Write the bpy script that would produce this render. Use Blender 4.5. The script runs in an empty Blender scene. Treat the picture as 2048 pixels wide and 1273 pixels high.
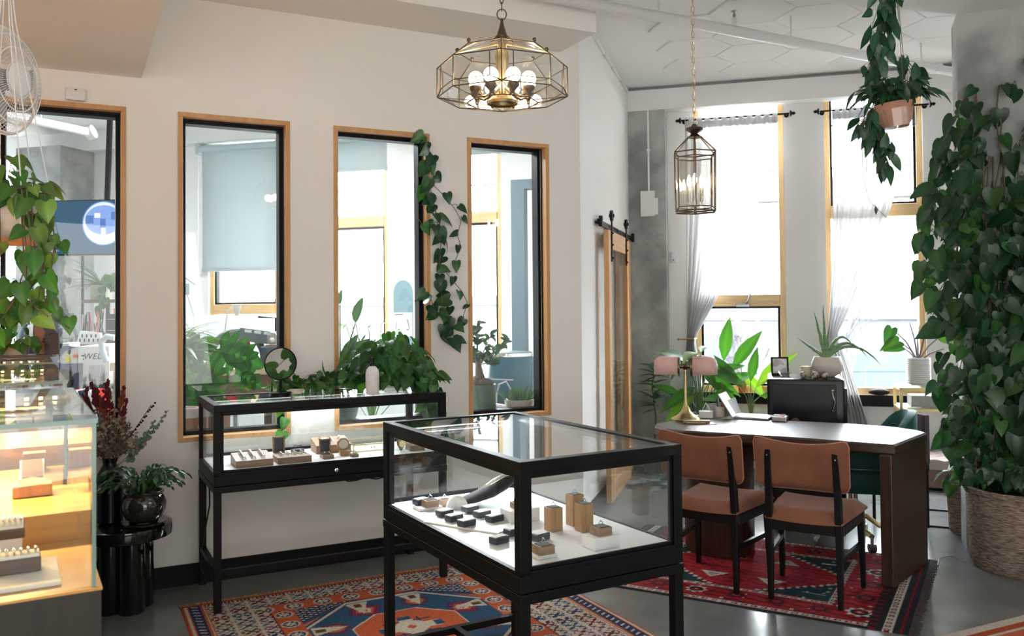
import bpy, bmesh, math, random
import numpy as np
from mathutils import Vector, Matrix
R = math.radians
random.seed(7)
SC = bpy.context.scene
COL = SC.collection

# ---------------------------------------------------------------- camera
F, CX, H = 1725.0, 1024.0, 1.52
PITCH, ROLL, YH = 0.022, 0.009, 614.0
CY = YH - F * math.tan(PITCH)
cp, sp, cr, sr = math.cos(PITCH), math.sin(PITCH), math.cos(ROLL), math.sin(ROLL)
cam_data = bpy.data.cameras.new('camera')
cam = bpy.data.objects.new('camera', cam_data)
COL.objects.link(cam)
cam_data.sensor_width = 36.0
cam_data.lens = F / 2048 * 36.0
cam_data.shift_y = -(636.5 - CY) / 2048
cam_data.clip_start = 0.05
cam_data.clip_end = 300
cam_data.dof.use_dof = True
cam_data.dof.focus_distance = 3.7
cam_data.dof.aperture_fstop = 5.0
right = Vector((cr, sp * sr, -cp * sr))
up = Vector((sr, -sp * cr, cp * cr))
back = -Vector((0, cp, sp))
cam.matrix_world = Matrix(((right.x, up.x, back.x, 0), (right.y, up.y, back.y, 0), (right.z, up.z, back.z, H), (0, 0, 0, 1)))
SC.camera = cam

# ---------------------------------------------------------------- light
SC.view_settings.view_transform = 'Standard'
SC.view_settings.look = 'None'
SC.view_settings.gamma = 1
SC.view_settings.use_curve_mapping = False
SC.view_settings.exposure = 1.35
SC.cycles.max_bounces = 14
SC.cycles.transparent_max_bounces = 28
SC.cycles.diffuse_bounces = 5
SC.cycles.glossy_bounces = 5
SC.cycles.transmission_bounces = 8
SC.cycles.sample_clamp_indirect = 6
SC.cycles.use_denoising = True
SC.cycles.caustics_reflective = False
SC.cycles.caustics_refractive = False
w = bpy.data.worlds.new('sky')
SC.world = w
w.use_nodes = True
bg = w.node_tree.nodes['Background']
bg.inputs[0].default_value = (0.90, 0.95, 1.0, 1)
bg.inputs[1].default_value = 16.0

def area_light(name, loc, aim, sx, sy, power, color=(1, 0.96, 0.9)):
    l = bpy.data.lights.new(name, 'AREA')
    l.shape = 'RECTANGLE'; l.size = sx; l.size_y = sy; l.energy = power; l.color = color
    o = bpy.data.objects.new(name, l)
    COL.objects.link(o)
    o.location = loc
    o.rotation_euler = (Vector(aim) - Vector(loc)).to_track_quat('-Z', 'Y').to_euler()
    return o
# added fill lights for the front room and the workroom, without fixtures
area_light('shop_front_daylight', (0.0, -2.8, 1.7), (0.0, 5.2, 3.2), 7.0, 2.8, 88, (1, .985, .96))  # unseen soft source behind the camera, added to brighten walls and ceiling
area_light('shop_side_light', (3.2, 1.2, 3.1), (-1.0, 5.2, 0.8), 1.6, 1.2, 7)  # added fill from the right, no lamp hangs there
area_light('workroom_ceiling_light', (-1.9, 7.1, 3.35), (-1.9, 7.0, 0), 1.8, 0.9, 75, (0.93, 0.97, 1))  # added overhead fill that brightens the workroom

# ---------------------------------------------------------------- geometry helpers
def ray(px, py):
    a = (px - CX) / F; b = -(py - CY) / F
    x = a * cr + b * sr; y = -a * sr + b * cr
    return Vector((x, cp - sp * y, sp + cp * y))
def atz(px, py, z):
    r = ray(px, py); return Vector((0, 0, H)) + r * ((z - H) / r.z)
def atd(px, py, d):
    r = ray(px, py); return Vector((0, 0, H)) + r * (d / r.y)

def frame(ox, oy, deg):
    """local (x,y) -> world"""
    c, s = math.cos(R(deg)), math.sin(R(deg))
    return lambda x, y, z=0: Vector((ox + c * x - s * y, oy + s * x + c * y, z))

class MB:
    def __init__(self):
        self.v = []; self.f = []; self.c = []; self.m = []; self.mi = 0; self.col = (1, 1, 1)
    def add(self, vs, fs):
        n = len(self.v)
        self.v += [tuple(p) for p in vs]
        self.c += [self.col] * len(vs)
        self.f += [tuple(i + n for i in f) for f in fs]
        self.m += [self.mi] * len(fs)
        return self
    def box(self, x0, x1, y0, y1, z0, z1, M=None, b=0.0):
        if b > 0:
            bm = bmesh.new()
            bmesh.ops.create_cube(bm, size=1)
            for q in bm.verts:
                q.co = Vector(((x0 + x1) / 2 + q.co.x * (x1 - x0), (y0 + y1) / 2 + q.co.y * (y1 - y0), (z0 + z1) / 2 + q.co.z * (z1 - z0)))
            bmesh.ops.bevel(bm, geom=bm.edges[:], offset=b, segments=2, affect='EDGES', profile=0.6)
            bm.verts.ensure_lookup_table()
            vs = [q.co.copy() for q in bm.verts]; fs = [[q.index for q in f.verts] for f in bm.faces]
            bm.free()
            if M: vs = [M @ p for p in vs]
            return self.add(vs, fs)
        vs = [Vector(p) for p in ((x0, y0, z0), (x1, y0, z0), (x1, y1, z0), (x0, y1, z0), (x0, y0, z1), (x1, y0, z1), (x1, y1, z1), (x0, y1, z1))]
        if M: vs = [M @ p for p in vs]
        return self.add(vs, ((3, 2, 1, 0), (4, 5, 6, 7), (0, 1, 5, 4), (1, 2, 6, 5), (2, 3, 7, 6), (3, 0, 4, 7)))
    def bar(self, a, b, w, h=None, up=(0, 0, 1)):
        a, b = Vector(a), Vector(b); h = h or w
        d = (b - a).normalized(); u = Vector(up)
        if abs(d.dot(u)) > .98: u = Vector((0, 1, 0))
        s = d.cross(u).normalized() * w / 2; t = s.cross(d).normalized() * h / 2
        vs = [a - s - t, a + s - t, a + s + t, a - s + t, b - s - t, b + s - t, b + s + t, b - s + t]
        return self.add(vs, ((3, 2, 1, 0), (4, 5, 6, 7), (0, 1, 5, 4), (1, 2, 6, 5), (2, 3, 7, 6), (3, 0, 4, 7)))
    def tube(self, pts, r, n=8, closed=False):
        pts = [Vector(p) for p in pts]; k = len(pts)
        rs = r if isinstance(r, (list, tuple)) else [r] * k
        vs = []; prev = None
        for i, p in enumerate(pts):
            if closed: d = pts[(i + 1) % k] - pts[i - 1]
            else: d = pts[min(i + 1, k - 1)] - pts[max(i - 1, 0)]
            d = d.normalized() if d.length > 1e-9 else Vector((0, 0, 1))
            if prev is None:
                u = Vector((0, 0, 1)) if abs(d.z) < .9 else Vector((1, 0, 0))
            else: u = prev
            s = (u - d * u.dot(d)).normalized(); prev = s
            t = d.cross(s)
            for j in range(n):
                a = 2 * math.pi * j / n
                vs.append(p + (s * math.cos(a) + t * math.sin(a)) * rs[i])
        fs = []
        for i in range(k if closed else k - 1):
            i2 = (i + 1) % k
            for j in range(n):
                fs.append((i * n + j, i * n + (j + 1) % n, i2 * n + (j + 1) % n, i2 * n + j))
        if not closed:
            fs.append(tuple(range(n - 1, -1, -1))); fs.append(tuple((k - 1) * n + j for j in range(n)))
        return self.add(vs, fs)
    def lathe(self, prof, n=32, c=(0, 0, 0), cap=True, ph=0.0, M=None):
        vs = []
        for r, z in prof:
            for j in range(n):
                a = 2 * math.pi * j / n + ph
                p = Vector((c[0] + r * math.cos(a), c[1] + r * math.sin(a), c[2] + z))
                vs.append(M @ p if M else p)
        fs = []
        for i in range(len(prof) - 1):
            for j in range(n):
                fs.append((i * n + j, i * n + (j + 1) % n, (i + 1) * n + (j + 1) % n, (i + 1) * n + j))
        if cap:
            fs.append(tuple(range(n - 1, -1, -1))); fs.append(tuple((len(prof) - 1) * n + j for j in range(n)))
        return self.add(vs, fs)
    def prism(self, poly, z0, z1, M=None):
        n = len(poly)
        vs = [Vector((p[0], p[1], z0)) for p in poly] + [Vector((p[0], p[1], z1)) for p in poly]
        if M: vs = [M @ p for p in vs]
        return self.add(vs, [tuple(range(n - 1, -1, -1)), tuple(range(n, 2 * n))] + [(i, (i + 1) % n, n + (i + 1) % n, n + i) for i in range(n)])
    def ball(self, c, r, n=12, m=8, sq=(1, 1, 1), M=None):
        vs = []; fs = []
        for i in range(m + 1):
            t = math.pi * i / m
            for j in range(n):
                a = 2 * math.pi * j / n
                p = Vector((c[0] + r * sq[0] * math.sin(t) * math.cos(a), c[1] + r * sq[1] * math.sin(t) * math.sin(a), c[2] - r * sq[2] * math.cos(t)))
                vs.append(M @ p if M else p)
        for i in range(m):
            for j in range(n):
                fs.append((i * n + j, i * n + (j + 1) % n, (i + 1) * n + (j + 1) % n, (i + 1) * n + j))
        return self.add(vs, fs)
    def leaf(self, p, d, nrm, L, W, prof='heart', bend=.25, fold=.18, tint=None, cup=0):
        """leaf from base p along d"""
        p = Vector(p); d = Vector(d).normalized(); nrm = Vector(nrm)
        s = d.cross(nrm)
        if s.length < 1e-3: s = d.cross(Vector((.3, .9, .2)))
        s.normalize(); nn = s.cross(d).normalized()
        P = PROF[prof]; vs = []; cs = []
        tn = tint if tint is not None else random.uniform(.62, 1.3)
        yl = random.random()
        for k, (t, wd) in enumerate(P):
            tm = max(t, 0) if k else 0.0
            mid = p + d * (L * tm) - nn * (bend * L * tm * tm)
            off = p + d * (L * t) - nn * (bend * L * t * t)
            for q in (-1, -.5, 0, .5, 1):
                b = mid.lerp(off, abs(q))
                vs.append(b + s * (q * wd * W) + nn * (abs(q) * fold * wd * W))
                cs.append((tn * (1.35 if q == 0 else 1.0), yl, 0))
        fs = []
        for k in range(len(P) - 1):
            for q in range(4):
                a = k * 5 + q
                fs.append((a, a + 1, a + 6, a + 5))
        n = len(self.v)
        self.v += [tuple(q) for q in vs]; self.c += cs
        self.f += [tuple(i + n for i in f) for f in fs]; self.m += [self.mi] * len(fs)
        return self
    def build(self, name, mats, parent=None, smooth=False, loc=None, rotz=None, bevel=0, sub=0, auto=None):
        me = bpy.data.meshes.new(name)
        me.from_pydata(self.v, [], self.f)
        if not isinstance(mats, (list, tuple)): mats = [mats]
        for m in mats: me.materials.append(m)
        if len(mats) > 1: me.polygons.foreach_set('material_index', self.m)
        if any(c != (1, 1, 1) for c in self.c):
            at = me.color_attributes.new('Col', 'FLOAT_COLOR', 'POINT')
            at.data.foreach_set('color', [x for c in self.c for x in (c[0], c[1], c[2], 1)])
        bm = bmesh.new(); bm.from_mesh(me)
        if sub == 0 and len(self.f) < 20000: bmesh.ops.recalc_face_normals(bm, faces=bm.faces[:])
        bm.to_mesh(me); bm.free()
        me.update()
        if smooth:
            me.polygons.foreach_set('use_smooth', [True] * len(me.polygons))
            if auto is None: auto = 40
            me.set_sharp_from_angle(angle=R(auto))
        o = bpy.data.objects.new(name, me); COL.objects.link(o)
        if parent: o.parent = parent
        if loc is not None: o.location = loc
        if rotz is not None: o.rotation_euler[2] = R(rotz)
        if bevel:
            b = o.modifiers.new('soft edges', 'BEVEL'); b.width = bevel; b.segments = 2; b.limit_method = 'ANGLE'; b.angle_limit = R(35)
        if sub:
            b = o.modifiers.new('smooth', 'SUBSURF'); b.levels = sub; b.render_levels = sub
        return o

PROF = {
    'heart': [(-.13, .22), (-.08, .44), (.08, .52), (.3, .50), (.52, .38), (.75, .2), (.9, .07), (1, 0)],
    'lance': [(0, .03), (.12, .22), (.3, .46), (.5, .5), (.7, .38), (.88, .16), (1, 0)],
    'strap': [(0, .4), (.15, .5), (.4, .46), (.65, .36), (.85, .2), (1, 0)],
    'oval': [(0, .03), (.12, .3), (.35, .5), (.6, .48), (.82, .3), (.95, .12), (1, 0)],
    'round': [(0, .1), (.15, .42), (.45, .5), (.75, .4), (.95, .15), (1, 0)],
}

def tag(o, label, cat, group=None, kind=None):
    o['label'] = label; o['category'] = cat
    if group: o['group'] = group
    if kind: o['kind'] = kind
    return o
def thing(name, label, cat, loc=(0, 0, 0), rotz=0, group=None):
    o = bpy.data.objects.new(name, None); COL.objects.link(o)
    o.empty_display_size = .05
    o.location = loc; o.rotation_euler = (0, 0, R(rotz))
    return tag(o, label, cat, group)
def struct(o):
    o['kind'] = 'structure'; return o
def dup(root, loc, rotz, label, group=None):
    r = root.copy(); COL.objects.link(r); r.location = loc; r.rotation_euler = (0, 0, R(rotz)); r['label'] = label
    if group: r['group'] = group
    for ch in list(root.children):
        c = ch.copy(); COL.objects.link(c); c.parent = r
        for g in list(ch.children):
            d = g.copy(); COL.objects.link(d); d.parent = c
    return r

# ---------------------------------------------------------------- materials
def newmat(name):
    m = bpy.data.materials.new(name); m.use_nodes = True
    nt = m.node_tree; return m, nt, nt.nodes['Principled BSDF']
def mat(name, col, rough=.5, metal=0, spec=.5, col2=None, scale=8, stretch=(1, 1, 1), bump=0, bscale=None, coat=0, detail=4, contrast=(.35, .65), sheen=0, rough2=None, coords='Object'):
    m, nt, b = newmat(name); N, L = nt.nodes, nt.links
    b.inputs['Base Color'].default_value = (*col, 1)
    b.inputs['Roughness'].default_value = rough
    b.inputs['Metallic'].default_value = metal
    b.inputs['Specular IOR Level'].default_value = spec
    if coat: b.inputs['Coat Weight'].default_value = coat; b.inputs['Coat Roughness'].default_value = .08
    if sheen: b.inputs['Sheen Weight'].default_value = sheen; b.inputs['Sheen Roughness'].default_value = .4
    if col2 or bump:
        tc = N.new('ShaderNodeTexCoord'); mp = N.new('ShaderNodeMapping'); mp.inputs['Scale'].default_value = stretch
        L.new(tc.outputs[coords], mp.inputs[0])
        nz = N.new('ShaderNodeTexNoise'); nz.inputs['Scale'].default_value = scale; nz.inputs['Detail'].default_value = detail
        L.new(mp.outputs[0], nz.inputs['Vector'])
        if col2:
            r = N.new('ShaderNodeValToRGB'); r.color_ramp.elements[0].color = (*col, 1); r.color_ramp.elements[1].color = (*col2, 1)
            r.color_ramp.elements[0].position, r.color_ramp.elements[1].position = contrast
            L.new(nz.outputs[0], r.inputs[0]); L.new(r.outputs[0], b.inputs['Base Color'])
        if rough2 is not None:
            mr = N.new('ShaderNodeMapRange'); mr.inputs[1].default_value = .3; mr.inputs[2].default_value = .7
            mr.inputs[3].default_value = rough; mr.inputs[4].default_value = rough2
            L.new(nz.outputs[0], mr.inputs[0]); L.new(mr.outputs[0], b.inputs['Roughness'])
        if bump:
            if bscale:
                n2 = N.new('ShaderNodeTexNoise'); n2.inputs['Scale'].default_value = bscale; L.new(mp.outputs[0], n2.inputs['Vector'])
            else: n2 = nz
            bp = N.new('ShaderNodeBump'); bp.inputs['Strength'].default_value = bump; bp.inputs['Distance'].default_value = .01
            L.new(n2.outputs[0], bp.inputs['Height']); L.new(bp.outputs[0], b.inputs['Normal'])
    return m
def glass(name, tint=(.97, .99, .98), f0=.045, rough=0.0, gain=1.0):
    """clear pane: see-through with a mirror reflection that grows at a glancing view"""
    m = bpy.data.materials.new(name); m.use_nodes = True; nt = m.node_tree; N, L = nt.nodes, nt.links
    N.clear(); out = N.new('ShaderNodeOutputMaterial')
    tr = N.new('ShaderNodeBsdfTransparent'); tr.inputs[0].default_value = (*tint, 1)
    gl = N.new('ShaderNodeBsdfAnisotropic'); gl.inputs['Roughness'].default_value = rough
    gl.inputs[0].default_value = (1, 1, 1, 1)
    g = N.new('ShaderNodeNewGeometry'); dp = N.new('ShaderNodeVectorMath'); dp.operation = 'DOT_PRODUCT'
    L.new(g.outputs['Normal'], dp.inputs[0]); L.new(g.outputs['Incoming'], dp.inputs[1])
    ab = N.new('ShaderNodeMath'); ab.operation = 'ABSOLUTE'; L.new(dp.outputs['Value'], ab.inputs[0])
    om = N.new('ShaderNodeMath'); om.operation = 'SUBTRACT'; om.inputs[0].default_value = 1; L.new(ab.outputs[0], om.inputs[1])
    pw = N.new('ShaderNodeMath'); pw.operation = 'POWER'; pw.inputs[1].default_value = 5; L.new(om.outputs[0], pw.inputs[0])
    ma = N.new('ShaderNodeMath'); ma.operation = 'MULTIPLY_ADD'; ma.inputs[1].default_value = (1 - f0) * gain; ma.inputs[2].default_value = f0
    L.new(pw.outputs[0], ma.inputs[0])
    mx = N.new('ShaderNodeMixShader'); L.new(ma.outputs[0], mx.inputs[0]); L.new(tr.outputs[0], mx.inputs[1]); L.new(gl.outputs[0], mx.inputs[2])
    L.new(mx.outputs[0], out.inputs[0]); return m
def emit(name, col, s):
    m = bpy.data.materials.new(name); m.use_nodes = True; nt = m.node_tree; nt.nodes.clear()
    e = nt.nodes.new('ShaderNodeEmission'); e.inputs[0].default_value = (*col, 1); e.inputs[1].default_value = s
    o = nt.nodes.new('ShaderNodeOutputMaterial'); nt.links.new(e.outputs[0], o.inputs[0]); return m
def wood(name, c1, c2, axis=0, rough=.45, scale=5, coat=0):
    st = [14, 14, 14]; st[axis] = 1
    return mat(name, c1, rough, col2=c2, scale=scale, stretch=tuple(x * .6 for x in st), detail=6, coat=coat, contrast=(.3, .7))
def leafmat(name, c, c2, rough=.38, trans=.25):
    m, nt, b = newmat(name); N, L = nt.nodes, nt.links
    at = N.new('ShaderNodeVertexColor'); at.layer_name = 'Col'
    sep = N.new('ShaderNodeSeparateColor'); L.new(at.outputs[0], sep.inputs[0])
    mr = N.new('ShaderNodeMapRange'); mr.inputs[1].default_value = .55; mr.inputs[2].default_value = 1.0; L.new(sep.outputs[1], mr.inputs[0])
    mx = N.new('ShaderNodeMix'); mx.data_type = 'RGBA'; mx.inputs[6].default_value = (*c, 1); mx.inputs[7].default_value = (*c2, 1)
    L.new(mr.outputs[0], mx.inputs[0])
    vm = N.new('ShaderNodeVectorMath'); vm.operation = 'SCALE'; L.new(mx.outputs[2], vm.inputs[0]); L.new(sep.outputs[0], vm.inputs['Scale'])
    L.new(vm.outputs[0], b.inputs['Base Color']); b.inputs['Roughness'].default_value = rough
    tl = N.new('ShaderNodeBsdfTranslucent')
    vb = N.new('ShaderNodeVectorMath'); vb.operation = 'MULTIPLY'; vb.inputs[1].default_value = (1.5, 1.6, .5); L.new(vm.outputs[0], vb.inputs[0]); L.new(vb.outputs[0], tl.inputs[0])
    ms = N.new('ShaderNodeMixShader'); ms.inputs[0].default_value = trans
    L.new(b.outputs[0], ms.inputs[1]); L.new(tl.outputs[0], ms.inputs[2]); L.new(ms.outputs[0], nt.nodes['Material Output'].inputs[0])
    return m
def colmat(name, rough=.9, bump=.3, bscale=300):
    m, nt, b = newmat(name); N, L = nt.nodes, nt.links
    at = N.new('ShaderNodeVertexColor'); at.layer_name = 'Col'; L.new(at.outputs[0], b.inputs['Base Color'])
    b.inputs['Roughness'].default_value = rough; b.inputs['Specular IOR Level'].default_value = .1
    nz = N.new('ShaderNodeTexNoise'); nz.inputs['Scale'].default_value = bscale; tc = N.new('ShaderNodeTexCoord'); L.new(tc.outputs['Object'], nz.inputs['Vector'])
    bp = N.new('ShaderNodeBump'); bp.inputs['Strength'].default_value = bump; bp.inputs['Distance'].default_value = .004
    L.new(nz.outputs[0], bp.inputs['Height']); L.new(bp.outputs[0], b.inputs['Normal']); return m

M = dict(
    wall=mat('warm white paint', (.86, .83, .78), .85, spec=.2, bump=.05, scale=60),
    white=mat('white paint', (.87, .865, .85), .8, spec=.2),
    ceil=mat('white ceiling paint', (.90, .90, .89), .9, spec=.1),
    cool=mat('cool grey paint', (.70, .745, .76), .8, spec=.2),
    concrete=mat('board marked concrete', (.24, .25, .245), .8, col2=(.47, .48, .46), scale=2.6, detail=12, bump=.5, bscale=22, contrast=(.38, .62)),
    floor=mat('polished concrete', (.115, .122, .122), .19, col2=(.195, .20, .195), scale=2.3, detail=5, contrast=(.3, .7)),
    black=mat('black powder coat', (.0035, .0035, .004), .45, spec=.2),
    blackgloss=mat('black enamel', (.004, .005, .008), .22, spec=.25),
    rubber=mat('black rubber', (.014, .014, .015), .7),
    base=mat('black baseboard', (.004, .0035, .004), .5, spec=.2),
    oak=wood('oak casing', (.50, .245, .085), (.62, .34, .14), 2),
    oakx=wood('oak rail', (.50, .245, .085), (.62, .34, .14), 0),
    fir=wood('fir window', (.62, .40, .18), (.74, .52, .27), 2, .35),
    firx=wood('fir window rail', (.62, .40, .18), (.74, .52, .27), 0, .35),
    maple=wood('maple counter', (.52, .25, .055), (.62, .33, .09), 0, .4),
    darkwood=wood('dark stained desk', (.022, .009, .005), (.048, .021, .012), 2, .36, coat=.0),
    darkwoodx=wood('dark stained desk top', (.022, .009, .005), (.048, .021, .012), 0, .34, coat=.0),
    walnut=wood('walnut ring box', (.20, .115, .065), (.33, .21, .13), 0, .5, scale=9),
    boxwood=wood('honey wood block', (.30, .16, .07), (.42, .24, .11), 2, .5, scale=9),
    ebony=mat('black stained chair wood', (.0035, .003, .0035), .35, spec=.25),
    velvet=mat('rust velvet', (.155, .052, .024), .8, col2=(.21, .075, .037), scale=7, sheen=.12, bump=.12, bscale=160),
    piping=mat('rust piping', (.38, .16, .10), .7),
    teal=mat('teal velvet', (.006, .075, .070), .65, col2=(.012, .12, .11), scale=6, sheen=.15),
    brass=mat('brushed brass', (.62, .48, .24), .28, metal=1),
    oldbrass=mat('antique brass', (.15, .105, .065), .38, metal=1),
    goldleaf=mat('gold frame', (.70, .55, .26), .3, metal=1),
    nickel=mat('polished nickel', (.72, .70, .66), .18, metal=1),
    steel=mat('grey steel', (.35, .36, .37), .35, metal=1),
    pink=mat('dusty pink shade', (.72, .44, .40), .6, col2=(.78, .50, .46), scale=25),
    white_tray=mat('white acrylic tray', (.86, .86, .86), .35),
    marble=mat('white marble', (.78, .78, .78), .3, col2=(.60, .61, .62), scale=14, detail=9, contrast=(.5, .8)),
    velvetblack=mat('black velvet', (.010, .010, .012), .95, sheen=.2),
    navy=mat('navy leather box', (.040, .050, .070), .42),
    pad=mat('cream pad', (.75, .70, .62), .8),
    silver=mat('silver', (.86, .86, .86), .15, metal=1),
    gold=mat('gold jewellery', (.85, .62, .28), .18, metal=1),
    soil=mat('potting soil', (.03, .02, .014), .95, bump=.6, scale=60),
    stem=mat('brown green vine stem', (.12, .095, .045), .7),
    greenstem=mat('green stem', (.10, .18, .05), .6),
    terracotta=mat('terracotta', (.50, .235, .155), .85, col2=(.58, .30, .21), scale=12),
    potgloss=mat('glossy dark olive glaze', (.022, .024, .018), .07, coat=.8, spec=.6),
    creampot=mat('speckled cream stoneware', (.60, .54, .47), .45, col2=(.66, .60, .53), scale=40),
    whitepot=mat('white ceramic', (.78, .77, .75), .4),
    greenpot=mat('sage green pot', (.13, .21, .165), .55),
    greypot=mat('grey green pot', (.16, .185, .175), .6),
    bottle=mat('pale speckled bottle', (.80, .75, .71), .5, col2=(.86, .82, .78), scale=60),
    smoke=None,
    leaf=leafmat('philodendron leaf', (.020, .088, .022), (.055, .16, .025)),
    leafdark=leafmat('dark philodendron leaf', (.013, .056, .023), (.030, .105, .022), .34, .18),
    leafhoya=leafmat('hoya leaf', (.012, .062, .026), (.022, .09, .03), .35, .12),
    leafbright=leafmat('bright leaf', (.035, .13, .022), (.13, .24, .03), .4, .3),
    leafpothos=leafmat('pothos leaf', (.040, .15, .025), (.14, .25, .05), .38, .3),
    leafgrey=leafmat('grey green leaf', (.045, .10, .065), (.09, .155, .09), .5, .2),
    aloe=mat('aloe skin', (.10, .22, .09), .5, col2=(.20, .33, .16), scale=30, stretch=(.3, .3, 3)),
    redflower=mat('dried crimson bloom', (.11, .006, .012), .85),
    orangeflower=mat('dried rust bloom', (.20, .05, .018), .85),
    drycream=mat('dried cream bloom', (.32, .25, .16), .9),
    drybrown=mat('dried brown grass', (.16, .115, .08), .9),
    eucal=mat('dried eucalyptus', (.15, .20, .17), .8),
    woven=None, skin=mat('skin', (.52, .30, .22), .55), hat=mat('dark cap cloth', (.03, .04, .05), .8), shirt=mat('navy shirt', (.02, .03, .06), .8),
    whiteplastic=mat('white plastic', (.78, .78, .77), .35), greyplastic=mat('grey plastic', (.35, .36, .37), .4),
    blueplastic=mat('blue machine shell', (.012, .035, .085), .35), red=mat('red plastic', (.55, .03, .025), .4),
    yellow=mat('yellow sticker', (.75, .62, .03), .5), paper=mat('white paper', (.80, .80, .79), .8),
    cardwood=mat('pale birch', (.60, .47, .31), .6, col2=(.66, .53, .37), scale=8, stretch=(1, 8, 8)),
    bluegrey=mat('blue grey blind', (.50, .62, .64), .85), tankblue=mat('blue steel tank', (.020, .07, .095), .35),
)
for n_ in ('darkwoodx',):
    b_ = M[n_].node_tree.nodes['Principled BSDF']; b_.inputs['Coat Weight'].default_value = .8; b_.inputs['Coat Roughness'].default_value = .28
M['pane'] = glass('window glass', (.975, .985, .985), .03, gain=.8)
M['caseglass'] = glass('display case glass', (.97, .987, .985), .038, gain=1.0)
M['greenedge'] = mat('green glass edge', (.17, .27, .22), .15, spec=.6)
M['lampglass'] = glass('lamp glass', (.95, .945, .925), .11)
M['bulb'] = emit('lit bulb', (1, .86, .66), 14)
M['led'] = emit('warm led bead', (1, .80, .48), 12)

def smoke_glass():
    m, nt, b = newmat('smoked green glass')
    b.inputs['Base Color'].default_value = (.006, .014, .011, 1); b.inputs['Roughness'].default_value = .06
    b.inputs['Transmission Weight'].default_value = .35; b.inputs['IOR'].default_value = 1.45; b.inputs['Coat Weight'].default_value = .4
    return m
M['smoke'] = smoke_glass()

def woven():
    m, nt, b = newmat('woven basket'); N, L = nt.nodes, nt.links
    tc = N.new('ShaderNodeTexCoord'); mp = N.new('ShaderNodeMapping'); mp.inputs['Scale'].default_value = (12, 12, 110); L.new(tc.outputs['Object'], mp.inputs[0])
    nz = N.new('ShaderNodeTexNoise'); nz.inputs['Scale'].default_value = 2.2; nz.inputs['Detail'].default_value = 6; L.new(mp.outputs[0], nz.inputs['Vector'])
    r = N.new('ShaderNodeValToRGB'); e = r.color_ramp.elements; e[0].position = .36; e[0].color = (.11, .074, .050, 1); e[1].position = .66; e[1].color = (.42, .33, .255, 1)
    L.new(nz.outputs[0], r.inputs[0]); L.new(r.outputs[0], b.inputs['Base Color']); b.inputs['Roughness'].default_value = .85
    bp = N.new('ShaderNodeBump'); bp.inputs['Strength'].default_value = .7; bp.inputs['Distance'].default_value = .01; L.new(nz.outputs[0], bp.inputs['Height']); L.new(bp.outputs[0], b.inputs['Normal'])
    return m
M['woven'] = woven()
def sheer():
    m = bpy.data.materials.new('sheer curtain voile'); m.use_nodes = True; nt = m.node_tree; N, L = nt.nodes, nt.links; N.clear()
    out = N.new('ShaderNodeOutputMaterial'); d = N.new('ShaderNodeBsdfDiffuse'); d.inputs[0].default_value = (.92, .92, .92, 1)
    t = N.new('ShaderNodeBsdfTranslucent'); t.inputs[0].default_value = (.26, .26, .262, 1); tr = N.new('ShaderNodeBsdfTransparent')
    a = N.new('ShaderNodeMixShader'); a.inputs[0].default_value = .5; L.new(d.outputs[0], a.inputs[1]); L.new(t.outputs[0], a.inputs[2])
    b = N.new('ShaderNodeMixShader'); b.inputs[0].default_value = .010; L.new(a.outputs[0], b.inputs[1]); L.new(tr.outputs[0], b.inputs[2]); L.new(b.outputs[0], out.inputs[0])
    return m
M['sheer'] = sheer()
def blindmat():
    m = bpy.data.materials.new('roller blind cloth'); m.use_nodes = True; nt = m.node_tree; N, L = nt.nodes, nt.links; N.clear()
    out = N.new('ShaderNodeOutputMaterial'); d = N.new('ShaderNodeBsdfDiffuse'); d.inputs[0].default_value = (.58, .64, .645, 1)
    t = N.new('ShaderNodeBsdfTranslucent'); t.inputs[0].default_value = (.34, .39, .395, 1)
    a = N.new('ShaderNodeMixShader'); a.inputs[0].default_value = .35; L.new(d.outputs[0], a.inputs[1]); L.new(t.outputs[0], a.inputs[2]); L.new(a.outputs[0], out.inputs[0]); return m
M['blind'] = blindmat()
# ================================================================ the room
# wall with the four interior windows: local x along the wall, local y into the workroom
WA = 27.0
W1 = frame(-1.95, 4.735, WA)
M1 = Matrix.Translation((-1.95, 4.735, 0)) @ Matrix.Rotation(R(WA), 4, 'Z')
CORN = 2.727
CP = W1(CORN, 0)
PA = 74.0      # partition with the sliding door, local x along it
M2 = Matrix.Translation(CP) @ Matrix.Rotation(R(PA), 4, 'Z')
W2 = frame(CP.x, CP.y, PA)
SLEN = 2.32
P3 = W2(SLEN, 0)
FA = -16.0     # window facade, local x to the right, y outwards
M3 = Matrix.Translation(P3) @ Matrix.Rotation(R(FA), 4, 'Z')
W3 = frame(P3.x, P3.y, FA)
CEIL = 3.60

mb = MB(); mb.add([(-9, -4, 0), (9, -4, 0), (9, 9, 0), (6.5, 7, 0), (-9, 12, 0)], [(0, 1, 2, 3, 4)])
mb = MB(); mb.prism([(-7.5, -3), (6.2, -3), W3(4.9, .3)[:2], W3(-9, .3)[:2]], -.1, 0)
struct(mb.build('floor', M['floor']))
mb = MB(); mb.prism([(-7.5, -3), (6.2, -3), W3(4.9, .3)[:2], W3(-9, .3)[:2]], CEIL, CEIL + .15)
struct(mb.build('ceiling', M['ceil']))

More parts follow.
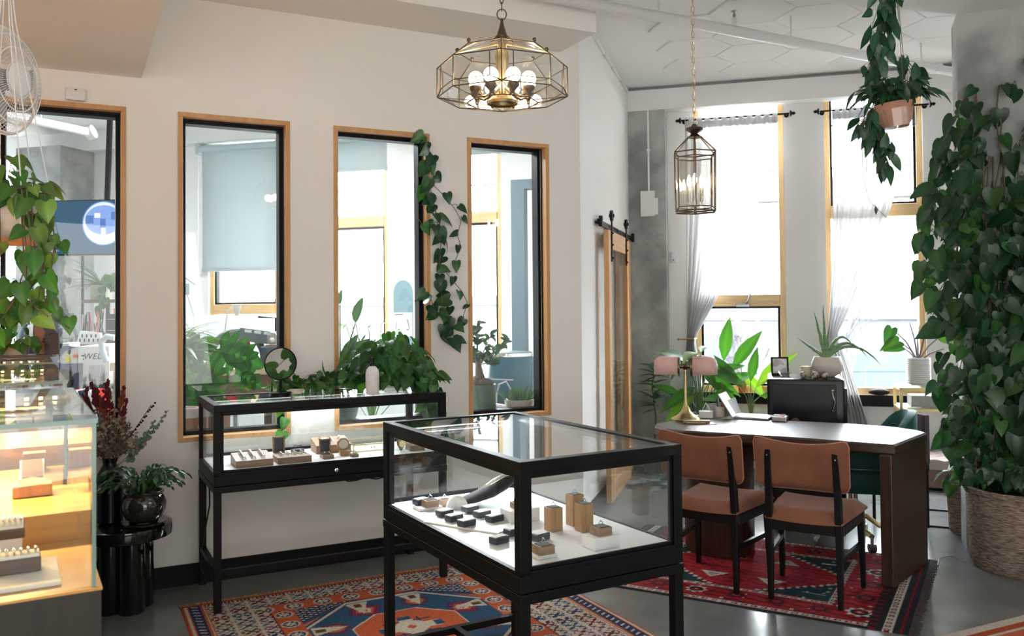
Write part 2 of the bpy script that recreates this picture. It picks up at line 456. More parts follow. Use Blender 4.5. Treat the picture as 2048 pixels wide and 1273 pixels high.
WINS = [(-.772, -.156), (.108, .726), (.988, 1.606), (1.870, 2.474)]
Z0, Z1 = .786, 2.624
mb = MB()
xs = [-3.6] + [v for ab in WINS for v in ab] + [CORN]
for i in range(0, len(xs), 2): mb.box(xs[i], xs[i + 1], 0, .16, 0, CEIL)
for a, b in WINS: mb.box(a, b, 0, .16, 0, Z0); mb.box(a, b, 0, .16, Z1, CEIL)
struct(mb.build('wall_left', M['wall'], loc=(-1.95, 4.735, 0), rotz=WA))
mb = MB(); mb.box(-3.6, CORN + .006, -.014, 0, 0, .113)
struct(mb.build('baseboard_left', M['base'], loc=(-1.95, 4.735, 0), rotz=WA))
for i, (a, b) in enumerate(WINS):
    root = bpy.data.objects.new('window_%d' % (i + 1), None); COL.objects.link(root); root['kind'] = 'structure'
    root.location = W1(a, 0, Z0); root.rotation_euler[2] = R(WA)
    w_, h_ = b - a, Z1 - Z0; t = .026
    mb = MB(); mb.box(0, w_, -.012, .07, 0, t); mb.box(0, w_, -.012, .07, h_ - t, h_); mb.box(0, t, -.012, .07, t, h_ - t); mb.box(w_ - t, w_, -.012, .07, t, h_ - t)
    mb.build('casing', M['oak'], root, bevel=.002)
    q = t; s = .022
    mb = MB(); mb.box(q, w_ - q, .07, .15, q, q + s); mb.box(q, w_ - q, .07, .15, h_ - q - s, h_ - q); mb.box(q, q + s, .07, .15, q, h_ - q); mb.box(w_ - q - s, w_ - q, .07, .15, q, h_ - q)
    mb.box(q, w_ - q, .045, .05, h_ - q - .01, h_ - q); mb.box(w_ - q - .008, w_ - q, .045, .05, q, h_ - q)
    mb.build('sash', M['black'], root)
    mb = MB(); mb.box(q + s, w_ - q - s, .105, .111, q + s, h_ - q - s)
    mb.build('pane', M['pane'], root)

# partition
mb = MB(); mb.box(0, SLEN, 0, .14, 0, CEIL)
struct(mb.build('wall_partition', M['white'], loc=CP, rotz=PA))
mb = MB(); mb.box(0, SLEN, -.014, 0, 0, .113)
struct(mb.build('baseboard_partition', M['base'], loc=CP, rotz=PA))
# surface conduit under the ceiling on the partition
mb = MB(); mb.tube([(.02, -.012, CEIL - .045), (SLEN, -.012, CEIL - .045)], .008)
for k in range(6): mb.box(.2 + k * .4, .22 + k * .4, -.024, 0, CEIL - .06, CEIL - .03)
tag(mb.build('ceiling_conduit', M['white'], loc=CP, rotz=PA), 'thin white conduit clipped along the top of the sliding-door wall', 'conduit')

# facade wall with tall windows
REC = .16
FW = [(-8.1, -6.95), (-4.75, -3.87), (-3.45, -2.57), (-2.20, -1.32), (.60, 1.42), (1.775, 2.60), (3.1, 3.9)]
FZ0, FZ1 = .70, 3.50
mb = MB(); xs = [-9.2] + [v for ab in FW for v in ab] + [4.9]
for i in range(0, len(xs), 2): mb.box(xs[i], xs[i + 1], REC, REC + .3, 0, CEIL)
for a, b in FW: mb.box(a, b, REC, REC + .3, 0, FZ0); mb.box(a, b, REC, REC + .3, FZ1, CEIL)
struct(mb.build('wall_back', M['white'], loc=P3, rotz=FA))
mb = MB(); mb.box(.0, 4.9, 0, REC, 3.375, CEIL - .03)
mb.box(-9.2, -.15, .02, REC, 3.375, CEIL)
struct(mb.build('beam_back', M['white'], loc=P3, rotz=FA))
mb = MB(); mb.box(.0, 4.9, .03, .06, CEIL - .03, CEIL)
struct(mb.build('trim_1', M['steel'], loc=P3, rotz=FA))
mb = MB(); mb.box(.36, 4.9, REC - .05, REC, .60, .70)
struct(mb.build('trim_2', M['blackgloss'], loc=P3, rotz=FA))
mb = MB(); mb.box(.0, .352, .0, REC, 0, 3.375)
struct(mb.build('column_window_side', M['concrete'], loc=P3, rotz=FA))
mb = MB(); mb.box(-6.92, -6.30, -.35, REC, 0, 3.375)
struct(mb.build('column_workroom', M['concrete'], loc=P3, rotz=FA))
mb = MB(); mb.box(-1.03, -.90, -.8, -.5, 0, 2.75); mb.box(-1.03, -.0, -.8, -.5, 2.66, 2.75)
mb = MB()
def fwin(i, a, b, trans_z, low=True, glassy=True, sill=FZ0):
    root = bpy.data.objects.new('window_%d' % i, None); COL.objects.link(root); root['kind'] = 'structure'
    root.location = W3(a, REC, sill); root.rotation_euler[2] = R(FA)
    W_, H_ = b - a, FZ1 - sill; t = .05
    mb = MB(); y0, y1 = .03, .13
    mb.box(0, t, y0, y1, 0, H_); mb.box(W_ - t, W_, y0, y1, 0, H_); mb.build('jamb', M['fir'], root, bevel=.004)
    mb = MB(); mb.box(t, W_ - t, y0, y1, 0, .06); mb.box(t, W_ - t, y0, y1, H_ - t, H_)
    tz = trans_z - sill
    mb.box(t, W_ - t, y0 - .01, y1, tz - .055, tz + .055); mb.build('rail', M['firx'], root, bevel=.004)
    mb = MB(); g = .022
    lo, hi = (.06, tz - .055) if low else (tz + .055, H_ - t)
    mb.box(t, t + g, .05, .11, lo, hi); mb.box(W_ - t - g, W_ - t, .05, .11, lo, hi); mb.box(t, W_ - t, .05, .11, lo, lo + g); mb.box(t, W_ - t, .05, .11, hi - g, hi)
    mb.build('sash', M['black'], root)
    mb = MB(); mb.box(t, W_ - t, .08, .086, .06, H_ - t); mb.build('pane', M['pane'], root)
    return root
fwin(5, *FW[0], 2.44); fwin(6, *FW[1], 1.52, low=False); fwin(7, *FW[2], 2.44); fwin(8, *FW[3], 2.44)
w5 = fwin(9, *FW[4], 1.56); w6 = fwin(10, *FW[5], 2.36, low=False); fwin(11, *FW[6], 1.56)
# casement handle of window 9
mb = MB(); mb.box(.37, .50, -.02, .03, .80, .83, b=.008); mb.tube([(.46, -.01, .83), (.49, -.03, .87), (.505, -.03, .93)], [.011, .009, .008])
mb.build('handle', M['steel'], w5)

# rear and side walls of the shop behind the camera
mb = MB()
mb.box(-7.5, 4.1, -3.2, -3, 0, CEIL); mb.box(4.9, 6.2, -3.2, -3, 0, CEIL)
mb.box(4.1, 4.9, -3.2, -3, 0, 2.1); mb.box(4.1, 4.9, -3.2, -3, 3.4, CEIL)
struct(mb.build('wall_front', M['wall']))
mb = MB(); mb.box(4.05, 4.95, -2.99, -2.985, 2.05, 3.45)  # unseen sheer panel added to weaken the high window's reflection
tag(mb.build('window_voile', M['sheer']), 'white voile blind over the high window behind the camera', 'blind')
mb = MB(); rr = W3(4.9, .3); mb.prism([(6.2, -3), (6.4, -3), (rr.x + .2, rr.y), (rr.x, rr.y)], 0, CEIL)
struct(mb.build('wall_right', M['white']))
mb = MB(); ll = W3(-9, .3); mb.prism([(-7.5, -3), (-7.7, -3), (-7.7, 1.6), (-7.5, 1.6)], 0, CEIL)
struct(mb.build('wall_side', M['wall']))
mb = MB(); a_ = W1(-3.6, .16); mb.prism([(a_.x, a_.y), W1(-3.6, 0)[:2], (-7.5, 1.6), (-7.6, 1.8)], 0, CEIL)
b_ = W3(-9.2, REC); mb.prism([(-7.5, 1.8), (-7.7, 1.8), (b_.x - .1, b_.y), (b_.x + .1, b_.y)], 0, CEIL)
struct(mb.build('wall_workroom_side', M['cool']))

# dropped ceilings
mb = MB(); mb.box(-3.6, -.078, -4.2, 0, 2.79, CEIL)
struct(mb.build('ceiling_drop', M['wall'], loc=(-1.95, 4.735, 0), rotz=WA))
mb = MB(); mb.box(-.078, 2.57, -.47, 0, 3.27, CEIL)
struct(mb.build('beam_left', M['wall'], loc=(-1.95, 4.735, 0), rotz=WA))
mb = MB(); mb.prism([(2.70, 5.27), (.3, 4.67), (1.3, .6), (6.0, .6), (6.0, 6.0)], 3.30, CEIL)
struct(mb.build('ceiling_soffit', M['white']))

# concrete column at the right
CR = -22
mb = MB(); mb.box(0, .40, 0, .30, 0, 3.30); mb.box(.40, .9, .06, .30, 0, 3.30)
struct(mb.build('column_right', M['concrete'], loc=(2.757, 5.289, 0), rotz=CR))

# hexagonal ceiling panels, each raised a little from the ceiling
HX = MB(); random.seed(5)
hexproto = None
r_ = .30
n_h = 0
for i in range(-1, 9):
    for j in range(-1, 7):
        x = .25 + i * r_ * 1.5 * 1.012; y = -.35 - j * r_ * 1.732 * 1.012 - (i % 2) * r_ * .866 * 1.012
        if x < .2 or y > -.32 or j > 4 or x > 3.6: continue
        if (i * 7 + j * 5) % 11 in (0, 4) and (j > 2): continue
        if j - i * .45 > 3.3: continue
        p = W3(x, y, CEIL - .014)
        if p.y < 5.6 or p.x < .95 + (p.y - 6) * .25 : continue
        if hexproto is None:
            m_ = MB(); m_.lathe([(r_ * .985, 0), (r_, .004), (r_, .012)], 6); hexproto = m_.build('ceiling_panel', M['white'])
            o = hexproto
        else: o = hexproto.copy(); COL.objects.link(o)
        o.location = p; o.rotation_euler[2] = R(FA)
        tag(o, 'white hexagonal panel in the honeycomb fixed to the white ceiling', 'ceiling panel', 'hexagonal ceiling panels')
# sprinkler pipe
pa, pb = Vector((-.9, 4.58, 3.40)), Vector((4.3, 7.35, 3.40))
t = thing('sprinkler_pipe', 'long white pipe running diagonally below the white ceiling', 'pipe')
mb = MB(); mb.tube([pa, pb], .036, 14); mb.build('pipe_run', M['whiteplastic'], t, smooth=True)
for s in (.36, .56, .80):
    p = pa.lerp(pb, s); mb = MB(); mb.tube([p + Vector((0, 0, .03)), p + Vector((0, 0, .2))], .006); mb.lathe([(.042, -.012), (.042, .012)], 12, p); mb.build('hanger', M['whiteplastic'], t)
for s in (.47,):
    p = pa.lerp(pb, s); mb = MB(); mb.tube([p, p + Vector((0, 0, .09))], .018); mb.build('outlet', M['whiteplastic'], t)
    mb = MB(); mb.lathe([(.008, .09), (.012, .11), (.004, .13), (.022, .135), (.022, .138)], 10, p); mb.build('sprinkler_head', M['steel'], t)
p = pa.lerp(pb, .83); mb = MB(); mb.lathe([(.05, -.03), (.05, .03)], 14, p); mb.build('coupling', M['whiteplastic'], t)
p = pa.lerp(pb, .86); mb = MB(); mb.tube([p, p + Vector((.2, -.1, .19))], .016); mb.build('brace', M['whiteplastic'], t)

# small wall fixtures
p = W1(-.40, -.0, 2.665)
t = thing('motion_sensor', 'small white rounded sensor on the wall above the leftmost interior window', 'sensor', p, WA)
mb = MB(); mb.box(-.048, .048, -.035, 0, -.035, .035, b=.014); mb.build('housing', M['whiteplastic'], t, smooth=True)
mb = MB(); mb.box(-.006, .006, -.038, -.034, .018, .022); mb.build('indicator', M['black'], t)
t = thing('electrical_box', 'white metal box and conduit fixed to the grey concrete window column', 'electrical box', W3(.12, -.0, 0), FA)
mb = MB(); mb.box(0, .13, -.06, 0, 2.36, 2.60, b=.004); mb.box(.13, .16, -.045, 0, 2.38, 2.53); mb.build('housing', M['whiteplastic'], t)
mb = MB(); mb.tube([(.075, -.015, 2.6), (.075, -.015, 3.37)], .010); mb.box(.06, .09, -.03, 0, 2.98, 3.0); mb.build('conduit', M['white'], t)
t = thing('occupancy_sensor', 'tiny white rounded sensor on the wall beside the left sheer curtain', 'sensor', W3(.40, REC, 1.98), FA)
mb = MB(); mb.box(-.025, .025, -.035, 0, -.055, .055, b=.012); mb.build('housing', M['whiteplastic'], t, smooth=True)
mb = MB(); mb.box(-.008, .01, -.037, -.034, -.035, -.02); mb.build('indicator', M['greyplastic'], t)

# ================================================================ outdoors
mb = MB(); mb.box(-60, 60, .9, 90, -1.2, -1.0)
struct(mb.build('ground_outside', mat('snowy ground', (.10, .105, .11), .9, col2=(.065, .07, .075), scale=.35, detail=6), loc=P3, rotz=FA))
fac = mat('pale facade', (.105, .11, .12), .8); fac2 = mat('pale blue facade', (.080, .086, .098), .8); dkwin = mat('facade window', (.045, .055, .075), .5, spec=.1)
def building(x, y, w_, d_, h_, label, m_, wins, floors, roofm=None):
    t = thing('building', label, 'building', W3(x, y, -1.0), FA)
    mb = MB(); mb.box(0, w_, 0, d_, 0, h_); mb.build('wall', m_, t)
    mb = MB(); mb.box(-.2, w_ + .2, -.2, d_, h_, h_ + .3); mb.build('roof', roofm or fac, t)
    for f in range(floors):
        for k in range(wins):
            m2 = MB(); ww = w_ / wins; m2.box((k + .25) * ww, (k + .7) * ww, -.05, .05, min(1.2, h_ * .3) + f * 3.0, min(2.7, h_ * .8) + f * 3.0)
            m2.build('window', dkwin, t)
building(-4.5, 17, 12, 8, 2.1, 'low pale building across the street seen in the left tall window', fac2, 4, 1)
building(8.5, 24, 12, 8, 9.5, 'tall pale building across the street seen in the right tall window', fac, 5, 3)
building(-20, 20, 13, 8, 2.6, 'low pale building across the street behind the workroom windows', mat('white facade', (.14, .145, .15), .8), 0, 0)
car_paint = mat('grey blue car paint', (.04, .055, .07), .5, spec=.2)
def car(x, y, label):
    t = thing('parked_car', label, 'car', W3(x, y, -1.0), FA, 'cars parked across the street')
    pts = [(0, .35), (.1, .75), (.9, .85), (1.5, 1.35), (3.1, 1.38), (3.8, .9), (4.25, .8), (4.3, .35)]
    Mx = Matrix.Rotation(R(90), 4, 'X')
    mb = MB(); mb.prism(pts, 0, 1.7, Mx @ Matrix.Translation((0, 0, -1.7))); mb.build('body', car_paint, t, bevel=.05)
    mb = MB(); mb.prism([(1.1, .88), (1.6, 1.28), (3.0, 1.3), (3.5, .92)], -.02, 1.72, Mx @ Matrix.Translation((0, 0, -1.7))); mb.build('side_window', dkwin, t)
    for wx in (.85, 3.4):
        for wy in (.1, 1.6):
            mb = MB(); mb.lathe([(.33, -.1), (.33, .1)], 18, M=Matrix.Translation((wx, wy, .33)) @ Matrix.Rotation(R(90), 4, 'X')); mb.build('wheel', M['rubber'], t)
    return t
car(5.4, 11, 'nearer blue-grey parked car seen low in the right tall window')
car(1.4, 14, 'farther blue-grey parked car seen low in the left tall window')
def bare_tree(x, y, h, seed, label):
    random.seed(seed); t = thing('bare_tree', label, 'tree', W3(x, y, -1.0), 0, 'bare winter trees outside')
    mb = MB()
    def br(p, d, l, r, n):
        q = p + d * l; mb.tube([p, q], [r, r * .65], 5)
        if n == 0: return
        for k in range(4):
            dd = (d + Vector((random.uniform(-1, 1), random.uniform(-1, 1), random.uniform(-.2, .8))) * .75).normalized()
            br(p.lerp(q, random.uniform(.5, 1)), dd, l * .68, r * .5, n - 1)
    br(Vector((0, 0, 0)), Vector((0, 0, 1)), h * .38, .07, 4)
    mb.build('branches', mat('grey bark', (.055, .05, .05), .9), t)
bare_tree(.9, 9, 2.8, 3, 'bare tree outside the left tall window'); bare_tree(3.0, 12, 3.2, 9, 'bare tree outside between the two tall windows'); bare_tree(6.9, 9.5, 3.6, 12, 'bare tree outside the right tall window')
t = thing('power_lines', 'dark overhead power lines across the street outside the tall windows', 'power lines', W3(0, 13, 0), FA)
for k, z in enumerate((4.2, 4.6, 5.3)):
    mb = MB(); mb.tube([(-25 + i * 5, 0, z - .25 * math.sin(i / 11 * math.pi) + k * .3) for i in range(12)], .025 if k else .05); mb.build('cable', M['rubber'], t)
random.seed(11)
# ================================================================ display cases
def display_case(name, label, loc, rotz, LX, LY, front_rails=False, stretch='H'):
    """black steel case on legs, glass box from .70 to 1.04"""
    t = thing(name, label, 'display case', loc, rotz)
    b = .036
    mb = MB()
    for x in (0, LX - b):
        for y in (0, LY - b): mb.box(x, x + b, y, y + b, .69, 1.005)
    mb.box(0, LX, 0, b, 1.005, 1.04); mb.box(0, LX, LY - b, LY, 1.005, 1.04); mb.box(0, b, b, LY - b, 1.005, 1.04); mb.box(LX - b, LX, b, LY - b, 1.005, 1.04)
    # inner door stops
    i = b
    mb.box(i, LX - i, .008, .018, .985, 1.005); mb.box(i, LX - i, .008, .018, .70, .712); mb.box(i, i + .012, .008, .018, .70, 1.0); mb.box(LX - i - .012, LX - i, .008, .018, .70, 1.0)
    mb.box(.008, .018, i, LY - i, .985, 1.005); mb.box(.008, .018, i, i + .012, .70, 1.0); mb.box(.008, .018, LY - i - .012, LY - i, .70, 1.0)
    mb.box(i, LX - i, LY - .018, LY - .008, .70, .715)
    mb.build('frame', M['black'], t, bevel=.0015)
    mb = MB(); mb.box(0, LX, 0, LY, .635, .685); mb.box(-.002, LX + .002, -.002, LY + .002, .60, .632); mb.box(0, LX, 0, .018, .685, .70); mb.box(0, LX, LY - .018, LY, .685, .70); mb.box(0, .018, 0, LY, .685, .70); mb.box(LX - .018, LX, 0, LY, .685, .70)
    mb.build('apron', M['black'], t, bevel=.0015)
    for x in (0, LX - b):
        for y in (0, LY - b):
            mb = MB(); mb.box(x, x + b, y, y + b, 0, .60); mb.build('leg', M['black'], t, bevel=.0015)
    if stretch == 'H':
        for y in (0, LY - b): mb = MB(); mb.box(b, LX - b, y + .004, y + b - .004, .10, .128); mb.build('stretcher', M['black'], t)
        mb = MB(); mb.box(LX / 2 - .014, LX / 2 + .014, b - .004, LY - b + .004, .10, .128); mb.build('stretcher', M['black'], t)
    else:
        for x in (0, LX - b): mb = MB(); mb.box(x + .004, x + b - .004, b, LY - b, .185, .215); mb.build('stretcher', M['black'], t)
        mb = MB(); mb.box(b - .005, LX - b + .005, .006, .036, .185, .215); mb.build('stretcher', M['black'], t)
    mb = MB(); mb.box(.018, LX - .018, .018, LY - .018, .685, .698); mb.build('tray', M['white_tray'], t)
    g = .004
    for nm, bx in (('glass_top', (.012, LX - .012, .012, LY - .012, 1.030, 1.036)), ('glass_front', (b, LX - b, .010, .010 + g, .712, .985)), ('glass_back', (b, LX - b, LY - .014, LY - .014 + g, .715, 1.005)),
                   ('glass_side', (.010, .010 + g, b, LY - b, .70, .985)), ('glass_side', (LX - .014, LX - .014 + g, b, LY - b, .70, 1.005))):
        mb = MB(); mb.box(*bx); mb.build(nm, M['caseglass'], t)
    # white LED strip tucked under the top rail
    yl, xa, xb = LY - .045, .06, LX - .06
    mb = MB(); mb.box(xa, xb, yl - .004, yl + .004, 1.004, 1.009); mb.build('led_strip', M['ledwhite'], t)
    l = bpy.data.lights.new('case_light', 'AREA'); l.shape = 'RECTANGLE'; l.size = xb - xa; l.size_y = .012; l.energy = 7 * (xb - xa) * (1 if LX < 1 else .4); l.color = (.95, .97, 1)
    o = bpy.data.objects.new('case_light', l); COL.objects.link(o); o.parent = t; o.location = ((xa + xb) / 2, yl, 1.0); o.rotation_euler = (R(-32), 0, 0)
    return t
M['ledwhite'] = emit('white led strip', (.95, .97, 1), 1.5)
FCR = 30.0
FC = frame(.018, 2.665, FCR)
front = display_case('display_case', 'black steel glass-topped display case in front, nearest to the camera on the orange rug', (.018, 2.665, 0), FCR, .65, 1.135)
RC = frame(-1.491, 4.311, 27.3)
rear = display_case('display_case', 'long black steel glass display case against the cream wall', (-1.491, 4.311, 0), 27.3, 1.253, .565, stretch='U')
mb = MB(); mb.lathe([(.011, -.006), (.011, .004), (.006, .006)], 16, M=Matrix.Translation((.62, -.003, .662)) @ Matrix.Rotation(R(90), 4, 'X')); mb.build('lock', M['nickel'], rear, smooth=True)
mb = MB(); mb.tube([(.66, .1, .60), (.70, .05, .585), (.75, .05, .587), (.80, .06, .595), (.86, .06, .58), (.93, .08, .585), (1.0, .1, .60)], .004)
mb.build('cord', M['rubber'], rear)
mb = MB(); mb.tube([(.04, .45, .60), (.045, .47, .45), (.02, .48, .3), (.0, .50, .12), (.03, .52, .015)], .004); mb.build('cord', M['rubber'], rear)

# ---- front case contents (z .698)
TZ = .6985
def lo(px, py, z=TZ): return atz(px, py, z)
def marble(px, py, sx, sy, h, label, rot=FCR):
    p = lo(px, py); mb = MB(); mb.box(-sx / 2, sx / 2, -sy / 2, sy / 2, 0, h, b=.002)
    return tag(mb.build('marble_block', M['marble'], loc=p, rotz=rot), label, 'display block', 'marble display blocks'), p
# pixel points are the centre of each base on the tray
def ringbox(p, label, s=.055, h=.028, rot=FCR, m='walnut', ring='silver', cat='ring box', name='ring_box', grp='wooden ring boxes'):
    t = thing(name, label, cat, p, rot, grp)
    mb = MB(); mb.box(-s / 2, s / 2, -s / 2, s / 2, 0, h, b=.0015); mb.build('body', M[m], t)
    mb = MB(); mb.box(-s / 2 + .006, s / 2 - .006, -s / 2 + .006, s / 2 - .006, h - .001, h + .0015); mb.build('lining', M['velvetblack'], t)
    if ring:
        mb = MB(); k = 14; mb.tube([(math.cos(2 * math.pi * i / k) * .009, 0, h + .007 + math.sin(2 * math.pi * i / k) * .009) for i in range(k)], .0013, 6, closed=True)
        mb.ball((0, 0, h + .018), .0035, 6, 4); mb.build('ring', M[ring], t, smooth=True)
    return t
def navybox(p, label, rot=FCR + 12, s=(.060, .042, .024)):
    t = thing('jewellery_box', label, 'jewellery box', p, rot, 'small dark navy jewellery boxes')
    mb = MB(); mb.box(-s[0] / 2, s[0] / 2, -s[1] / 2, s[1] / 2, 0, s[2], b=.003); mb.build('body', M['navy'], t)
    mb = MB(); mb.box(-s[0] / 2 - .001, s[0] / 2 + .001, -s[1] / 2 - .001, s[1] / 2 + .001, s[2] * .55, s[2] * .6); mb.build('lid_seam', M['velvetblack'], t)
    mb = MB(); mb.box(-s[0] / 2 + .006, s[0] / 2 - .006, -s[1] / 2 + .006, s[1] / 2 - .006, s[2] - .0005, s[2] + .0012); mb.build('lid_window', M['paper'], t)
    return t
for (px, py, L) in (
    (889, 1035, 'navy box, back left of the cluster on the front case tray'),
    (908, 1045, 'navy box, middle left of the cluster on the front case tray'),
    (933, 1055, 'navy box, nearest of the left row in the front case'),
    (940, 1027, 'navy box, farthest back beside the necklace bust'),
    (964, 1037, 'navy box in the middle of the cluster below the necklace bust'),
    (989, 1046, 'navy box, right end of the cluster below the necklace bust')):
    navybox(lo(px, py), L)
mb = MB(); mb.box(-.17, .17, -.085, .085, 0, .006, b=.001)
plate = tag(mb.build('display_plate', M['white_tray'], loc=lo(945, 1048), rotz=FCR - 62), 'flat white acrylic plate under the cluster of navy boxes', 'display plate')
plate.location.z -= 0
for o in [x for x in bpy.data.objects if x.get('category') == 'jewellery box']: o.location.z += .0062
for (px, py, L) in ((998, 1086, 'navy box on the bare tray, left of the black case corner post'), (1026, 1070, 'navy box half hidden behind the black case corner post'), (1080, 1080, 'navy box just right of the black case corner post')):
    navybox(lo(px, py), L)
_, p = marble(1087, 1114, .075, .055, .012, 'thin white marble slab under the nearest open ring box')
ringbox(p + Vector((0, 0, .0122)), 'open wooden ring box on the thin marble slab, nearest the case corner')
_, p = marble(1202, 1094, .105, .075, .042, 'large white marble block at the right side of the front case')
ringbox(p + Vector((0, 0, .0422)), 'open wooden ring box on the large marble block at right')
_, p = marble(1040, 1042, .13, .08, .05, 'large white marble block behind the black corner post of the front case')
ringbox(p + Vector((-.015, 0, .0502)), 'small wooden ring box on the marble block behind the corner post', s=.035, h=.022)
_, p = marble(855, 1018, .10, .075, .012, 'thin white marble slab at the far left corner of the front case')
ringbox(p + Vector((.012, -.012, .0122)), 'wooden ring box on the far left marble slab')
navybox(p + Vector((-.03, .028, .0122)), 'navy box standing behind a ring box on the far left marble slab')
ringbox(lo(889, 1012), 'wooden ring box standing alone at the back of the front case', s=.04)
for (px, py, h, L) in ((1107, 1061, .085, 'shortest honey wood ring pillar, left of the three'), (1150, 1050, .115, 'honey wood ring pillar at the back of the three'), (1168, 1062, .100, 'honey wood ring pillar in front right of the three')):
    ringbox(lo(px, py), L, s=.050, h=h, m='boxwood', name='ring_pillar', cat='ring stand', grp='tall wooden ring pillars')
# necklace bust lying back on an easel
p = lo(985, 1010)
t = thing('necklace_bust', 'black velvet necklace display bust reclining in the front case', 'necklace display', p, -6)
mb = MB()
pr = [(-.155, .004, .016, .012), (-.125, .012, .045, .016), (-.06, .035, .062, .022), (.0, .062, .065, .028), (.05, .095, .060, .03), (.085, .118, .040, .024), (.10, .125, .012, .008)]
vs = []; n = 14
for x, z, hw, th in pr:
    for j in range(n):
        a = 2 * math.pi * j / n; vs.append((x + math.sin(a) * th * -.4, math.cos(a) * hw, max(.001, z + math.sin(a) * th)))
fs = [(i * n + j, i * n + (j + 1) % n, (i + 1) * n + (j + 1) % n, (i + 1) * n + j) for i in range(len(pr) - 1) for j in range(n)] + [tuple(range(n)), tuple((len(pr) - 1) * n + j for j in range(n))]
mb.add(vs, fs); mb.build('cushion', M['velvetblack'], t, smooth=True, auto=80)
mb = MB(); mb.bar((.08, 0, .11), (.12, 0, .002), .02, .004); mb.build('easel', M['black'], t)
mb = MB(); mb.tube([(.11, -.03, .128), (.06, -.045, .128), (.0, -.045, .092), (-.04, -.02, .07), (-.05, 0, .065), (-.035, .02, .072), (.0, .035, .098), (.06, .04, .13)], .0014, 6); mb.ball((-.055, 0, .064), .005); mb.build('necklace', M['gold'], t)
# white half-round marble stand with wire
t = thing('necklace_stand', 'white half-round marble stand with a fine gold chain', 'necklace display', lo(914, 1018), 20)
mb = MB(); mb.prism([(math.cos(a) * .045, math.sin(a) * .055) for a in [math.pi * i / 16 for i in range(17)]], -.008, .008, Matrix.Rotation(R(90), 4, 'X')); mb.build('block', M['marble'], t)
mb = MB(); mb.tube([(-.02, -.012, .052), (.01, -.014, .045), (.035, -.02, .02), (.05, -.03, .003)], .0012, 5); mb.build('chain', M['gold'], t)

# ---- rear case contents
def rl(x, y, z=TZ): return RC(x, y, z)
def trayboard(p, label, sx, sy, h, rows, cols, rot=27.3, tilt=0, off=0):
    t = thing('ring_display', label, 'ring display', p, rot, 'wooden ring display boards')
    MR = Matrix.Rotation(R(tilt), 4, 'X')
    mb = MB(); mb.box(-sx / 2, sx / 2, -sy / 2, sy / 2, 0, h, b=.002)
    for k, v in enumerate(mb.v):
        if tilt and v[2] > h * .5 and v[1] > 0: mb.v[k] = (v[0], v[1], v[2] + tilt)
    mb.build('board', M['walnut'], t)
    for i in range(cols):
        x = (i - (cols - 1) / 2) * sx / (cols + .8)
        mb = MB()
        for j in range(rows):
            y = (j - (rows - 1) / 2) * sy / (rows + 1.6); zz = h + (tilt * (.5 + y / sy) if tilt else 0)
            mb.tube([(x + math.cos(2 * math.pi * q / 8) * .011, y, zz + .003 + math.sin(2 * math.pi * q / 8) * .009) for q in range(8)], .0022, 5, closed=True)
            mb.ball((x, y, zz + .013), .0045, 6, 4)
        mb.build('ring_row', M['silver'], t, smooth=True)
    return t
trayboard(rl(.22, .20), 'wooden board with three rows of silver rings at the rear case\'s left end', .19, .17, .035, 7, 3, tilt=.02)
trayboard(rl(.43, .19), 'low wooden board of silver rings, second from the left end of the rear case', .18, .14, .033, 4, 4)
trayboard(rl(.70, .40), 'larger wooden ring board at the back of the rear case', .20, .13, .045, 4, 3, tilt=.03)
def openbox(p, label, w_=.062, h_=.078, rot=27.3, m='walnut', item='gold'):
    t = thing('open_jewellery_box', label, 'jewellery box', p, rot, 'open wooden jewellery boxes')
    mb = MB(); mb.box(-w_ / 2, w_ / 2, -.035, .035, 0, .02, b=.0015); mb.build('base', M[m], t)
    mb = MB(); mb.box(-w_ / 2 + .006, w_ / 2 - .006, -.03, .03, .0195, .021); mb.build('lining', M['velvetblack'], t)
    mb = MB(); y0, y1 = .035, .05; e = .008
    mb.box(-w_ / 2, w_ / 2, y0, y1, .02, .02 + e); mb.box(-w_ / 2, w_ / 2, y0, y1, .02 + h_ - e, .02 + h_); mb.box(-w_ / 2, -w_ / 2 + e, y0, y1, .02, .02 + h_); mb.box(w_ / 2 - e, w_ / 2, y0, y1, .02, .02 + h_); mb.box(-w_ / 2, w_ / 2, y1 - .003, y1, .02, .02 + h_)
    mb.build('lid', M[m], t)
    mb = MB(); mb.box(-w_ / 2 + e, w_ / 2 - e, y0 + .007, y1 - .003, .02 + e, .02 + h_ - e); mb.build('lid_lining', M['navy'], t)
    if item:
        mb = MB()
        for x in (-.012, .014): mb.ball((x, 0, .027), .006, 8, 6, (.7, .7, 1.3))
        mb.build('earring', M[item], t, smooth=True)
    return t
openbox(rl(.40, .34), 'open wooden box with dark lining behind the second ring board', item=None, w_=.066, h_=.088)
openbox(rl(.62, .19), 'open wooden box with two gold drop earrings in the rear case')
t = thing('octagonal_ring_box', 'open octagonal wooden ring box with cream lid lining', 'ring box', rl(.73, .22), 27.3)
mb = MB(); mb.lathe([(.032, 0), (.032, .026)], 8, ph=R(22.5)); mb.build('base', M['boxwood'], t)
MX = Matrix.Translation((0, .035, .058)) @ Matrix.Rotation(R(90), 4, 'X')
mb = MB(); mb.lathe([(.036, -.008), (.036, .008)], 8, ph=R(22.5), M=MX); mb.build('lid', M['boxwood'], t)
mb = MB(); mb.lathe([(.027, .0075), (.027, .0092)], 16, M=MX); mb.build('lid_lining', M['pad'], t)
ringbox(rl(.765, .15), 'small square ring box with an upright open lid and white stone ring', s=.038, h=.016, rot=27.3)
t = thing('leather_case', 'small black leather travel case with handle in the rear case', 'case', rl(.50, .36), 27.3)
mb = MB(); mb.box(-.035, .035, -.02, .02, 0, .034, b=.004); mb.build('body', M['navy'], t)
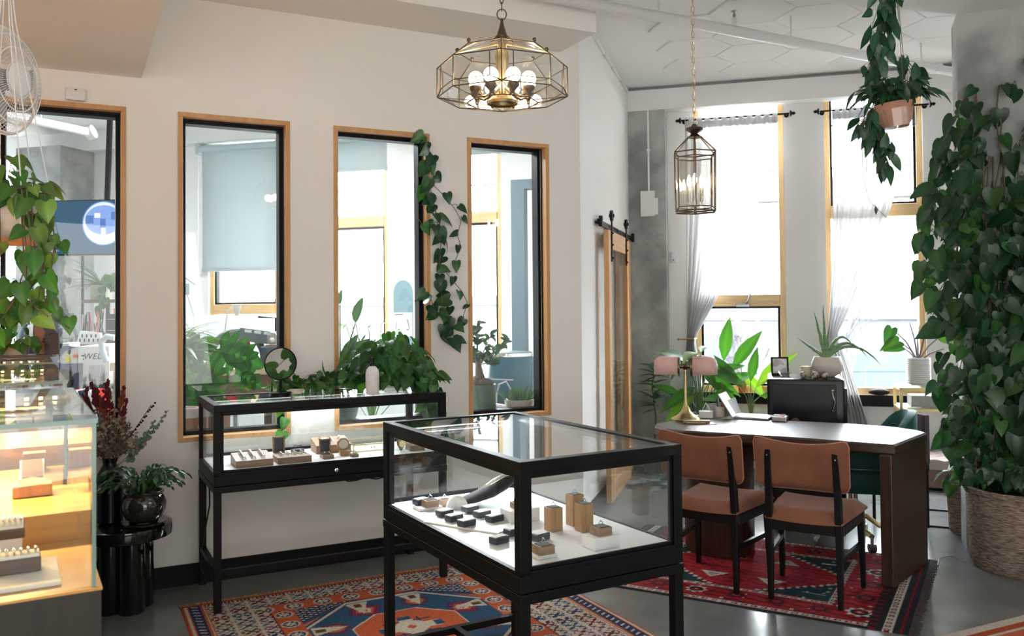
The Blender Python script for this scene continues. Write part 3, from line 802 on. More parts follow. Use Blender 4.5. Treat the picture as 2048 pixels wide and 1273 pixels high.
mb = MB(); mb.tube([(-.024, 0, .034), (-.022, 0, .052), (.022, 0, .052), (.024, 0, .034)], .0025, 6); mb.build('handle', M['blackgloss'], t)
# flat glass box with brass edges
t = thing('glass_jewellery_box', 'flat hinged glass box with brass edges at the middle of the rear case', 'glass box', rl(.80, .28), 27.3)
bx, by, bz = .24, .20, .042
mb = MB()
for z in (0.003, bz):
    for a, b in (((0, 0), (bx, 0)), ((bx, 0), (bx, by)), ((bx, by), (0, by)), ((0, by), (0, 0))): mb.bar((*a, z), (*b, z), .005)
for a in ((0, 0), (bx, 0), (bx, by), (0, by)): mb.bar((*a, 0), (*a, bz), .005)
mb.build('edging', M['goldleaf'], t)
mb = MB(); mb.box(0, bx, 0, by, .001, .004); mb.build('base_pad', M['white_tray'], t)
mb = MB(); mb.box(0.003, bx - .003, .003, by - .003, bz - .002, bz + .001); mb.build('lid_pane', M['caseglass'], t)
mb = MB(); mb.ball((.13, .08, .008), .006, 8, 5); mb.ball((.15, .085, .008), .006, 8, 5); mb.build('earring', M['steel'], t, smooth=True)
for k, (x, y) in enumerate(((1.06, .22), (1.09, .30))):
    t = thing('watch', 'gold wristwatch standing coiled at the right end of the rear case, %s' % ('nearer the glass' if k == 0 else 'farther back'), 'watch', rl(x, y), 27 + 30 * k, 'wristwatches')
    mb = MB(); mb.tube([(0, math.cos(a) * .024, .028 + math.sin(a) * .028) for a in [2 * math.pi * i / 16 for i in range(16)]], .006, 6, closed=True); mb.build('strap', M['oldbrass'], t, smooth=True)
    mb = MB(); mb.lathe([(.019, -.005), (.019, .005)], 18, M=Matrix.Translation((0, -.027, .04)) @ Matrix.Rotation(R(75), 4, 'X')); mb.build('dial', M['goldleaf'], t)
trayboard(rl(1.14, .20), 'small stepped wooden ring stand at the right end of the rear case', .09, .08, .03, 3, 1, tilt=.02)

# ---- on top of the rear case
TOPZ = 1.0405
t = thing('table_mirror', 'small round black-framed mirror on a stand on top of the rear case', 'mirror', RC(.40, .33, TOPZ), 6)
p0 = Vector((0, 0, 0))
mb = MB(); mb.lathe([(.062, 0), (.062, .014), (.058, .018), (.0, .018)], 28, cap=False); mb.build('base', M['black'], t, smooth=True)
mb = MB(); mb.tube([(0, 0, .016), (0, 0, .105)], .008); mb.build('stem', M['black'], t)
MX = Matrix.Translation((0, 0, .175)) @ Matrix.Rotation(R(-8), 4, 'Z') @ Matrix.Rotation(R(82), 4, 'X')
mb = MB(); mb.tube([MX @ Vector((math.cos(2 * math.pi * i / 40) * .088, math.sin(2 * math.pi * i / 40) * .088, 0)) for i in range(40)], .0042, 8, closed=True); mb.build('rim', M['black'], t, smooth=True)
mb = MB(); mb.lathe([(.086, -.002), (.086, .002)], 40, M=MX); mb.build('mirror_glass', mat('mirror', (.9, .9, .9), .01, metal=1), t)
t = thing('soap_bottle', 'pale speckled pump bottle with black pump on top of the rear case', 'bottle', RC(.86, .12, TOPZ), 27)
mb = MB(); mb.lathe([(.036, 0), (.038, .004), (.038, .115), (.034, .135), (.022, .150), (.016, .154), (.014, .158)], 28); mb.build('body', M['bottle'], t, smooth=True)
mb = MB(); mb.lathe([(.015, .156), (.015, .170), (.012, .174), (.005, .176), (.005, .196)], 16); mb.box(-.009, .009, -.012, .012, .194, .204, b=.003); mb.tube([(0, 0, .2), (-.012, -.03, .199)], .0035); mb.build('pump', M['blackgloss'], t, smooth=True)

def vine(mbl, mbs, pts, L, prof='heart', step=.06, hang=True, side=.5, jitter=.3, stemr=.0025, out=Vector((0, -1, 0)), fill=1.0, spread=.6):
    """leaves on short petioles along a stem"""
    pts = [Vector(p) for p in pts]
    mbs.tube(pts, stemr, 5)
    seg = [(pts[i + 1] - pts[i]).length for i in range(len(pts) - 1)]; tot = sum(seg); s = random.uniform(0, step); k = 0
    while s < tot:
        q = s; i = 0
        while q > seg[i] and i < len(seg) - 1: q -= seg[i]; i += 1
        p = pts[i].lerp(pts[i + 1], q / seg[i])
        if random.random() < fill:
            lat = Vector((random.uniform(-1, 1), random.uniform(-1, 1), 0)) * spread + out * random.uniform(.1, .5)
            pet = p + lat * L * random.uniform(.3, .6) + Vector((0, 0, random.uniform(-.01, .02)))
            mbs.tube([p, p.lerp(pet, .5) + Vector((0, 0, .01)), pet], stemr * .7, 4)
            l = L * random.uniform(.7, 1.2)
            d = Vector((lat.x * .6, lat.y * .6, -1 if hang else -.1)) + Vector((random.gauss(0, jitter), random.gauss(0, jitter), random.gauss(0, jitter)))
            mbl.leaf(pet, d, out + Vector((random.gauss(0, .45), random.gauss(0, .45), random.uniform(0, .5))), l, l * random.uniform(.75, .9) if prof == 'heart' else l * .38, prof)
        s += step * random.uniform(.7, 1.3); k += 1
def bunch(mbl, mbs, c, r, n, L, out, prof='heart', squash=.7, ratio=.82, hang=1.0, lo_=-.2):
    c = Vector(c)
    for k in range(n):
        a = random.uniform(0, 2 * math.pi); u = random.uniform(lo_, 1) ; ph = math.acos(max(-1, min(1, u)))
        rr = r * random.uniform(.55, 1.05)
        p = c + Vector((math.cos(a) * math.sin(ph), math.sin(a) * math.sin(ph), math.cos(ph) * squash)) * rr
        if k % 3 == 0: mbs.tube([c + (p - c) * .2, c + (p - c) * .7 + Vector((0, 0, .02)), p], .0018, 4)
        o = (p - c).normalized(); l = L * random.uniform(.65, 1.15)
        d = Vector((o.x, o.y, -.75 * hang)) + Vector((random.gauss(0, .35), random.gauss(0, .35), random.gauss(0, .3)))
        mbl.leaf(p, d, o + out * .4 + Vector((0, 0, .5)) + Vector((random.gauss(0, .3), random.gauss(0, .3), random.gauss(0, .2))), l, l * ratio, prof)
toC = lambda p: -Vector((p[0], p[1], 0)).normalized()

random.seed(21)
p = RC(1.02, .33, TOPZ)
t = thing('trailing_philodendron', 'bushy green philodendron in a white pot spilling over the rear display case', 'potted plant', p, 0)
mb = MB(); mb.lathe([(.10, 0), (.125, .02), (.14, .10), (.135, .125), (.125, .125), (.12, .11), (.0, .105)], 28, cap=False); mb.build('pot', M['whitepot'], t, smooth=True)
mb = MB(); ms = MB(); o_ = toC(p)
bunch(mb, ms, (0, 0, .13), .245, 190, .085, o_, squash=.85)
bunch(mb, ms, (-.06, -.03, .07), .25, 70, .085, o_, squash=.35)
bunch(mb, ms, (.10, -.02, .05), .24, 60, .085, o_, squash=.5)
for k in range(9):
    a = random.uniform(-.4, .9); c, s_ = math.cos(a), math.sin(a)
    z = random.uniform(.12, .2)
    e = Vector((.20 + .10 * random.random(), -.12 + .18 * random.random(), 0))
    vine(mb, ms, [(0.05, 0, z), (e.x * .7, e.y * .7, z + .03), (e.x, e.y, 0.02), (e.x * 1.10 + .04, e.y * 1.1, -.12 - .16 * random.random())], .075, step=.03, out=o_)
for k in range(7):
    vine(mb, ms, [(-.08, -.03, .09), (-.2 - .03 * k, -.07 - .02 * (k % 3), .08), (-.30 - .03 * k, -.10, .028)], .075, step=.035, out=Vector((0, -.5, 1)), hang=False)
mb.build('foliage', M['leaf'], t, smooth=True, auto=180); ms.build('stems', M['stem'], t)
# small pothos beside the mirror
p = RC(.50, .40, TOPZ)
t = thing('small_trailing_plant', 'small creeping plant in a shallow cream dish beside the round mirror', 'potted plant', p, 0)
mb = MB(); mb.lathe([(.045, 0), (.055, .03), (.05, .03), (.0, .028)], 20, cap=False); mb.build('dish', M['creampot'], t, smooth=True)
mb = MB(); ms = MB()
for a in ((-.16, -.06), (-.10, .04), (.12, .02), (.17, -.05), (.09, -.09), (-.05, -.09), (.2, .04), (.24, 0), (.3, .04)):
    vine(mb, ms, [(0, 0, .03), (a[0] * .5, a[1] * .5, .065), (a[0], a[1], .03)], .06, step=.035, out=Vector((0, -.6, .8)), hang=False)
vine(mb, ms, [(0, 0, .03), (.0, 0, .09), (-.02, -.01, .15)], .07, step=.04, out=o_)
vine(mb, ms, [(.1, 0, .03), (.13, 0, .09), (.15, -.01, .13)], .05, step=.04, out=o_)
mb.build('foliage', M['leaf'], t, smooth=True, auto=180); ms.build('stems', M['stem'], t)
# vine climbing the wall beside window 3
t = thing('wall_vine', 'heart-leaved vine climbing the oak casing of the third interior window', 'climbing plant', W1(1.60, -.03, 1.30), WA)
mb = MB(); ms = MB(); on = Vector((0, -1, 0))
def wv(pts, L=.085, step=.055, **k): vine(mb, ms, [(x - 1.60, -.03 - .015 * (i % 2), z - 1.30) for i, (x, z) in enumerate(pts)], L, step=step, out=on, spread=.8, jitter=.65, **k)
wv([(1.56, 2.60), (1.575, 2.5), (1.60, 2.38), (1.585, 2.26), (1.62, 2.15), (1.63, 2.05), (1.66, 1.95), (1.64, 1.80), (1.66, 1.72), (1.65, 1.62), (1.68, 1.5), (1.66, 1.38), (1.70, 1.30)], .095, .046)
wv([(1.60, 2.30), (1.68, 2.22), (1.76, 2.14), (1.79, 2.07), (1.77, 1.98), (1.79, 1.90), (1.76, 1.83), (1.75, 1.74)], .075, .085)
wv([(1.66, 1.78), (1.72, 1.70), (1.80, 1.62), (1.83, 1.55), (1.81, 1.47), (1.80, 1.40)], .07, .1)
wv([(1.57, 1.62), (1.60, 1.52), (1.66, 1.45), (1.73, 1.40), (1.74, 1.3)], .085, .04)
wv([(1.60, 2.05), (1.56, 2.0), (1.50, 2.08)], .09, .06)
mb.build('foliage', M['leafdark'], t, smooth=True, auto=180); ms.build('stems', M['stem'], t)
mb = MB(); ms = MB()
t = thing('hanging_leaf_sprig', 'short green sprig hanging behind the rear case against the wall', 'plant sprig', W1(.66, -.035, 1.04), WA)
vine(mb, ms, [(-.05, .0, .0), (0, 0, -.06), (.03, 0, -.15), (.02, 0, -.24), (.0, 0, -.30)], .085, step=.09, out=on)
mb.build('foliage', M['leafpothos'], t, smooth=True, auto=180); ms.build('stem', M['stem'], t)

# ---- side table with vase and pot
t = thing('side_table', 'round smoked green glass side table on clustered column legs', 'side table', (-1.985, 4.43, 0), 0)
mb = MB(); mb.lathe([(.205, .365), (.222, .372), (.226, .40), (.222, .428), (.205, .436), (.0, .436)], 48, cap=False); mb.lathe([(.0, .365), (.205, .365)], 48, cap=False); mb.build('top', M['smoke'], t, smooth=True)
for k in range(4):
    a = R(45 + 90 * k); mb = MB(); mb.lathe([(.062, 0), (.066, .006), (.066, .364)], 24, (math.cos(a) * .075, math.sin(a) * .075, 0)); mb.build('leg', M['smoke'], t, smooth=True)
p = (-2.06, 4.42, .4365)
t = thing('dark_glass_vase', 'dark glossy bottle vase on the side table', 'vase', p, 0)
mb = MB(); mb.lathe([(.048, 0), (.062, .012), (.064, .2), (.060, .25), (.040, .285), (.032, .30), (.038, .33), (.034, .33), (.028, .30)], 32, cap=False); mb.lathe([(0, .001), (.05, .001)], 32, cap=False); mb.build('body', M['blackgloss'], t, smooth=True)
random.seed(33)
t = thing('dried_bouquet', 'bouquet of dried crimson, rust and cream flowers in the dark vase', 'dried flowers', (p[0], p[1], p[2] + .26), 0)
def spray(n, r, h, h2, fn, seed):
    random.seed(seed); mb = MB()
    for k in range(n):
        a = random.uniform(0, 2 * math.pi); q = random.uniform(.15, 1) * r
        e = Vector((math.cos(a) * q + .0, math.sin(a) * q * .7, random.uniform(h, h2)))
        fn(mb, e)
    return mb
def grass(mb, e):
    b = Vector((random.uniform(-.02, .02), random.uniform(-.02, .02), 0)); m_ = b.lerp(e, .5) - Vector((e.x, e.y, 0)) * .15
    mb.tube([b, m_, e], .0012, 4)
    for q in range(16):
        f = random.uniform(.35, 1); c = m_.lerp(e, f); mb.leaf(c, (random.gauss(0, 1), random.gauss(0, 1), random.gauss(.5, .7)), (0, -1, .3), .022, .009, 'oval')
spray(60, .13, .10, .26, grass, 1).build('dried_grass', M['drybrown'], t)
def pale(mb, e):
    mb.tube([(0, 0, 0), Vector(e) * .5, e], .0012, 4)
    for q in range(16): mb.leaf(e + Vector((random.gauss(0, .02), random.gauss(0, .02), random.gauss(0, .02))), (random.gauss(0, 1), random.gauss(0, 1), random.gauss(0, 1)), (0, -1, .2), .02, .012, 'round')
spray(22, .14, .12, .30, pale, 2).build('cream_blossom', M['drycream'], t)
def plume(mb, e):
    mb.tube([(0, 0, 0), e * .5, e], .0016, 4); d = (e * 1).normalized() + Vector((random.gauss(0, .2), 0, 0))
    for q in range(26):
        f = random.uniform(0, .09); mb.leaf(e - d * .03 + d * f, d + Vector((random.gauss(0, .35), random.gauss(0, .35), random.gauss(0, .3))), (0, -1, 0), .035 * (1 - f * 5), .013, 'lance')
spray(13, .16, .26, .40, plume, 5).build('crimson_plume', M['redflower'], t)
spray(8, .14, .22, .38, plume, 8).build('rust_plume', M['orangeflower'], t)
mb = MB()
for k, e in enumerate((Vector((.30, .0, .31)), Vector((.24, -.02, .26)), Vector((-.06, 0, .38)), Vector((-.04, -.03, .30)), Vector((.2, 0, .2)))):
    pts = [Vector((0, 0, 0)), e * .5 - Vector((0, 0, .03)), e]; mb.tube(pts, .0015, 4)
    for q in range(22):
        f = .35 + .65 * q / 22; c = pts[1].lerp(e, max(0, (f - .5) * 2)); l = .032 * (1.25 - f * .8)
        mb.leaf(c, (random.gauss(0, 1), random.gauss(0, .5), random.gauss(0, 1)), (0, -1, .3), l, l * .9, 'round')
mb.build('eucalyptus', M['eucal'], t)
mb = MB(); mb.tube([(0, 0, 0), (.12, -.01, .2), (.22, -.02, .34)], .0018, 5)
for q in range(12): mb.ball((.14 + .009 * q, -.02, .22 + .0115 * q + random.uniform(-.006, .006)), .006, 6, 4)
mb.build('seed_twig', M['ebony'], t)

p = Vector((-1.872, 4.385, .4365))
t = thing('christmas_cactus', 'arching green cactus in a round glossy dark pot on the side table', 'potted plant', p, 0)
mb = MB(); mb.lathe([(.0, 0), (.092, 0), (.105, .008), (.108, .018), (.07, .016)], 36, cap=False); mb.build('saucer', M['potgloss'], t, smooth=True)
mb = MB(); mb.lathe([(.055, .016), (.085, .035), (.105, .075), (.108, .11), (.095, .145), (.088, .152), (.096, .162), (.096, .170), (.086, .170), (.08, .155)], 40, cap=False); mb.build('pot', M['potgloss'], t, smooth=True)
mb = MB(); mb.lathe([(.0, .155), (.084, .155)], 24, cap=False); mb.build('soil', M['soil'], t)
random.seed(4); mb = MB()
for k in range(64):
    a = random.uniform(0, 2 * math.pi); Lr = random.uniform(.08, .24); hz = random.uniform(.05, .16)
    pts = [Vector((math.cos(a) * .02, math.sin(a) * .02, .155))]
    nseg = 7
    for q in range(1, nseg + 1):
        f = q / nseg; pts.append(Vector((math.cos(a) * (.02 + Lr * f), math.sin(a) * (.02 + Lr * f) * .8, .155 + hz * math.sin(f * 2.4) - .02 * f)))
    for q in range(nseg):
        d = pts[q + 1] - pts[q]; mb.leaf(pts[q], d, (random.gauss(0, .4), -.5, 1), d.length * 1.15, .019, 'oval', bend=.1)
mb.build('foliage', M['leafdark'], t, smooth=True, auto=180)

# ---- wooden counter cases at the left
KC = frame(-.824, 1.712, FCR)
def counter(y0, y1, zb, zt, label, led=True):
    t = thing('counter_case', label, 'display counter', KC(0, y0), FCR, 'wooden display counters with glass boxes')
    D = y1 - y0; X = -1.15
    mb = MB(); mb.box(X, .010, -.010, D, zb - .005, zb); mb.build('counter_top', M['maple'], t)
    mb = MB(); mb.box(X + .02, .008, -.008, D - .01, 0, zb - .005); mb.build('cabinet', M['darkcab'], t)
    g = .007
    for nm, bx in (('glass_front', (X + .02, -.004, 0, g, zb, zt)), ('glass_side', (-.004 - g, -.004, g, D - .02, zb, zt)), ('glass_top', (X + .02, 0, 0, D - .02, zt, zt + g))):
        mb = MB(); mb.box(*bx); mb.build(nm, M['caseglass'], t)
    mb = MB(); mb.box(X + .02, .001, -.001, .002, zt - .001, zt + g + .001); mb.box(-.001, .002, 0, D - .02, zt, zt + g); mb.box(-.008, -.001, -.001, .0035, zb, zt); mb.box(X + .02, 0, D - .022, D - .019, zt, zt + g)
    mb.box(-.33, -.322, D * .55, D * .55 + .01, zb + .06, zt - .03)
    mb.build('glass_edge', M['greenedge'], t)
    mb = MB(); mb.box(X + .02, 0, D - .05, D - .03, zt - .03, zt - .002); mb.box(X + .02, -.01, D * .5, D * .5 + .02, zb, zb + .055); mb.box(X + .02, -.01, D * .5, D - .05, zb + .055, zb + .065); mb.build('riser', M['maple'], t)
    mb = MB(); mb.box(X + .02, -.012, D - .062, D - .05, zt - .02, zt - .010)
    mb.build('led_channel', M['goldleaf'], t)
    mb = MB()
    for k in range(24): mb.box(-.05 - k * .034, -.04 - k * .034, D - .068, D - .062, zt - .019, zt - .011)
    mb.build('led_strip', M['led'], t)
    return t
M['darkcab'] = wood('dark olive cabinet', (.009, .006, .002), (.020, .014, .005), 2, .45)
ct1 = counter(0, .84, .976, 1.298, 'wooden counter with a warm-lit glass box, nearest at the left')
ct2 = counter(1.09, 2.10, .976, 1.298, 'middle wooden counter with a glass box behind the nearest one')
ct3 = counter(2.19, 2.78, .976, 1.298, 'farthest wooden counter with a glass box, next to the wall')
for c_, yy in ((ct1, .45), (ct2, 1.6)):
    l = bpy.data.lights.new('case_led_light', 'AREA'); l.shape = 'RECTANGLE'; l.size = .9; l.size_y = .02; l.energy = 8; l.color = (1, .66, .27)
    o = bpy.data.objects.new('case_led_light', l); COL.objects.link(o); o.parent = c_; o.location = (-.52, .70, 1.28); o.rotation_euler = (R(-25), 0, 0)
KZ = .9765
def kc(x, y, z=KZ): return KC(x, y, z)
mb = MB(); mb.box(-.13, .13, -.10, .10, 0, .008, b=.002)
tag(mb.build('display_plate', M['pad'], loc=kc(-.19, .145), rotz=FCR), 'cream plate under the nearest ring boxes in the lit counter case', 'display plate')
t = thing('octagonal_ring_box', 'elongated octagonal wooden ring box nearest in the lit counter case', 'ring box', kc(-.24, .095, KZ + .0085), FCR)
oc = [(math.cos(R(22.5 + 45 * k)) * .045, math.sin(R(22.5 + 45 * k)) * .034) for k in range(8)]
mb = MB(); mb.prism(oc, 0, .026); mb.build('base', M['boxwood'], t, bevel=.002)
mb = MB(); mb.prism([(x * .72, y * .72) for x, y in oc], .0255, .027); mb.build('lining', M['velvetblack'], t)
mb = MB(); mb.tube([(math.cos(2 * math.pi * i / 14) * .010, 0, .036 + math.sin(2 * math.pi * i / 14) * .010) for i in range(14)], .002, 6, closed=True); mb.ball((0, 0, .048), .005); mb.build('ring', M['silver'], t, smooth=True)
def ringtray(p, label, rot=FCR, sx=.085, sy=.05, h=.03, n=6, stand=None):
    t = thing('ring_tray', label, 'ring tray', p, rot, 'dark ring trays in the lit counter case')
    MT = Matrix.Rotation(R(stand), 4, 'X') if stand else None
    mb = MB(); mb.box(-sx / 2, sx / 2, -sy / 2, sy / 2, 0, h, MT, b=.003); mb.build('body', M['walnutdark'], t)
    mb = MB(); mb.box(-sx / 2 + .003, sx / 2 - .003, -sy / 2 + .003, sy / 2 - .003, h, h + .006, MT); mb.build('pad', M['pad'], t)
    mb = MB()
    for k in range(n):
        x = (k - (n - 1) / 2) * sx / (n + .6); mb.ball((x, 0, h + .012), .006, 8, 5, (.6, 1.4, 1), M=MT)
    mb.build('rings', M['silver'], t, smooth=True); return t
M['walnutdark'] = wood('dark walnut', (.07, .04, .028), (.13, .08, .055), 0, .5, scale=9)
ringtray(kc(-.135, .165, KZ + .0085), 'dark ring tray lying on the cream plate in the lit counter case')
ringtray(kc(-.30, .19, KZ + .0085), 'dark ring tray at the left edge of the cream plate in the lit counter case')
ringtray(kc(-.155, .33, KZ + .05), 'dark ring tray raised and tilted toward the front glass', stand=18, sx=.07, h=.024)
mb = MB(); mb.box(-.03, .03, -.02, .02, 0, .05, b=.003); tag(mb.build('display_block', M['pad'], loc=kc(-.155, .33), rotz=FCR), 'cream block propping the tilted ring tray', 'display block')
t = thing('bangle_tray', 'low tray of gold bangles behind the tilted ring tray', 'jewellery tray', kc(-.24, .26), FCR)
mb = MB(); mb.box(-.05, .05, -.03, .03, 0, .02, b=.003); mb.build('body', M['boxwood'], t)
mb = MB()
for k in range(4): mb.tube([(-.035 + k * .023 + math.cos(2 * math.pi * i / 12) * .014, math.sin(2 * math.pi * i / 12) * .014, .024) for i in range(12)], .002, 5, closed=True)
mb.build('bangle', M['gold'], t)
for k, (x, y, L) in enumerate(((-.10, .68, 'back row stand with ring pad, right end of the nearest counter case'), (-.26, .66, 'back row stand with ring pad, second from the right in the nearest counter case'), (-.46, .68, 'back row stand with ring pad, third from the right in the nearest counter case'), (-.62, .66, 'back row stand with ring pad, left end of the nearest counter case'))):
    t = thing('pad_stand', L, 'jewellery stand', kc(x, y, KZ + .066), FCR, 'sloping pad stands at the back of the nearest counter case')
    mb = MB(); mb.box(-.045, .045, -.03, .03, 0, .03, b=.002); mb.build('block', M['pad' if k % 2 else 'boxwood'], t)
    MT = Matrix.Translation((0, .02, .03)) @ Matrix.Rotation(R(62), 4, 'X')
    mb = MB(); mb.box(-.028, .028, 0, .06, -.003, .003, MT); mb.build('pad', M['pad'], t)
    mb = MB(); mb.box(-.024, .024, .008, .056, .003, .016, MT); mb.build('ring_roll', M['walnutdark'], t)
    mb = MB(); mb.prism([(-.03, -.02), (0, .01), (.03, -.02)], .03, .045); mb.build('corner_wedge', M['goldleaf'], t)
for k in range(6):
    mb = MB(); mb.box(-.035, .035, -.03, .03, 0, .06, b=.003)
    o = mb.build('jewellery_block', M['pad' if k % 2 else 'boxwood'], loc=KC(-.08 - .15 * k, 1.5 + .1 * (k % 2), KZ), rotz=FCR)
    tag(o, '%s display block inside the middle counter case, %s from its right glass' % ('cream' if k % 2 else 'honey wood', ('first', 'second', 'third', 'fourth', 'fifth', 'sixth')[k]), 'display block', 'blocks in the middle counter case')

# hanging planter at the left
p = Vector((-1.735, 2.95, 1.765))
t = thing('hanging_planter', 'trailing pothos in a cream pot hung from cords at the far left', 'hanging plant', p, 0)
mb = MB(); mb.lathe([(.10, .0), (.125, .03), (.135, .14), (.13, .155), (.122, .155), (.118, .13)], 32, cap=False); mb.lathe([(0, .14), (.12, .14)], 20, cap=False); mb.build('pot', M['creampot'], t, smooth=True)
mb = MB(); mb.lathe([(.0, -.014), (.11, -.014), (.125, .0), (.125, .006), (.10, .0)], 32, cap=False); mb.build('saucer', M['terracotta'], t, smooth=True)
mb = MB()
for k in range(6):
    a = R(20 + 60 * k); mb.tube([(math.cos(a) * .128, math.sin(a) * .128, .0), (math.cos(a) * .14, math.sin(a) * .14, .15), (math.cos(a) * .03, math.sin(a) * .03, .75), (0, 0, 1.025)], .0022, 5)
mb.build('cord', M['paper'], t)
random.seed(9); mb = MB(); ms = MB(); o_ = toC(p)
bunch(mb, ms, (0, 0, .16), .17, 30, .068, o_, squash=.75, hang=.5, lo_=.1)
for k in range(8):
    a = random.uniform(-2.6, .3); r1 = random.uniform(.14, .22); c, s_ = math.cos(a), math.sin(a)
    L_ = random.uniform(.2, .36)
    vine(mb, ms, [(c * .08, s_ * .08, .16), (c * r1, s_ * r1, .15), (c * r1 * 1.1, s_ * r1, -.05), (c * r1 + random.uniform(-.1, .07), s_ * r1, -.05 - L_ * .6), (c * r1 + random.uniform(-.12, .1), s_ * r1, -L_)], .066, step=.095, out=o_, spread=.9)
for k in range(3):
    vine(mb, ms, [(.1, -.05, .1), (.17 + .02 * k, -.08, .06 - .05 * k), (.15 + .02 * k, -.1, -.15 - .06 * k), (.07 + .03 * k, -.1, -.22), (.06 + .04 * k, -.1, -.29)], .066, step=.10, out=o_, spread=.9)
mb.build('foliage', M['leafpothos'], t, smooth=True, auto=180); ms.build('stems', M['stem'], t)
# wall fan
p = Vector((-1.93, 3.26, 2.40))
t = thing('wall_fan', 'white caged fan high at the far left', 'fan', p, 0)
MX = Matrix.Rotation(R(86), 4, 'Z') @ Matrix.Rotation(R(90), 4, 'X')
mb = MB()
for r0, z in ((.205, -.0), (.20, .012), (.17, .045), (.12, .06), (.07, .066)): mb.tube([MX @ Vector((r0 * math.cos(2 * math.pi * i / 48), r0 * math.sin(2 * math.pi * i / 48), z)) for i in range(48)], .0028 if r0 < .2 else .004, 5, closed=True)
for k in range(72):
    a = 2 * math.pi * k / 72; mb.tube([MX @ Vector((r * math.cos(a), r * math.sin(a), z)) for r, z in ((.05, .068), (.12, .06), (.17, .045), (.20, .012), (.205, -.01), (.19, -.06), (.12, -.085), (.06, -.09))], .0011, 3)
mb.build('cage', M['whiteplastic'], t)
mb = MB(); mb.lathe([(0.0, .078), (.05, .076), (.064, .068), (.064, .06)], 32, cap=False, M=MX); mb.build('badge', M['paper'], t, smooth=True)
mb = MB()
for k in range(3):
    a0 = R(120 * k)
    pts = []
    for r, aa, zz in ((.03, -.3, -.01), (.10, -.35, -.02), (.17, -.3, -.02), (.185, .1, .0), (.17, .5, .02), (.10, .45, .02), (.03, .3, .01)): pts.append(MX @ Vector((r * math.cos(a0 + aa), r * math.sin(a0 + aa), zz)))
    mb.add([q for q in pts] + [q + (MX @ Vector((0, 0, .003))) for q in pts], [tuple(range(7)), tuple(range(13, 6, -1))] + [(i, (i + 1) % 7, 7 + (i + 1) % 7, 7 + i) for i in range(7)])
mb.lathe([(.04, -.03), (.04, .03)], 20, M=MX); mb.build('blade', M['greyplastic'], t)
mb = MB(); mb.lathe([(.055, -.16), (.06, -.08)], 20, M=MX); mb.tube([MX @ Vector((0, 0, -.12)), MX @ Vector((0, 0, -.20)), (p * 0) + Vector((-.28, .22, -.10)), W1(-.9, 0, 2.25) - p], .014); mb.build('wall_arm', M['whiteplastic'], t)

# ================================================================ lamps
def ringpts(R_, z, n=8, ph=0.0): return [Vector((R_ * math.cos(2 * math.pi * i / n + ph), R_ * math.sin(2 * math.pi * i / n + ph), z)) for i in range(n)]
def panels(mb, A, B):
    n = len(A); mb.add(list(A) + list(B), [(i, (i + 1) % n, n + (i + 1) % n, n + i) for i in range(n)])
def chain(mb, x, y, z0, z1, rr=.011, r=.0022, step=.03):
    z = z0; k = 0
    while z < z1:
        pts = []
        for i in range(12):
            a = 2 * math.pi * i / 12; u = math.cos(a) * rr * .62; v = math.sin(a) * (step * .5 + r * 1.6)
            pts.append((x + (u if k % 2 else 0), y + (0 if k % 2 else u), z + step * .5 + v))
        mb.tube(pts, r, 5, closed=True); z += step; k += 1
D_ = 3.5
c0 = atd(1005, 206, D_)
px2m = D_ / F
t = thing('chandelier', 'large octagonal clear glass and brass chandelier with round bulbs', 'chandelier', (c0.x, c0.y, c0.z), 0)
PH = -math.pi / 2 - math.atan2(c0.x, c0.y) * 0
zb, ze, zt2, zr = 0.0, 12 * px2m, 71 * px2m, 103 * px2m
R0, R1, R3 = 72 * px2m, 131 * px2m, 90 * px2m
A = ringpts(R0, zb, 8, PH); B = ringpts(R1, ze, 8, PH); Cc = ringpts(R1, zt2, 8, PH); Dd = ringpts(R3, zr, 8, PH); Ee = ringpts(.05, zr + 22 * px2m, 8, PH)
mb = MB(); panels(mb, A, B); panels(mb, B, Cc); panels(mb, Cc, Dd); panels(mb, Dd, Ee); mb.build('glass_panel', M['lampglass'], t)
mb = MB(); lead = .0025
for X, Y in ((A, B), (B, Cc), (Cc, Dd)):
    for i in range(8):
        mb.tube([X[i], Y[i]], lead, 6)
for X in (A, B, Cc, Dd):
    for i in range(8): mb.tube([X[i], X[(i + 1) % 8]], lead, 6)
for i in range(0, 8, 2):
    for j in (i - 1, i + 1):
        b0 = B[i].lerp(B[j % 8], .24); c1 = Cc[i].lerp(Cc[j % 8], .24); b1 = b0.lerp(c1, .2); c2 = b0.lerp(c1, .97)
        mb.tube([B[i], b1, c2], lead, 6)
        e0 = B[j % 8].lerp(Cc[j % 8], .2); mb.tube([b1, e0], lead * .8, 6)
        mb.tube([A[i].lerp(A[j % 8], .5), B[i]], lead * .6, 5)
mb.build('leading', M['oldbrass'], t, smooth=True)
mb = MB()
for q in Dd: mb.ball(q + Vector((0, 0, .010)), .0085, 10, 6); mb.tube([q, q + Vector((0, 0, .01))], .004)
mb.build('finial', M['oldbrass'], t, smooth=True)
zc = zr + 18 * px2m
mb = MB(); mb.lathe([(.052, zc - .004), (.048, zc + .006), (.022, zc + .03), (.012, zc + .06), (.006, zc + .085), (.006, zc + .10)], 24); mb.build('crown', M['oldbrass'], t, smooth=True)
mb = MB(); mb.lathe([(.062, -.006), (.066, .004), (.036, .03), (.028, .07), (.026, .16), (.03, .19), (.016, zc)], 28, cap=False)
for q in Dd[::2]: mb.tube([(0, 0, zc), q], .004, 6)
mb.build('column', M['brass'], t, smooth=True)
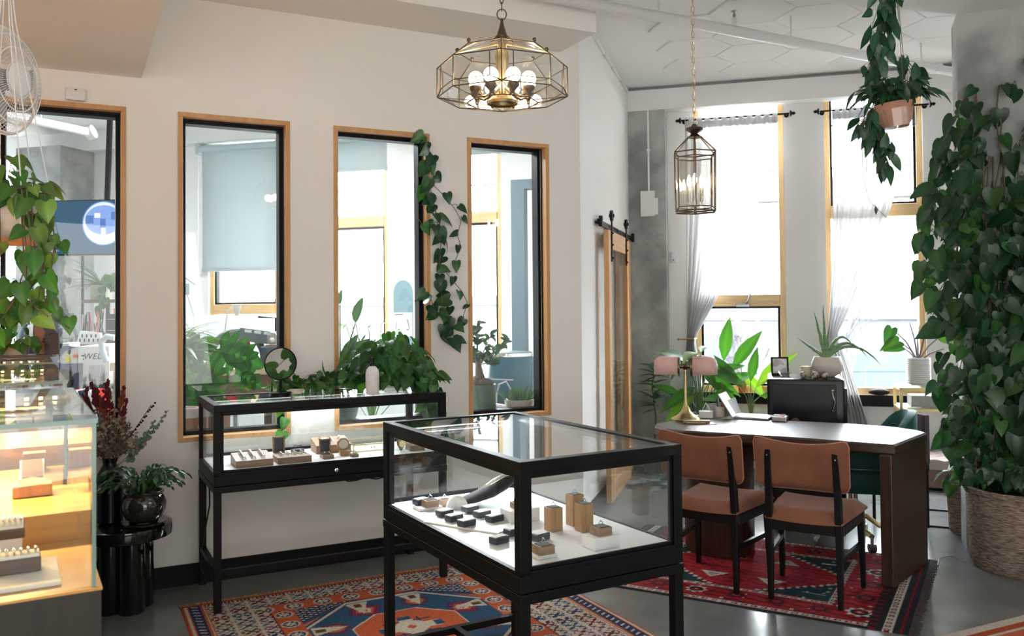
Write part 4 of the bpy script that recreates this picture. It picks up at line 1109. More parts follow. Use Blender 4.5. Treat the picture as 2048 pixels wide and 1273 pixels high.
for i in range(8):
    a = PH + 2 * math.pi * (i + .5) / 8; x, y = math.cos(a) * .115, math.sin(a) * .115
    mb = MB(); mb.tube([(x * .25, y * .25, .05), (x * .7, y * .7, .02), (x, y, .035)], .005); mb.lathe([(.006, .0), (.008, .012), (.024, .03), (.026, .045)], 14, (x, y, .012), cap=False); mb.ball((x, y, .008), .006, 8, 5); ar = mb.build('arm', M['oldbrass'], t, smooth=True)
    mb = MB(); mb.ball((x, y, .088), .030, 16, 10); b_ = mb.build('bulb', M['bulb'], t, smooth=True)
mb = MB(); rp = [(math.cos(2 * math.pi * i / 20) * .019, 0, zc + .118 + math.sin(2 * math.pi * i / 20) * .022) for i in range(20)]; mb.tube(rp, .0025, 6, closed=True); chain(mb, 0, 0, zc + .135, CEIL - c0.z if c0.y > 5 else 3.6 - c0.z); mb.build('chain', M['oldbrass'], t, smooth=True)

D_ = 4.9; c0 = atd(1391, 424, D_); px2m = D_ / F
t = thing('pendant_lantern', 'hexagonal glass lantern pendant with brass leading hanging above the desk', 'pendant lamp', c0, 0)
RH = 46 * px2m; PH = R(20)
A = ringpts(RH * .96, 0, 6, PH); B = ringpts(RH, 118 * px2m, 6, PH); Bt = ringpts(RH * .82, 109 * px2m, 6, PH); Cc = ringpts(.040, 150 * px2m, 6, PH); At = ringpts(RH * .80, 9 * px2m, 6, PH)
mb = MB(); panels(mb, A, B); panels(mb, B, Cc); mb.build('glass_panel', M['lampglass'], t)
mb = MB(); panels(mb, At, Bt); mb.build('inner_glass', M['lampglass'], t)
mb = MB(); lead = .0036
for X, Y in ((A, B), (B, Cc), (At, Bt), (B, Bt), (A, At)):
    for i in range(6): mb.tube([X[i], Y[i]], lead, 6)
for X in (A, B, Bt, At, Cc):
    for i in range(6): mb.tube([X[i], X[(i + 1) % 6]], lead, 6)
for i in range(3): mb.tube([A[i], A[i + 3]], lead, 5)
mb.build('leading', M['oldbrass'], t, smooth=True)
zt_ = 150 * px2m
mb = MB(); mb.lathe([(.042, zt_ - .002), (.03, zt_ + .008), (.018, zt_ + .02), (.03, zt_ + .03), (.05, zt_ + .042), (.048, zt_ + .052), (.02, zt_ + .062), (.010, zt_ + .075)], 24); mb.build('cap', M['oldbrass'], t, smooth=True)
mb = MB(); mb.ball((0, 0, -.008), .01, 8, 6); mb.tube([(0, 0, -.004), (0, 0, .08)], .007); mb.tube([(0, 0, zt_), (0, 0, zt_ - .1)], .006); mb.build('centre_rod', M['oldbrass'], t)
for i in range(3):
    a = R(15 + 120 * i); x, y = math.cos(a) * .04, math.sin(a) * .04
    mb = MB(); mb.tube([(0, 0, .03), (x, y, .04), (x, y, .06)], .005); mb.lathe([(.012, .06), (.012, .15)], 12, (x, y, 0)); mb.build('candle', M['nickel'], t, smooth=True)
    mb = MB(); mb.lathe([(.006, .15), (.013, .17), (.011, .19), (.002, .215)], 12, (x, y, 0)); mb.build('bulb', M['bulb'], t, smooth=True)
mb = MB(); rp = [(math.cos(2 * math.pi * i / 16) * .016, 0, zt_ + .092 + math.sin(2 * math.pi * i / 16) * .018) for i in range(16)]; mb.tube(rp, .0026, 6, closed=True); chain(mb, 0, 0, zt_ + .105, 3.6 - c0.z, rr=.013, step=.036); mb.build('chain', M['brass'], t, smooth=True)
# ================================================================ rugs
def rug(name, label, loc, rotz, W_, L_, fn, knot=.0062, fringe=None):
    """fn(u, v, rnd) -> rgb arrays"""
    t = thing(name, label, 'rug', loc, rotz)
    nx, ny = int(W_ / knot), int(L_ / knot)
    xs = np.linspace(0, W_, nx + 1); ys = np.linspace(0, L_, ny + 1)
    X, Y = np.meshgrid(xs, ys); rng = np.random.RandomState(3)
    Z = .006 + .0016 * np.sin(X * 7 + 1) * np.sin(Y * 5) + rng.rand(*X.shape) * .0008
    Z[0, :] = Z[-1, :] = 0.001; Z[:, 0] = Z[:, -1] = 0.001
    v = np.stack([X.ravel(), Y.ravel(), Z.ravel()], 1)
    i = np.arange(nx * ny); r = i // nx; c = i % nx; a = r * (nx + 1) + c
    f = np.stack([a, a + 1, a + nx + 2, a + nx + 1], 1)
    me = bpy.data.meshes.new('pile'); me.vertices.add(len(v)); me.vertices.foreach_set('co', v.ravel())
    me.loops.add(len(f) * 4); me.loops.foreach_set('vertex_index', f.ravel()); me.polygons.add(len(f)); me.polygons.foreach_set('loop_start', np.arange(0, len(f) * 4, 4)); me.update(calc_edges=True); me.validate()
    colr = fn(X, Y, rng)
    colr = np.clip(colr * .74 * (.82 + .36 * rng.rand(*X.shape))[..., None], 0, 1)
    at = me.color_attributes.new('Col', 'FLOAT_COLOR', 'POINT'); at.data.foreach_set('color', np.concatenate([colr.reshape(-1, 3), np.ones((colr[..., 0].size, 1))], 1).ravel().astype(np.float32))
    me.materials.append(M['rug']); o = bpy.data.objects.new('pile', me); COL.objects.link(o); o.parent = t
    if fringe:
        for side, m_ in fringe:
            mb = MB(); random.seed(2)
            n = int((W_ if side in 'NS' else L_) / .006)
            for k in range(n):
                q = (k + random.random()) * .006; e = random.uniform(.025, .045); j = random.uniform(-.012, .012)
                if side == 'N': mb.bar((q, L_ - .004, .006), (q + j, L_ + e, .002), .004, .002)
                if side == 'S': mb.bar((q, .004, .006), (q + j, -e, .002), .004, .002)
                if side == 'E': mb.bar((W_ - .004, q, .006), (W_ + e, q + j, .002), .005, .003)
            mb.build('fringe', m_, t)
    return t
M['rug'] = colmat('wool knotted pile')
M['fringeO'] = mat('ochre fringe', (.50, .24, .07), .9); M['fringeB'] = mat('dark fringe', (.04, .03, .03), .9)
C = dict(cream=(.60, .53, .43), orange=(.52, .115, .045), dorange=(.42, .07, .025), navy=(.030, .045, .12), blue=(.032, .085, .165), maroon=(.13, .02, .03), brown=(.11, .06, .03), red=(.36, .018, .024), dred=(.17, .012, .020), black=(.022, .022, .030), white=(.55, .52, .47), teal=(.012, .045, .055), pinkr=(.50, .05, .06), purple=(.16, .07, .14))
C = {k: np.array(v) for k, v in C.items()}
def put(img, m, c): img[m] = C[c]
def motif_cells(img, m, X, Y, cw, ch, cols, rng, dens=.5, knot=.012, bgc=None):
    """mirrored stepped figures, one per cell, different thread colour per cell"""
    ci = np.floor(X / cw).astype(int); cj = np.floor(Y / ch).astype(int)
    fx = X / cw - ci; fy = Y / ch - cj
    gx = np.floor(np.abs(fx - .5) * cw / knot).astype(int); gy = np.floor(np.abs(fy - .5) * ch / knot).astype(int)
    sgn = ((ci + cj) % 2 == 0); g2 = np.floor((fx - .5) * cw / knot).astype(int) * np.where((fy > .5), 1, -1)
    h = ((ci * 73856093) ^ (cj * 19349663) ^ (gx * 83492791) ^ (gy * 2971215073)) & 0xffff
    fig = ((np.abs(gx - gy) <= 1) | ((gx + gy == 6) & (gx != 3)) | ((np.mod(gx + 2 * gy, 5) == 0) & (h / 65535.0 < .6))) & ((h / 65535.0 < .88)) & (np.abs(fx - .5) < .45) & (np.abs(fy - .5) < .45)
    hc = ((ci * 7 + cj * 13 + (ci * cj) * 3) % len(cols))
    if bgc: put(img, m, bgc)
    for k, cn in enumerate(cols): put(img, m & fig & (hc == k), cn)
    put(img, m & ((np.abs(fx - .5) > .485) | (np.abs(fy - .5) > .485)), 'cream')
def octd(X, Y, cx, cy, a, b, k=.62):
    u = np.abs(X - cx) / a; v = np.abs(Y - cy) / b
    return np.maximum(np.maximum(u, v), (u + v) / (1 + k))
def rosettes(img, m, X, Y, sp, rr, v0, axis, ring='cream', core='navy'):
    P_, Q = (X, Y) if axis == 'x' else (Y, X)
    i = np.floor(P_ / sp); du = (P_ - (i + .5) * sp); dv = Q - v0; d = np.hypot(du, dv)
    st = np.abs(np.cos(np.arctan2(dv, du) * 3))
    put(img, m & (d < rr), ring); put(img, m & (d < rr * .8), core); put(img, m & (d < rr * (.25 + .4 * st)), ring); put(img, m & (d < rr * .16), 'orange')
RW, RL = 1.90, 1.62
def rug1(X, Y, rng):
    img = np.zeros(X.shape + (3,)); img[:] = C['cream']
    bu = np.minimum(X, RW - X); bv = np.minimum(Y, RL - Y); al = np.ones(X.shape, bool)
    motif_cells(img, al, X, Y, .105, .082, ['navy', 'maroon', 'brown', 'blue', 'dred', 'navy', 'purple'], rng, .42, .0065, 'cream')
    # navy guard bands on the short sides
    g = bu < .115; put(img, g, 'orange'); put(img, g & (bu > .018) & (bu < .028), 'cream'); b_ = g & (bu > .035) & (bu < .092); put(img, b_, 'navy')
    put(img, b_ & (np.mod(Y + bu * .5, .042) < .012) & (np.abs(bu - .064) < .016), 'cream'); put(img, g & (bu > .10) & (bu < .108), 'cream')
    put(img, bv < .028, 'dorange'); s_ = (bv > .028) & (bv < .055) & ~g; put(img, s_, 'maroon'); put(img, s_ & (np.mod(X, .02) < .008), 'cream')
    # orange main border
    inn = (bu > .385) & (bv > .19); put(img, inn, 'orange')
    ln = (bu > .385) & (bv > .19) & ((bu < .395) | (bv < .198)); put(img, ln, 'dred')
    band = inn & (bv < .315); put(img, band & (bv > .205), 'orange')
    rosettes(img, band, X, np.minimum(Y, RL - Y), .148, .048, .255, 'x')
    side = inn & (bu < .50) & ~band; rosettes(img, side, np.minimum(X, RW - X), Y, .148, .046, .445, 'y')
    fld = (bu > .50) & (bv > .315); put(img, fld & ((bu < .507) | (bv < .321)), 'dorange')
    # corner triangles of checked lattice
    tri = fld & ((bu - .50) * 1.0 + (bv - .315) * 1.5 < .34)
    put(img, tri, 'blue'); put(img, tri & ((bu - .50) + (bv - .315) * 1.5 < .30), 'navy')
    put(img, tri & (np.mod(X + Y * 1.5, .05) < .02) & (np.mod(X - Y * 1.5, .05) < .03) & ((bu - .5) + (bv - .315) * 1.5 < .28), 'cream')
    # octagonal medallion
    cx, cy = .95, .81; o = octd(X, Y, cx, cy, .455, .455, .42)
    put(img, fld & (o < 1.06), 'navy'); put(img, fld & (o < 1.03), 'cream'); put(img, fld & (o < .985), 'blue')
    u = X - cx; v = Y - cy; ang = np.arctan2(v, u); rr = np.hypot(u, v)
    for k in range(8):
        a = np.pi / 8 + k * np.pi / 4; du = u * np.cos(a) + v * np.sin(a); dv = -u * np.sin(a) + v * np.cos(a)
        dia = np.abs(du - .345) / .115 + np.abs(dv) / .105
        m = (o < .975) & (dia < 1)
        if k % 2 == 0:
            put(img, m, 'navy'); put(img, m & (dia < .92) & (np.mod(np.floor(du / .012) + np.floor(dv / .012), 2) < 1), 'red'); put(img, m & (dia < .55), 'orange'); put(img, m & (dia < .38), 'cream'); put(img, m & (dia < .15), 'red')
        else:
            d2 = np.hypot(du - .36, dv); put(img, (o < .975) & (d2 < .075) & (np.mod(np.floor(du / .012) + np.floor(dv / .012), 2) < 1), 'dred'); put(img, (d2 < .045) & (o < .975), 'orange'); put(img, (d2 < .022) & (o < .975), 'cream')
    for k in range(4):
        a = k * np.pi / 2 + 0; du = u * np.cos(a) + v * np.sin(a); dv = -u * np.sin(a) + v * np.cos(a)
        for sg in (1, -1):
            m = (o < .975) & (o > .62) & (np.abs(dv - sg * .145) < (du - .27) * .35) & (du < .44)
            put(img, m, 'cream'); put(img, m & (np.abs(dv - sg * .145) < .018) & (np.abs(du - .40) < .025), 'brown')
    o2 = octd(X, Y, cx, cy, .255, .235, .40)
    put(img, o2 < 1.04, 'cream'); put(img, o2 < 1, 'orange')
    au, av = np.abs(u), np.abs(v); pu, pv = np.floor(au / .012), np.floor(av / .012)
    cross = (o2 < .9) & (((pu <= 2) & (pv <= 10)) | ((pv <= 2) & (pu <= 11)) | (pu + pv <= 8))
    put(img, cross, 'cream'); put(img, (o2 < .9) & (((pu == 5) & (pv >= 5) & (pv <= 9)) | ((pv == 6) & (pu >= 3) & (pu <= 9))), 'navy'); put(img, (au < .035) & (np.abs(av - .12) < .02), 'blue'); put(img, (av < .03) & (np.abs(au - .135) < .022), 'blue'); put(img, pu + pv <= 1, 'orange')
    sm = fld & ~tri & (o > 1.06); rosettes(img, sm & (np.hypot(np.mod(X, .11) - .055, np.mod(Y, .11) - .055) < .022), X, Y - np.floor(Y / .11) * .11, .11, .02, .055, 'x')
    return img
rug('orange_rug', 'orange, blue and cream tribal rug with octagonal medallion under the front display case', (-1.703 + 1.62 * .454 , 4.42 - 1.62 * .891, 0), 27.0, RW, RL, rug1, fringe=[('N', M['fringeO'])])
QW, QL = 1.78, 1.33
def rug2(X, Y, rng):
    img = np.zeros(X.shape + (3,)); img[:] = C['red']
    bu = np.minimum(X, QW - X); bv = np.minimum(Y, QL - Y); e = np.where(X > QW * .5, np.minimum(bu, bv * 1.0), np.minimum(bu, bv))
    put(img, e > -1, 'red')
    # mottled red field with dark flowers
    ci = np.floor(X / .016).astype(int); cj = np.floor(Y / .016).astype(int); h = ((ci * 73856093) ^ (cj * 19349663)) & 0xffff
    put(img, h < 11000, 'dred'); put(img, (h > 11000) & (h < 15500), 'black'); put(img, (h > 15500) & (h < 16800), 'white')
    def flower(cx, cy, r0, c1='black', c2='white'):
        d = np.hypot(X - cx, Y - cy); a = np.arctan2(Y - cy, X - cx); s = np.cos(a * 8)
        q = (d < r0 * (.9 + .12 * s)); put(img, q, 'red'); put(img, (d < r0 * (.85 + .15 * s)) & (d > r0 * .62), c2); put(img, (d < r0 * .62), c1); put(img, (d < r0 * .36), 'red'); put(img, (d < r0 * .14), c2)
    for k in range(9):
        flower(.1 + .21 * k, .165, .06, 'black', 'white' if k in (8, 3) else 'dred'); flower(.1 + .21 * k, QL - .165, .06, 'black', 'dred')
    for k in range(5): flower(QW - .24, .2 + .235 * k, .07, 'black', 'white' if k in (0, 3) else 'dred')
    for k in range(5): flower(.24, .2 + .235 * k, .07, 'black', 'dred')
    # inner dark field
    f = (bu > .40) & (bv > .29)
    put(img, f, 'teal'); hh = f & (h < 3500); put(img, hh, 'dred'); put(img, f & (h > 64000), 'white')
    cx, cy = QW / 2, QL / 2; u = np.abs(X - cx) / .56; v = np.abs(Y - cy) / .36; st = np.floor(np.abs(Y - cy) / .03) * .03 / .36
    md = u + st * .75; put(img, f & (md < 1.0), 'white'); put(img, f & (md < .965), 'red'); put(img, f & (md < .9) & (h < 13000), 'dred')
    put(img, f & (md < .55), 'dred'); put(img, f & (md < .50) & (h > 12000), 'red')
    for sx in (-1, 1):
        for sy in (-1, 1):
            tx = X - (cx + sx * .16); ty = (Y - (cy + sy * .21)) * sy; m = (ty > -.05) & (ty < .05) & (np.abs(tx) < (.05 - ty) * .8); put(img, f & m, 'white'); put(img, f & m & (np.abs(tx) < (.035 - ty) * .6) & (ty > -.035) & (np.mod(np.floor(X / .012) + np.floor(Y / .012), 2) < 1), 'dred')
            put(img, f & (np.abs(X - (cx + sx * .40)) < .06) & (np.abs(Y - (cy + sy * .27)) < .02) & (h > 30000), 'white')
    # guard stripes: white S figures on dark
    def guard(d, pos, w_, along, m):
        q = m & (np.abs(d - pos) < w_); put(img, q, 'white'); z = np.mod(along, .05); put(img, q & (np.abs(d - pos) < w_ * .62) & (z < .03), 'dred'); put(img, q & (np.abs(d - pos) < w_ * .25) & (z > .008) & (z < .022), 'white')
    al = np.ones(X.shape, bool); b3 = np.minimum(bu - .075, bv)
    along = np.where(b3 == bv, X, Y)
    put(img, (bv < .018), 'black'); guard(b3, .040, .016, along, al & (bu > .09)); put(img, (b3 > .056) & (b3 < .068) & (bu > .09), 'black')
    put(img, (bu < .135), 'black'); guard(bu, .095, .022, Y, al); put(img, (bu < .04) & (bu > .025), 'dred'); put(img, (bu > .135) & (bu < .185), 'black'); put(img, (bu > .145) & (bu < .175) & (np.mod(Y, .06) < .02), 'dred')
    b4 = np.minimum(bu - .12, bv); m = (bu > .30) & (bv > .22)
    guard(b4, .262, .016, np.where(b4 == bv, X, Y), m)
    return img
r2 = rug('red_rug', 'deep red and black tribal rug under the desk and rust chairs', (1.798 - QW * .867, 3.972 + QW * .498, 0), -29.9, QW, QL, rug2, fringe=[('E', M['fringeB'])])
def rug3(X, Y, rng):
    img = np.zeros(X.shape + (3,)); img[:] = C['cream']; put(img, (Y > 1.02) & (Y < 1.06), 'dorange'); put(img, (Y > .9) & (Y < 1.0), 'orange'); put(img, (Y < .88), 'dorange')
    motif_cells(img, Y < .88, X, Y, .1, .1, ['navy', 'cream', 'maroon'], rng, .4); return img
rug('cream_orange_rug', 'corner of a cream and orange rug at the bottom right of the floor', (2.22 + .40 * 1.1 - .6, 3.985 - .92 * 1.1 - .2, 0), 26, 1.4, 1.12, rug3)

# ================================================================ desk and chairs
t = thing('desk', 'dark stained wooden desk with a rounded left end on slab and drum legs', 'desk', (0, 0, 0), 0)
DT = .765
ctr = [(2.035, 4.62), (1.60, 4.90), (1.20, 5.125), (1.02, 5.21), (.92, 5.30), (.885, 5.42), (.91, 5.54), (1.0, 5.64), (1.15, 5.71), (1.35, 5.745), (1.7, 5.66), (2.08, 5.48), (2.33, 5.28), (2.405, 5.14), (2.41, 5.045)]
Cv = Vector((1.65, 5.25))
def inset(pts, d): return [tuple(Vector(p) + (Cv - Vector(p)).normalized() * d) for p in pts]
mb = MB(); n = len(ctr)
lay = [(inset(ctr, .012), DT - .058), (ctr, DT - .048), (ctr, DT - .010), (inset(ctr, .012), DT)]
vs = [(p[0], p[1], z) for L_, z in lay for p in L_]
fs = [(k * n + i, k * n + (i + 1) % n, (k + 1) * n + (i + 1) % n, (k + 1) * n + i) for k in range(3) for i in range(n)] + [tuple(range(n - 1, -1, -1)), tuple(3 * n + i for i in range(n))]
mb.add(vs, fs); mb.build('top', M['darkwoodx'], t)
a = Vector((2.008, 4.60)); b = Vector((2.402, 5.04)); d = (b - a).normalized(); q = Vector((-d.y, d.x)) * .065
mb = MB(); mb.prism([a, b, b + q, a + q], .008, DT - .056); mb.build('slab_leg', M['darkwood'], t, bevel=.006)
mb = MB(); mb.lathe([(.205, .008), (.21, .02), (.21, DT - .056)], 48, (1.275, 5.385, 0)); mb.build('drum_leg', M['darkwood'], t, smooth=True)
mb = MB(); mb.box(-.22, .22, -.02, .02, -.12, 0, Matrix.Translation((1.66, 5.20, DT - .057)) @ Matrix.Rotation(R(-30), 4, 'Z')); mb.build('rail', M['darkwood'], t)

def rust_chair(label, loc, rot):
    t = thing('dining_chair', label, 'chair', loc, rot, 'rust velvet chairs at the desk')
    for s in (-1, 1):
        mb = MB(); pts = [(s * .170, .02, 0), (s * .170, .018, .20), (s * .170, .01, .42), (s * .168, -.005, .60), (s * .165, -.03, .775)]; w = [.028, .034, .040, .038, .034]
        vs = []
        for (x, y, z), h in zip(pts, w): vs += [(x - h * .45, y - h * .5, z), (x + h * .45, y - h * .5, z), (x + h * .45, y + h * .5, z), (x - h * .45, y + h * .5, z)]
        fs = [(0, 1, 2, 3), (16, 19, 18, 17)] + [(4 * k + i, 4 * k + 4 + i, 4 * k + 4 + (i + 1) % 4, 4 * k + (i + 1) % 4) for k in range(4) for i in range(4)]
        mb.add(vs, fs); mb.build('leg', M['ebony'], t, bevel=.004)
        mb = MB(); x0, x1 = s * .205, s * .212
        vs = [(x1 - .012, .415, 0), (x1 + .012, .415, 0), (x1 + .012, .44, 0), (x1 - .012, .44, 0), (x0 - .018, .385, .41), (x0 + .018, .385, .41), (x0 + .018, .425, .41), (x0 - .018, .425, .41)]
        mb.add(vs, ((3, 2, 1, 0), (4, 5, 6, 7), (0, 1, 5, 4), (1, 2, 6, 5), (2, 3, 7, 6), (3, 0, 4, 7))); mb.build('leg', M['ebony'], t, bevel=.003)
        mb = MB(); mb.bar((s * .17, .02, .235), (s * .205, .40, .235), .018, .028); mb.build('stretcher', M['ebony'], t)
    mb = MB(); mb.bar((-.17, .018, .385), (.17, .018, .385), .03, .05); mb.bar((-.205, .40, .385), (.205, .40, .385), .03, .05)
    for s in (-1, 1): mb.bar((s * .178, .02, .385), (s * .208, .40, .385), .026, .05)
    mb.build('seat_frame', M['ebony'], t, bevel=.003)
    # seat cushion, saddle shaped
    mb = MB(); nx, ny = 10, 10; vs = []
    for top in (0, 1):
        for j in range(ny + 1):
            for i in range(nx + 1):
                u, v = i / nx * 2 - 1, j / ny; hw = .19 + .045 * v; x = u * hw; y = -.01 + v * .46
                ed = max(abs(u), abs(v * 2 - 1)); rnd_ = 1 - max(0, (ed - .8) / .2) ** 2
                z = .408 if not top else .412 + .050 * rnd_ + .012 * (u * u) + .004
                if not top: z += .01 * u * u
                vs.append((x, y, z))
    N_ = (nx + 1) * (ny + 1); fs = []
    for j in range(ny):
        for i in range(nx):
            a_ = j * (nx + 1) + i; fs.append((a_, a_ + nx + 1, a_ + nx + 2, a_ + 1)); fs.append((N_ + a_, N_ + a_ + 1, N_ + a_ + nx + 2, N_ + a_ + nx + 1))
    per = [i for i in range(nx + 1)] + [j * (nx + 1) + nx for j in range(1, ny + 1)] + [ny * (nx + 1) + i for i in range(nx - 1, -1, -1)] + [j * (nx + 1) for j in range(ny - 1, 0, -1)]
    for k in range(len(per)): fs.append((per[k], per[(k + 1) % len(per)], N_ + per[(k + 1) % len(per)], N_ + per[k]))
    mb.add(vs, fs); mb.build('seat', M['velvet'], t, smooth=True, auto=70)
    # backrest: curved padded panel, dipped top
    mb = MB(); nx, nz = 16, 8; out = []
    def P(u, v, side):
        zt = .806 + .040 * abs(u) ** 2.0; zb_ = .575 + .004 * u * u; hw = .232 - .006 * (1 - v)
        x = u * hw; z = zb_ + (zt - zb_) * v; y = -.005 - .045 * (z - .57) / .25 - .035 * (u * u) + .035
        ed = max(abs(u), abs(v * 2 - 1)); rr = 1 - max(0, (ed - .82) / .18) ** 2
        # rounded corners
        cu, cv = max(0, abs(u) - .84) / .16, max(0, abs(v * 2 - 1) - .72) / .28
        k = math.hypot(cu, cv)
        if k > 1 and cu > 0 and cv > 0:
            x = math.copysign((.84 + .16 * cu / k) * hw, u); z = zb_ + (zt - zb_) * (.5 + math.copysign(.5 * (.72 + .28 * cv / k), v - .5))
        return (x, y + side * (.006 + .014 * rr), z)
    vs = [P(i / nx * 2 - 1, j / nz, s) for s in (-1, 1) for j in range(nz + 1) for i in range(nx + 1)]; N_ = (nx + 1) * (nz + 1); fs = []
    for j in range(nz):
        for i in range(nx):
            a_ = j * (nx + 1) + i; fs.append((a_, a_ + 1, a_ + nx + 2, a_ + nx + 1)); fs.append((N_ + a_, N_ + a_ + nx + 1, N_ + a_ + nx + 2, N_ + a_ + 1))
    per = [i for i in range(nx + 1)] + [j * (nx + 1) + nx for j in range(1, nz + 1)] + [nz * (nx + 1) + i for i in range(nx - 1, -1, -1)] + [j * (nx + 1) for j in range(nz - 1, 0, -1)]
    for k in range(len(per)): fs.append((per[k], per[(k + 1) % len(per)], N_ + per[(k + 1) % len(per)], N_ + per[k]))
    mb.add(vs, fs); bk = mb.build('backrest', M['velvet'], t, smooth=True, auto=70)
    mb = MB(); mb.tube([((Vector(vs[k]) + Vector(vs[N_ + k])) / 2) for k in per], .0045, 6, closed=True); mb.build('piping', M['piping'], bk, smooth=True)
    for s in (-1, 1):
        mb = MB()
        for z in (.745, .62): mb.lathe([(.005, 0), (.004, .004)], 10, M=Matrix.Translation((s * .166, -.04 if z > .7 else -.02, z)) @ Matrix.Rotation(R(90), 4, 'X'))
        mb.build('bolt', M['steel'], t)
    return t
rust_chair('rust velvet chair with black legs, nearer of the two at the desk', (1.455, 4.366, .008), -31)
rust_chair('rust velvet chair with black legs, half behind the front display case', (1.011, 4.629, .008), -35)

# teal swivel chair
t = thing('desk_chair', 'teal velvet swivel chair on a brass star base behind the desk', 'chair', (2.18, 5.57, 0), 0)
mb = MB(); mb.box(-.24, .24, -.23, .23, .335, .50, Matrix.Rotation(R(-18), 4, 'Z'), b=.05); mb.build('seat', M['teal'], t, smooth=True, auto=60)
mb = MB()
ROT = Matrix.Rotation(R(-12), 4, 'Z'); nn_ = 14; vs = []
for sd in (0, 1):
    for j in range(7):
        for i in range(nn_ + 1):
            a = R(-78 + 156 * i / nn_); r0 = .215 + (.05 if sd else 0) + (.02 * math.sin(j / 6 * math.pi) if sd else -.01 * math.sin(j / 6 * math.pi)); fz = j / 6
            zt_ = .84 - .33 * (abs(a) / R(78)) ** 3.0; z = .48 + (zt_ - .48) * fz
            vs.append(ROT @ Vector((math.cos(a) * (r0 + .06 * fz) + .06, math.sin(a) * (r0 + .02), z)))
N_ = 7 * (nn_ + 1); fs = []
for j in range(6):
    for i in range(nn_):
        a_ = j * (nn_ + 1) + i; fs.append((a_, a_ + 1, a_ + nn_ + 2, a_ + nn_ + 1)); fs.append((N_ + a_, N_ + a_ + nn_ + 1, N_ + a_ + nn_ + 2, N_ + a_ + 1))
per = [i for i in range(nn_ + 1)] + [j * (nn_ + 1) + nn_ for j in range(1, 7)] + [6 * (nn_ + 1) + i for i in range(nn_ - 1, -1, -1)] + [j * (nn_ + 1) for j in range(5, 0, -1)]
for k in range(len(per)): fs.append((per[k], per[(k + 1) % len(per)], N_ + per[(k + 1) % len(per)], N_ + per[k]))
mb.add(vs, fs); mb.build('backrest', M['teal'], t, smooth=True, auto=75)
for s in (-1, 1):
    mb = MB(); mb.box(-.19, .16, s * .235 - .045, s * .235 + .045, .50, .64, ROT, b=.04); mb.build('armrest', M['teal'], t, smooth=True, auto=60)
mb = MB(); mb.tube([(0, 0, .12), (0, 0, .34)], .028, 16); mb.build('column', M['nickel'], t, smooth=True)
for k in range(5):
    a = R(199 + 72 * k); c, s = math.cos(a), math.sin(a)
    mb = MB(); mb.tube([(c * .02, s * .02, .15), (c * .08, s * .08, .16), (c * .15, s * .15, .105), (c * .27, s * .27, .095)], [.02, .018, .016, .016], 8); mb.build('base_arm', M['goldleaf'], t, smooth=True)
    mb = MB(); MX = Matrix.Translation((c * .27, s * .27, .026)) @ Matrix.Rotation(a, 4, 'Z') @ Matrix.Rotation(R(90), 4, 'X')
    mb.lathe([(.026, -.02), (.026, .02)], 16, M=MX); mb.tube([(c * .27, s * .27, .04), (c * .27, s * .27, .1)], .010); mb.build('caster', M['steel'], t)

# things on the desk
DZ = DT + .0008
p = atz(1372, 840, DZ)
t = thing('desk_lamp', 'brass desk lamp with two dusty pink pill-shaped shades', 'lamp', p, -14)
mb = MB(); mb.lathe([(.0, 0), (.094, 0), (.096, .006), (.090, .014), (.060, .028), (.032, .055), (.014, .095), (.009, .13)], 40, cap=False); mb.build('base', M['brass'], t, smooth=True)
mb = MB(); mb.tube([(0, 0, .12), (0, 0, .335)], .0085, 16); mb.build('pole', M['brass'], t, smooth=True)
ZS = .352
mb = MB(); mb.tube([(-.045, 0, ZS), (.045, 0, ZS)], .016, 16); mb.lathe([(.012, .33), (.02, .35), (.012, .37)], 14)
MY = Matrix.Rotation(R(90), 4, 'Y')
for s in (-1, 1): mb.lathe([(.062, -.006), (.062, .006)], 28, M=Matrix.Translation((s * .040, 0, ZS - .004)) @ MY)
mb.build('yoke', M['oldbrass'], t, smooth=True)
for s in (-1, 1):
    mb = MB(); prof = [(.0, .205), (.030, .20), (.048, .188), (.058, .165), (.060, .13), (.060, .048)]
    n_ = 24; vs = []
    for r0, x in prof:
        for j in range(n_ + 1):
            a = math.pi * j / n_
            vs.append((s * x, math.cos(a) * r0, ZS + .006 + math.sin(a) * r0))
    base_i = len(vs)
    for r0, x in prof:
        for sg in (1, -1): vs.append((s * x, sg * r0, ZS - .052))
    fs = [(k * (n_ + 1) + j, k * (n_ + 1) + j + 1, (k + 1) * (n_ + 1) + j + 1, (k + 1) * (n_ + 1) + j) for k in range(len(prof) - 1) for j in range(n_)]
    for k in range(len(prof) - 1):
        for q, e in ((0, 0), (1, n_)): fs.append((k * (n_ + 1) + e, (k + 1) * (n_ + 1) + e, base_i + 2 * (k + 1) + q, base_i + 2 * k + q))
    mb.add(vs, fs); o = mb.build('shade', M['pink'], t, smooth=True, auto=60)
    sd = o.modifiers.new('thick', 'SOLIDIFY'); sd.thickness = .004
    mb = MB(); mb.ball((s * .11, 0, ZS - .005), .022, 10, 8); mb.build('bulb', M['whiteplastic'], t, smooth=True)
t = thing('brass_pen_tray', 'brass pen and tray beside the pink lamp on the desk', 'pen', atz(1395, 849, DZ), -8)
mb = MB(); mb.tube([(-.07, 0, .006), (.05, 0, .006)], .005); mb.build('pen', M['brass'], t); mb = MB(); mb.box(-.09, .08, .03, .07, 0, .018, b=.003); mb.build('tray', M['oldbrass'], t)
mb = MB(); mb.box(.06, .12, -.012, .002, 0, .003); mb.build('white_tag', M['paper'], t)
t = thing('card_holder', 'small white block holding a triangular stand beside the pen cup', 'card holder', atz(1412, 836, DZ) , -14)
mb = MB(); mb.box(-.045, .045, -.02, .02, 0, .045, b=.003); mb.build('block', M['whiteplastic'], t)
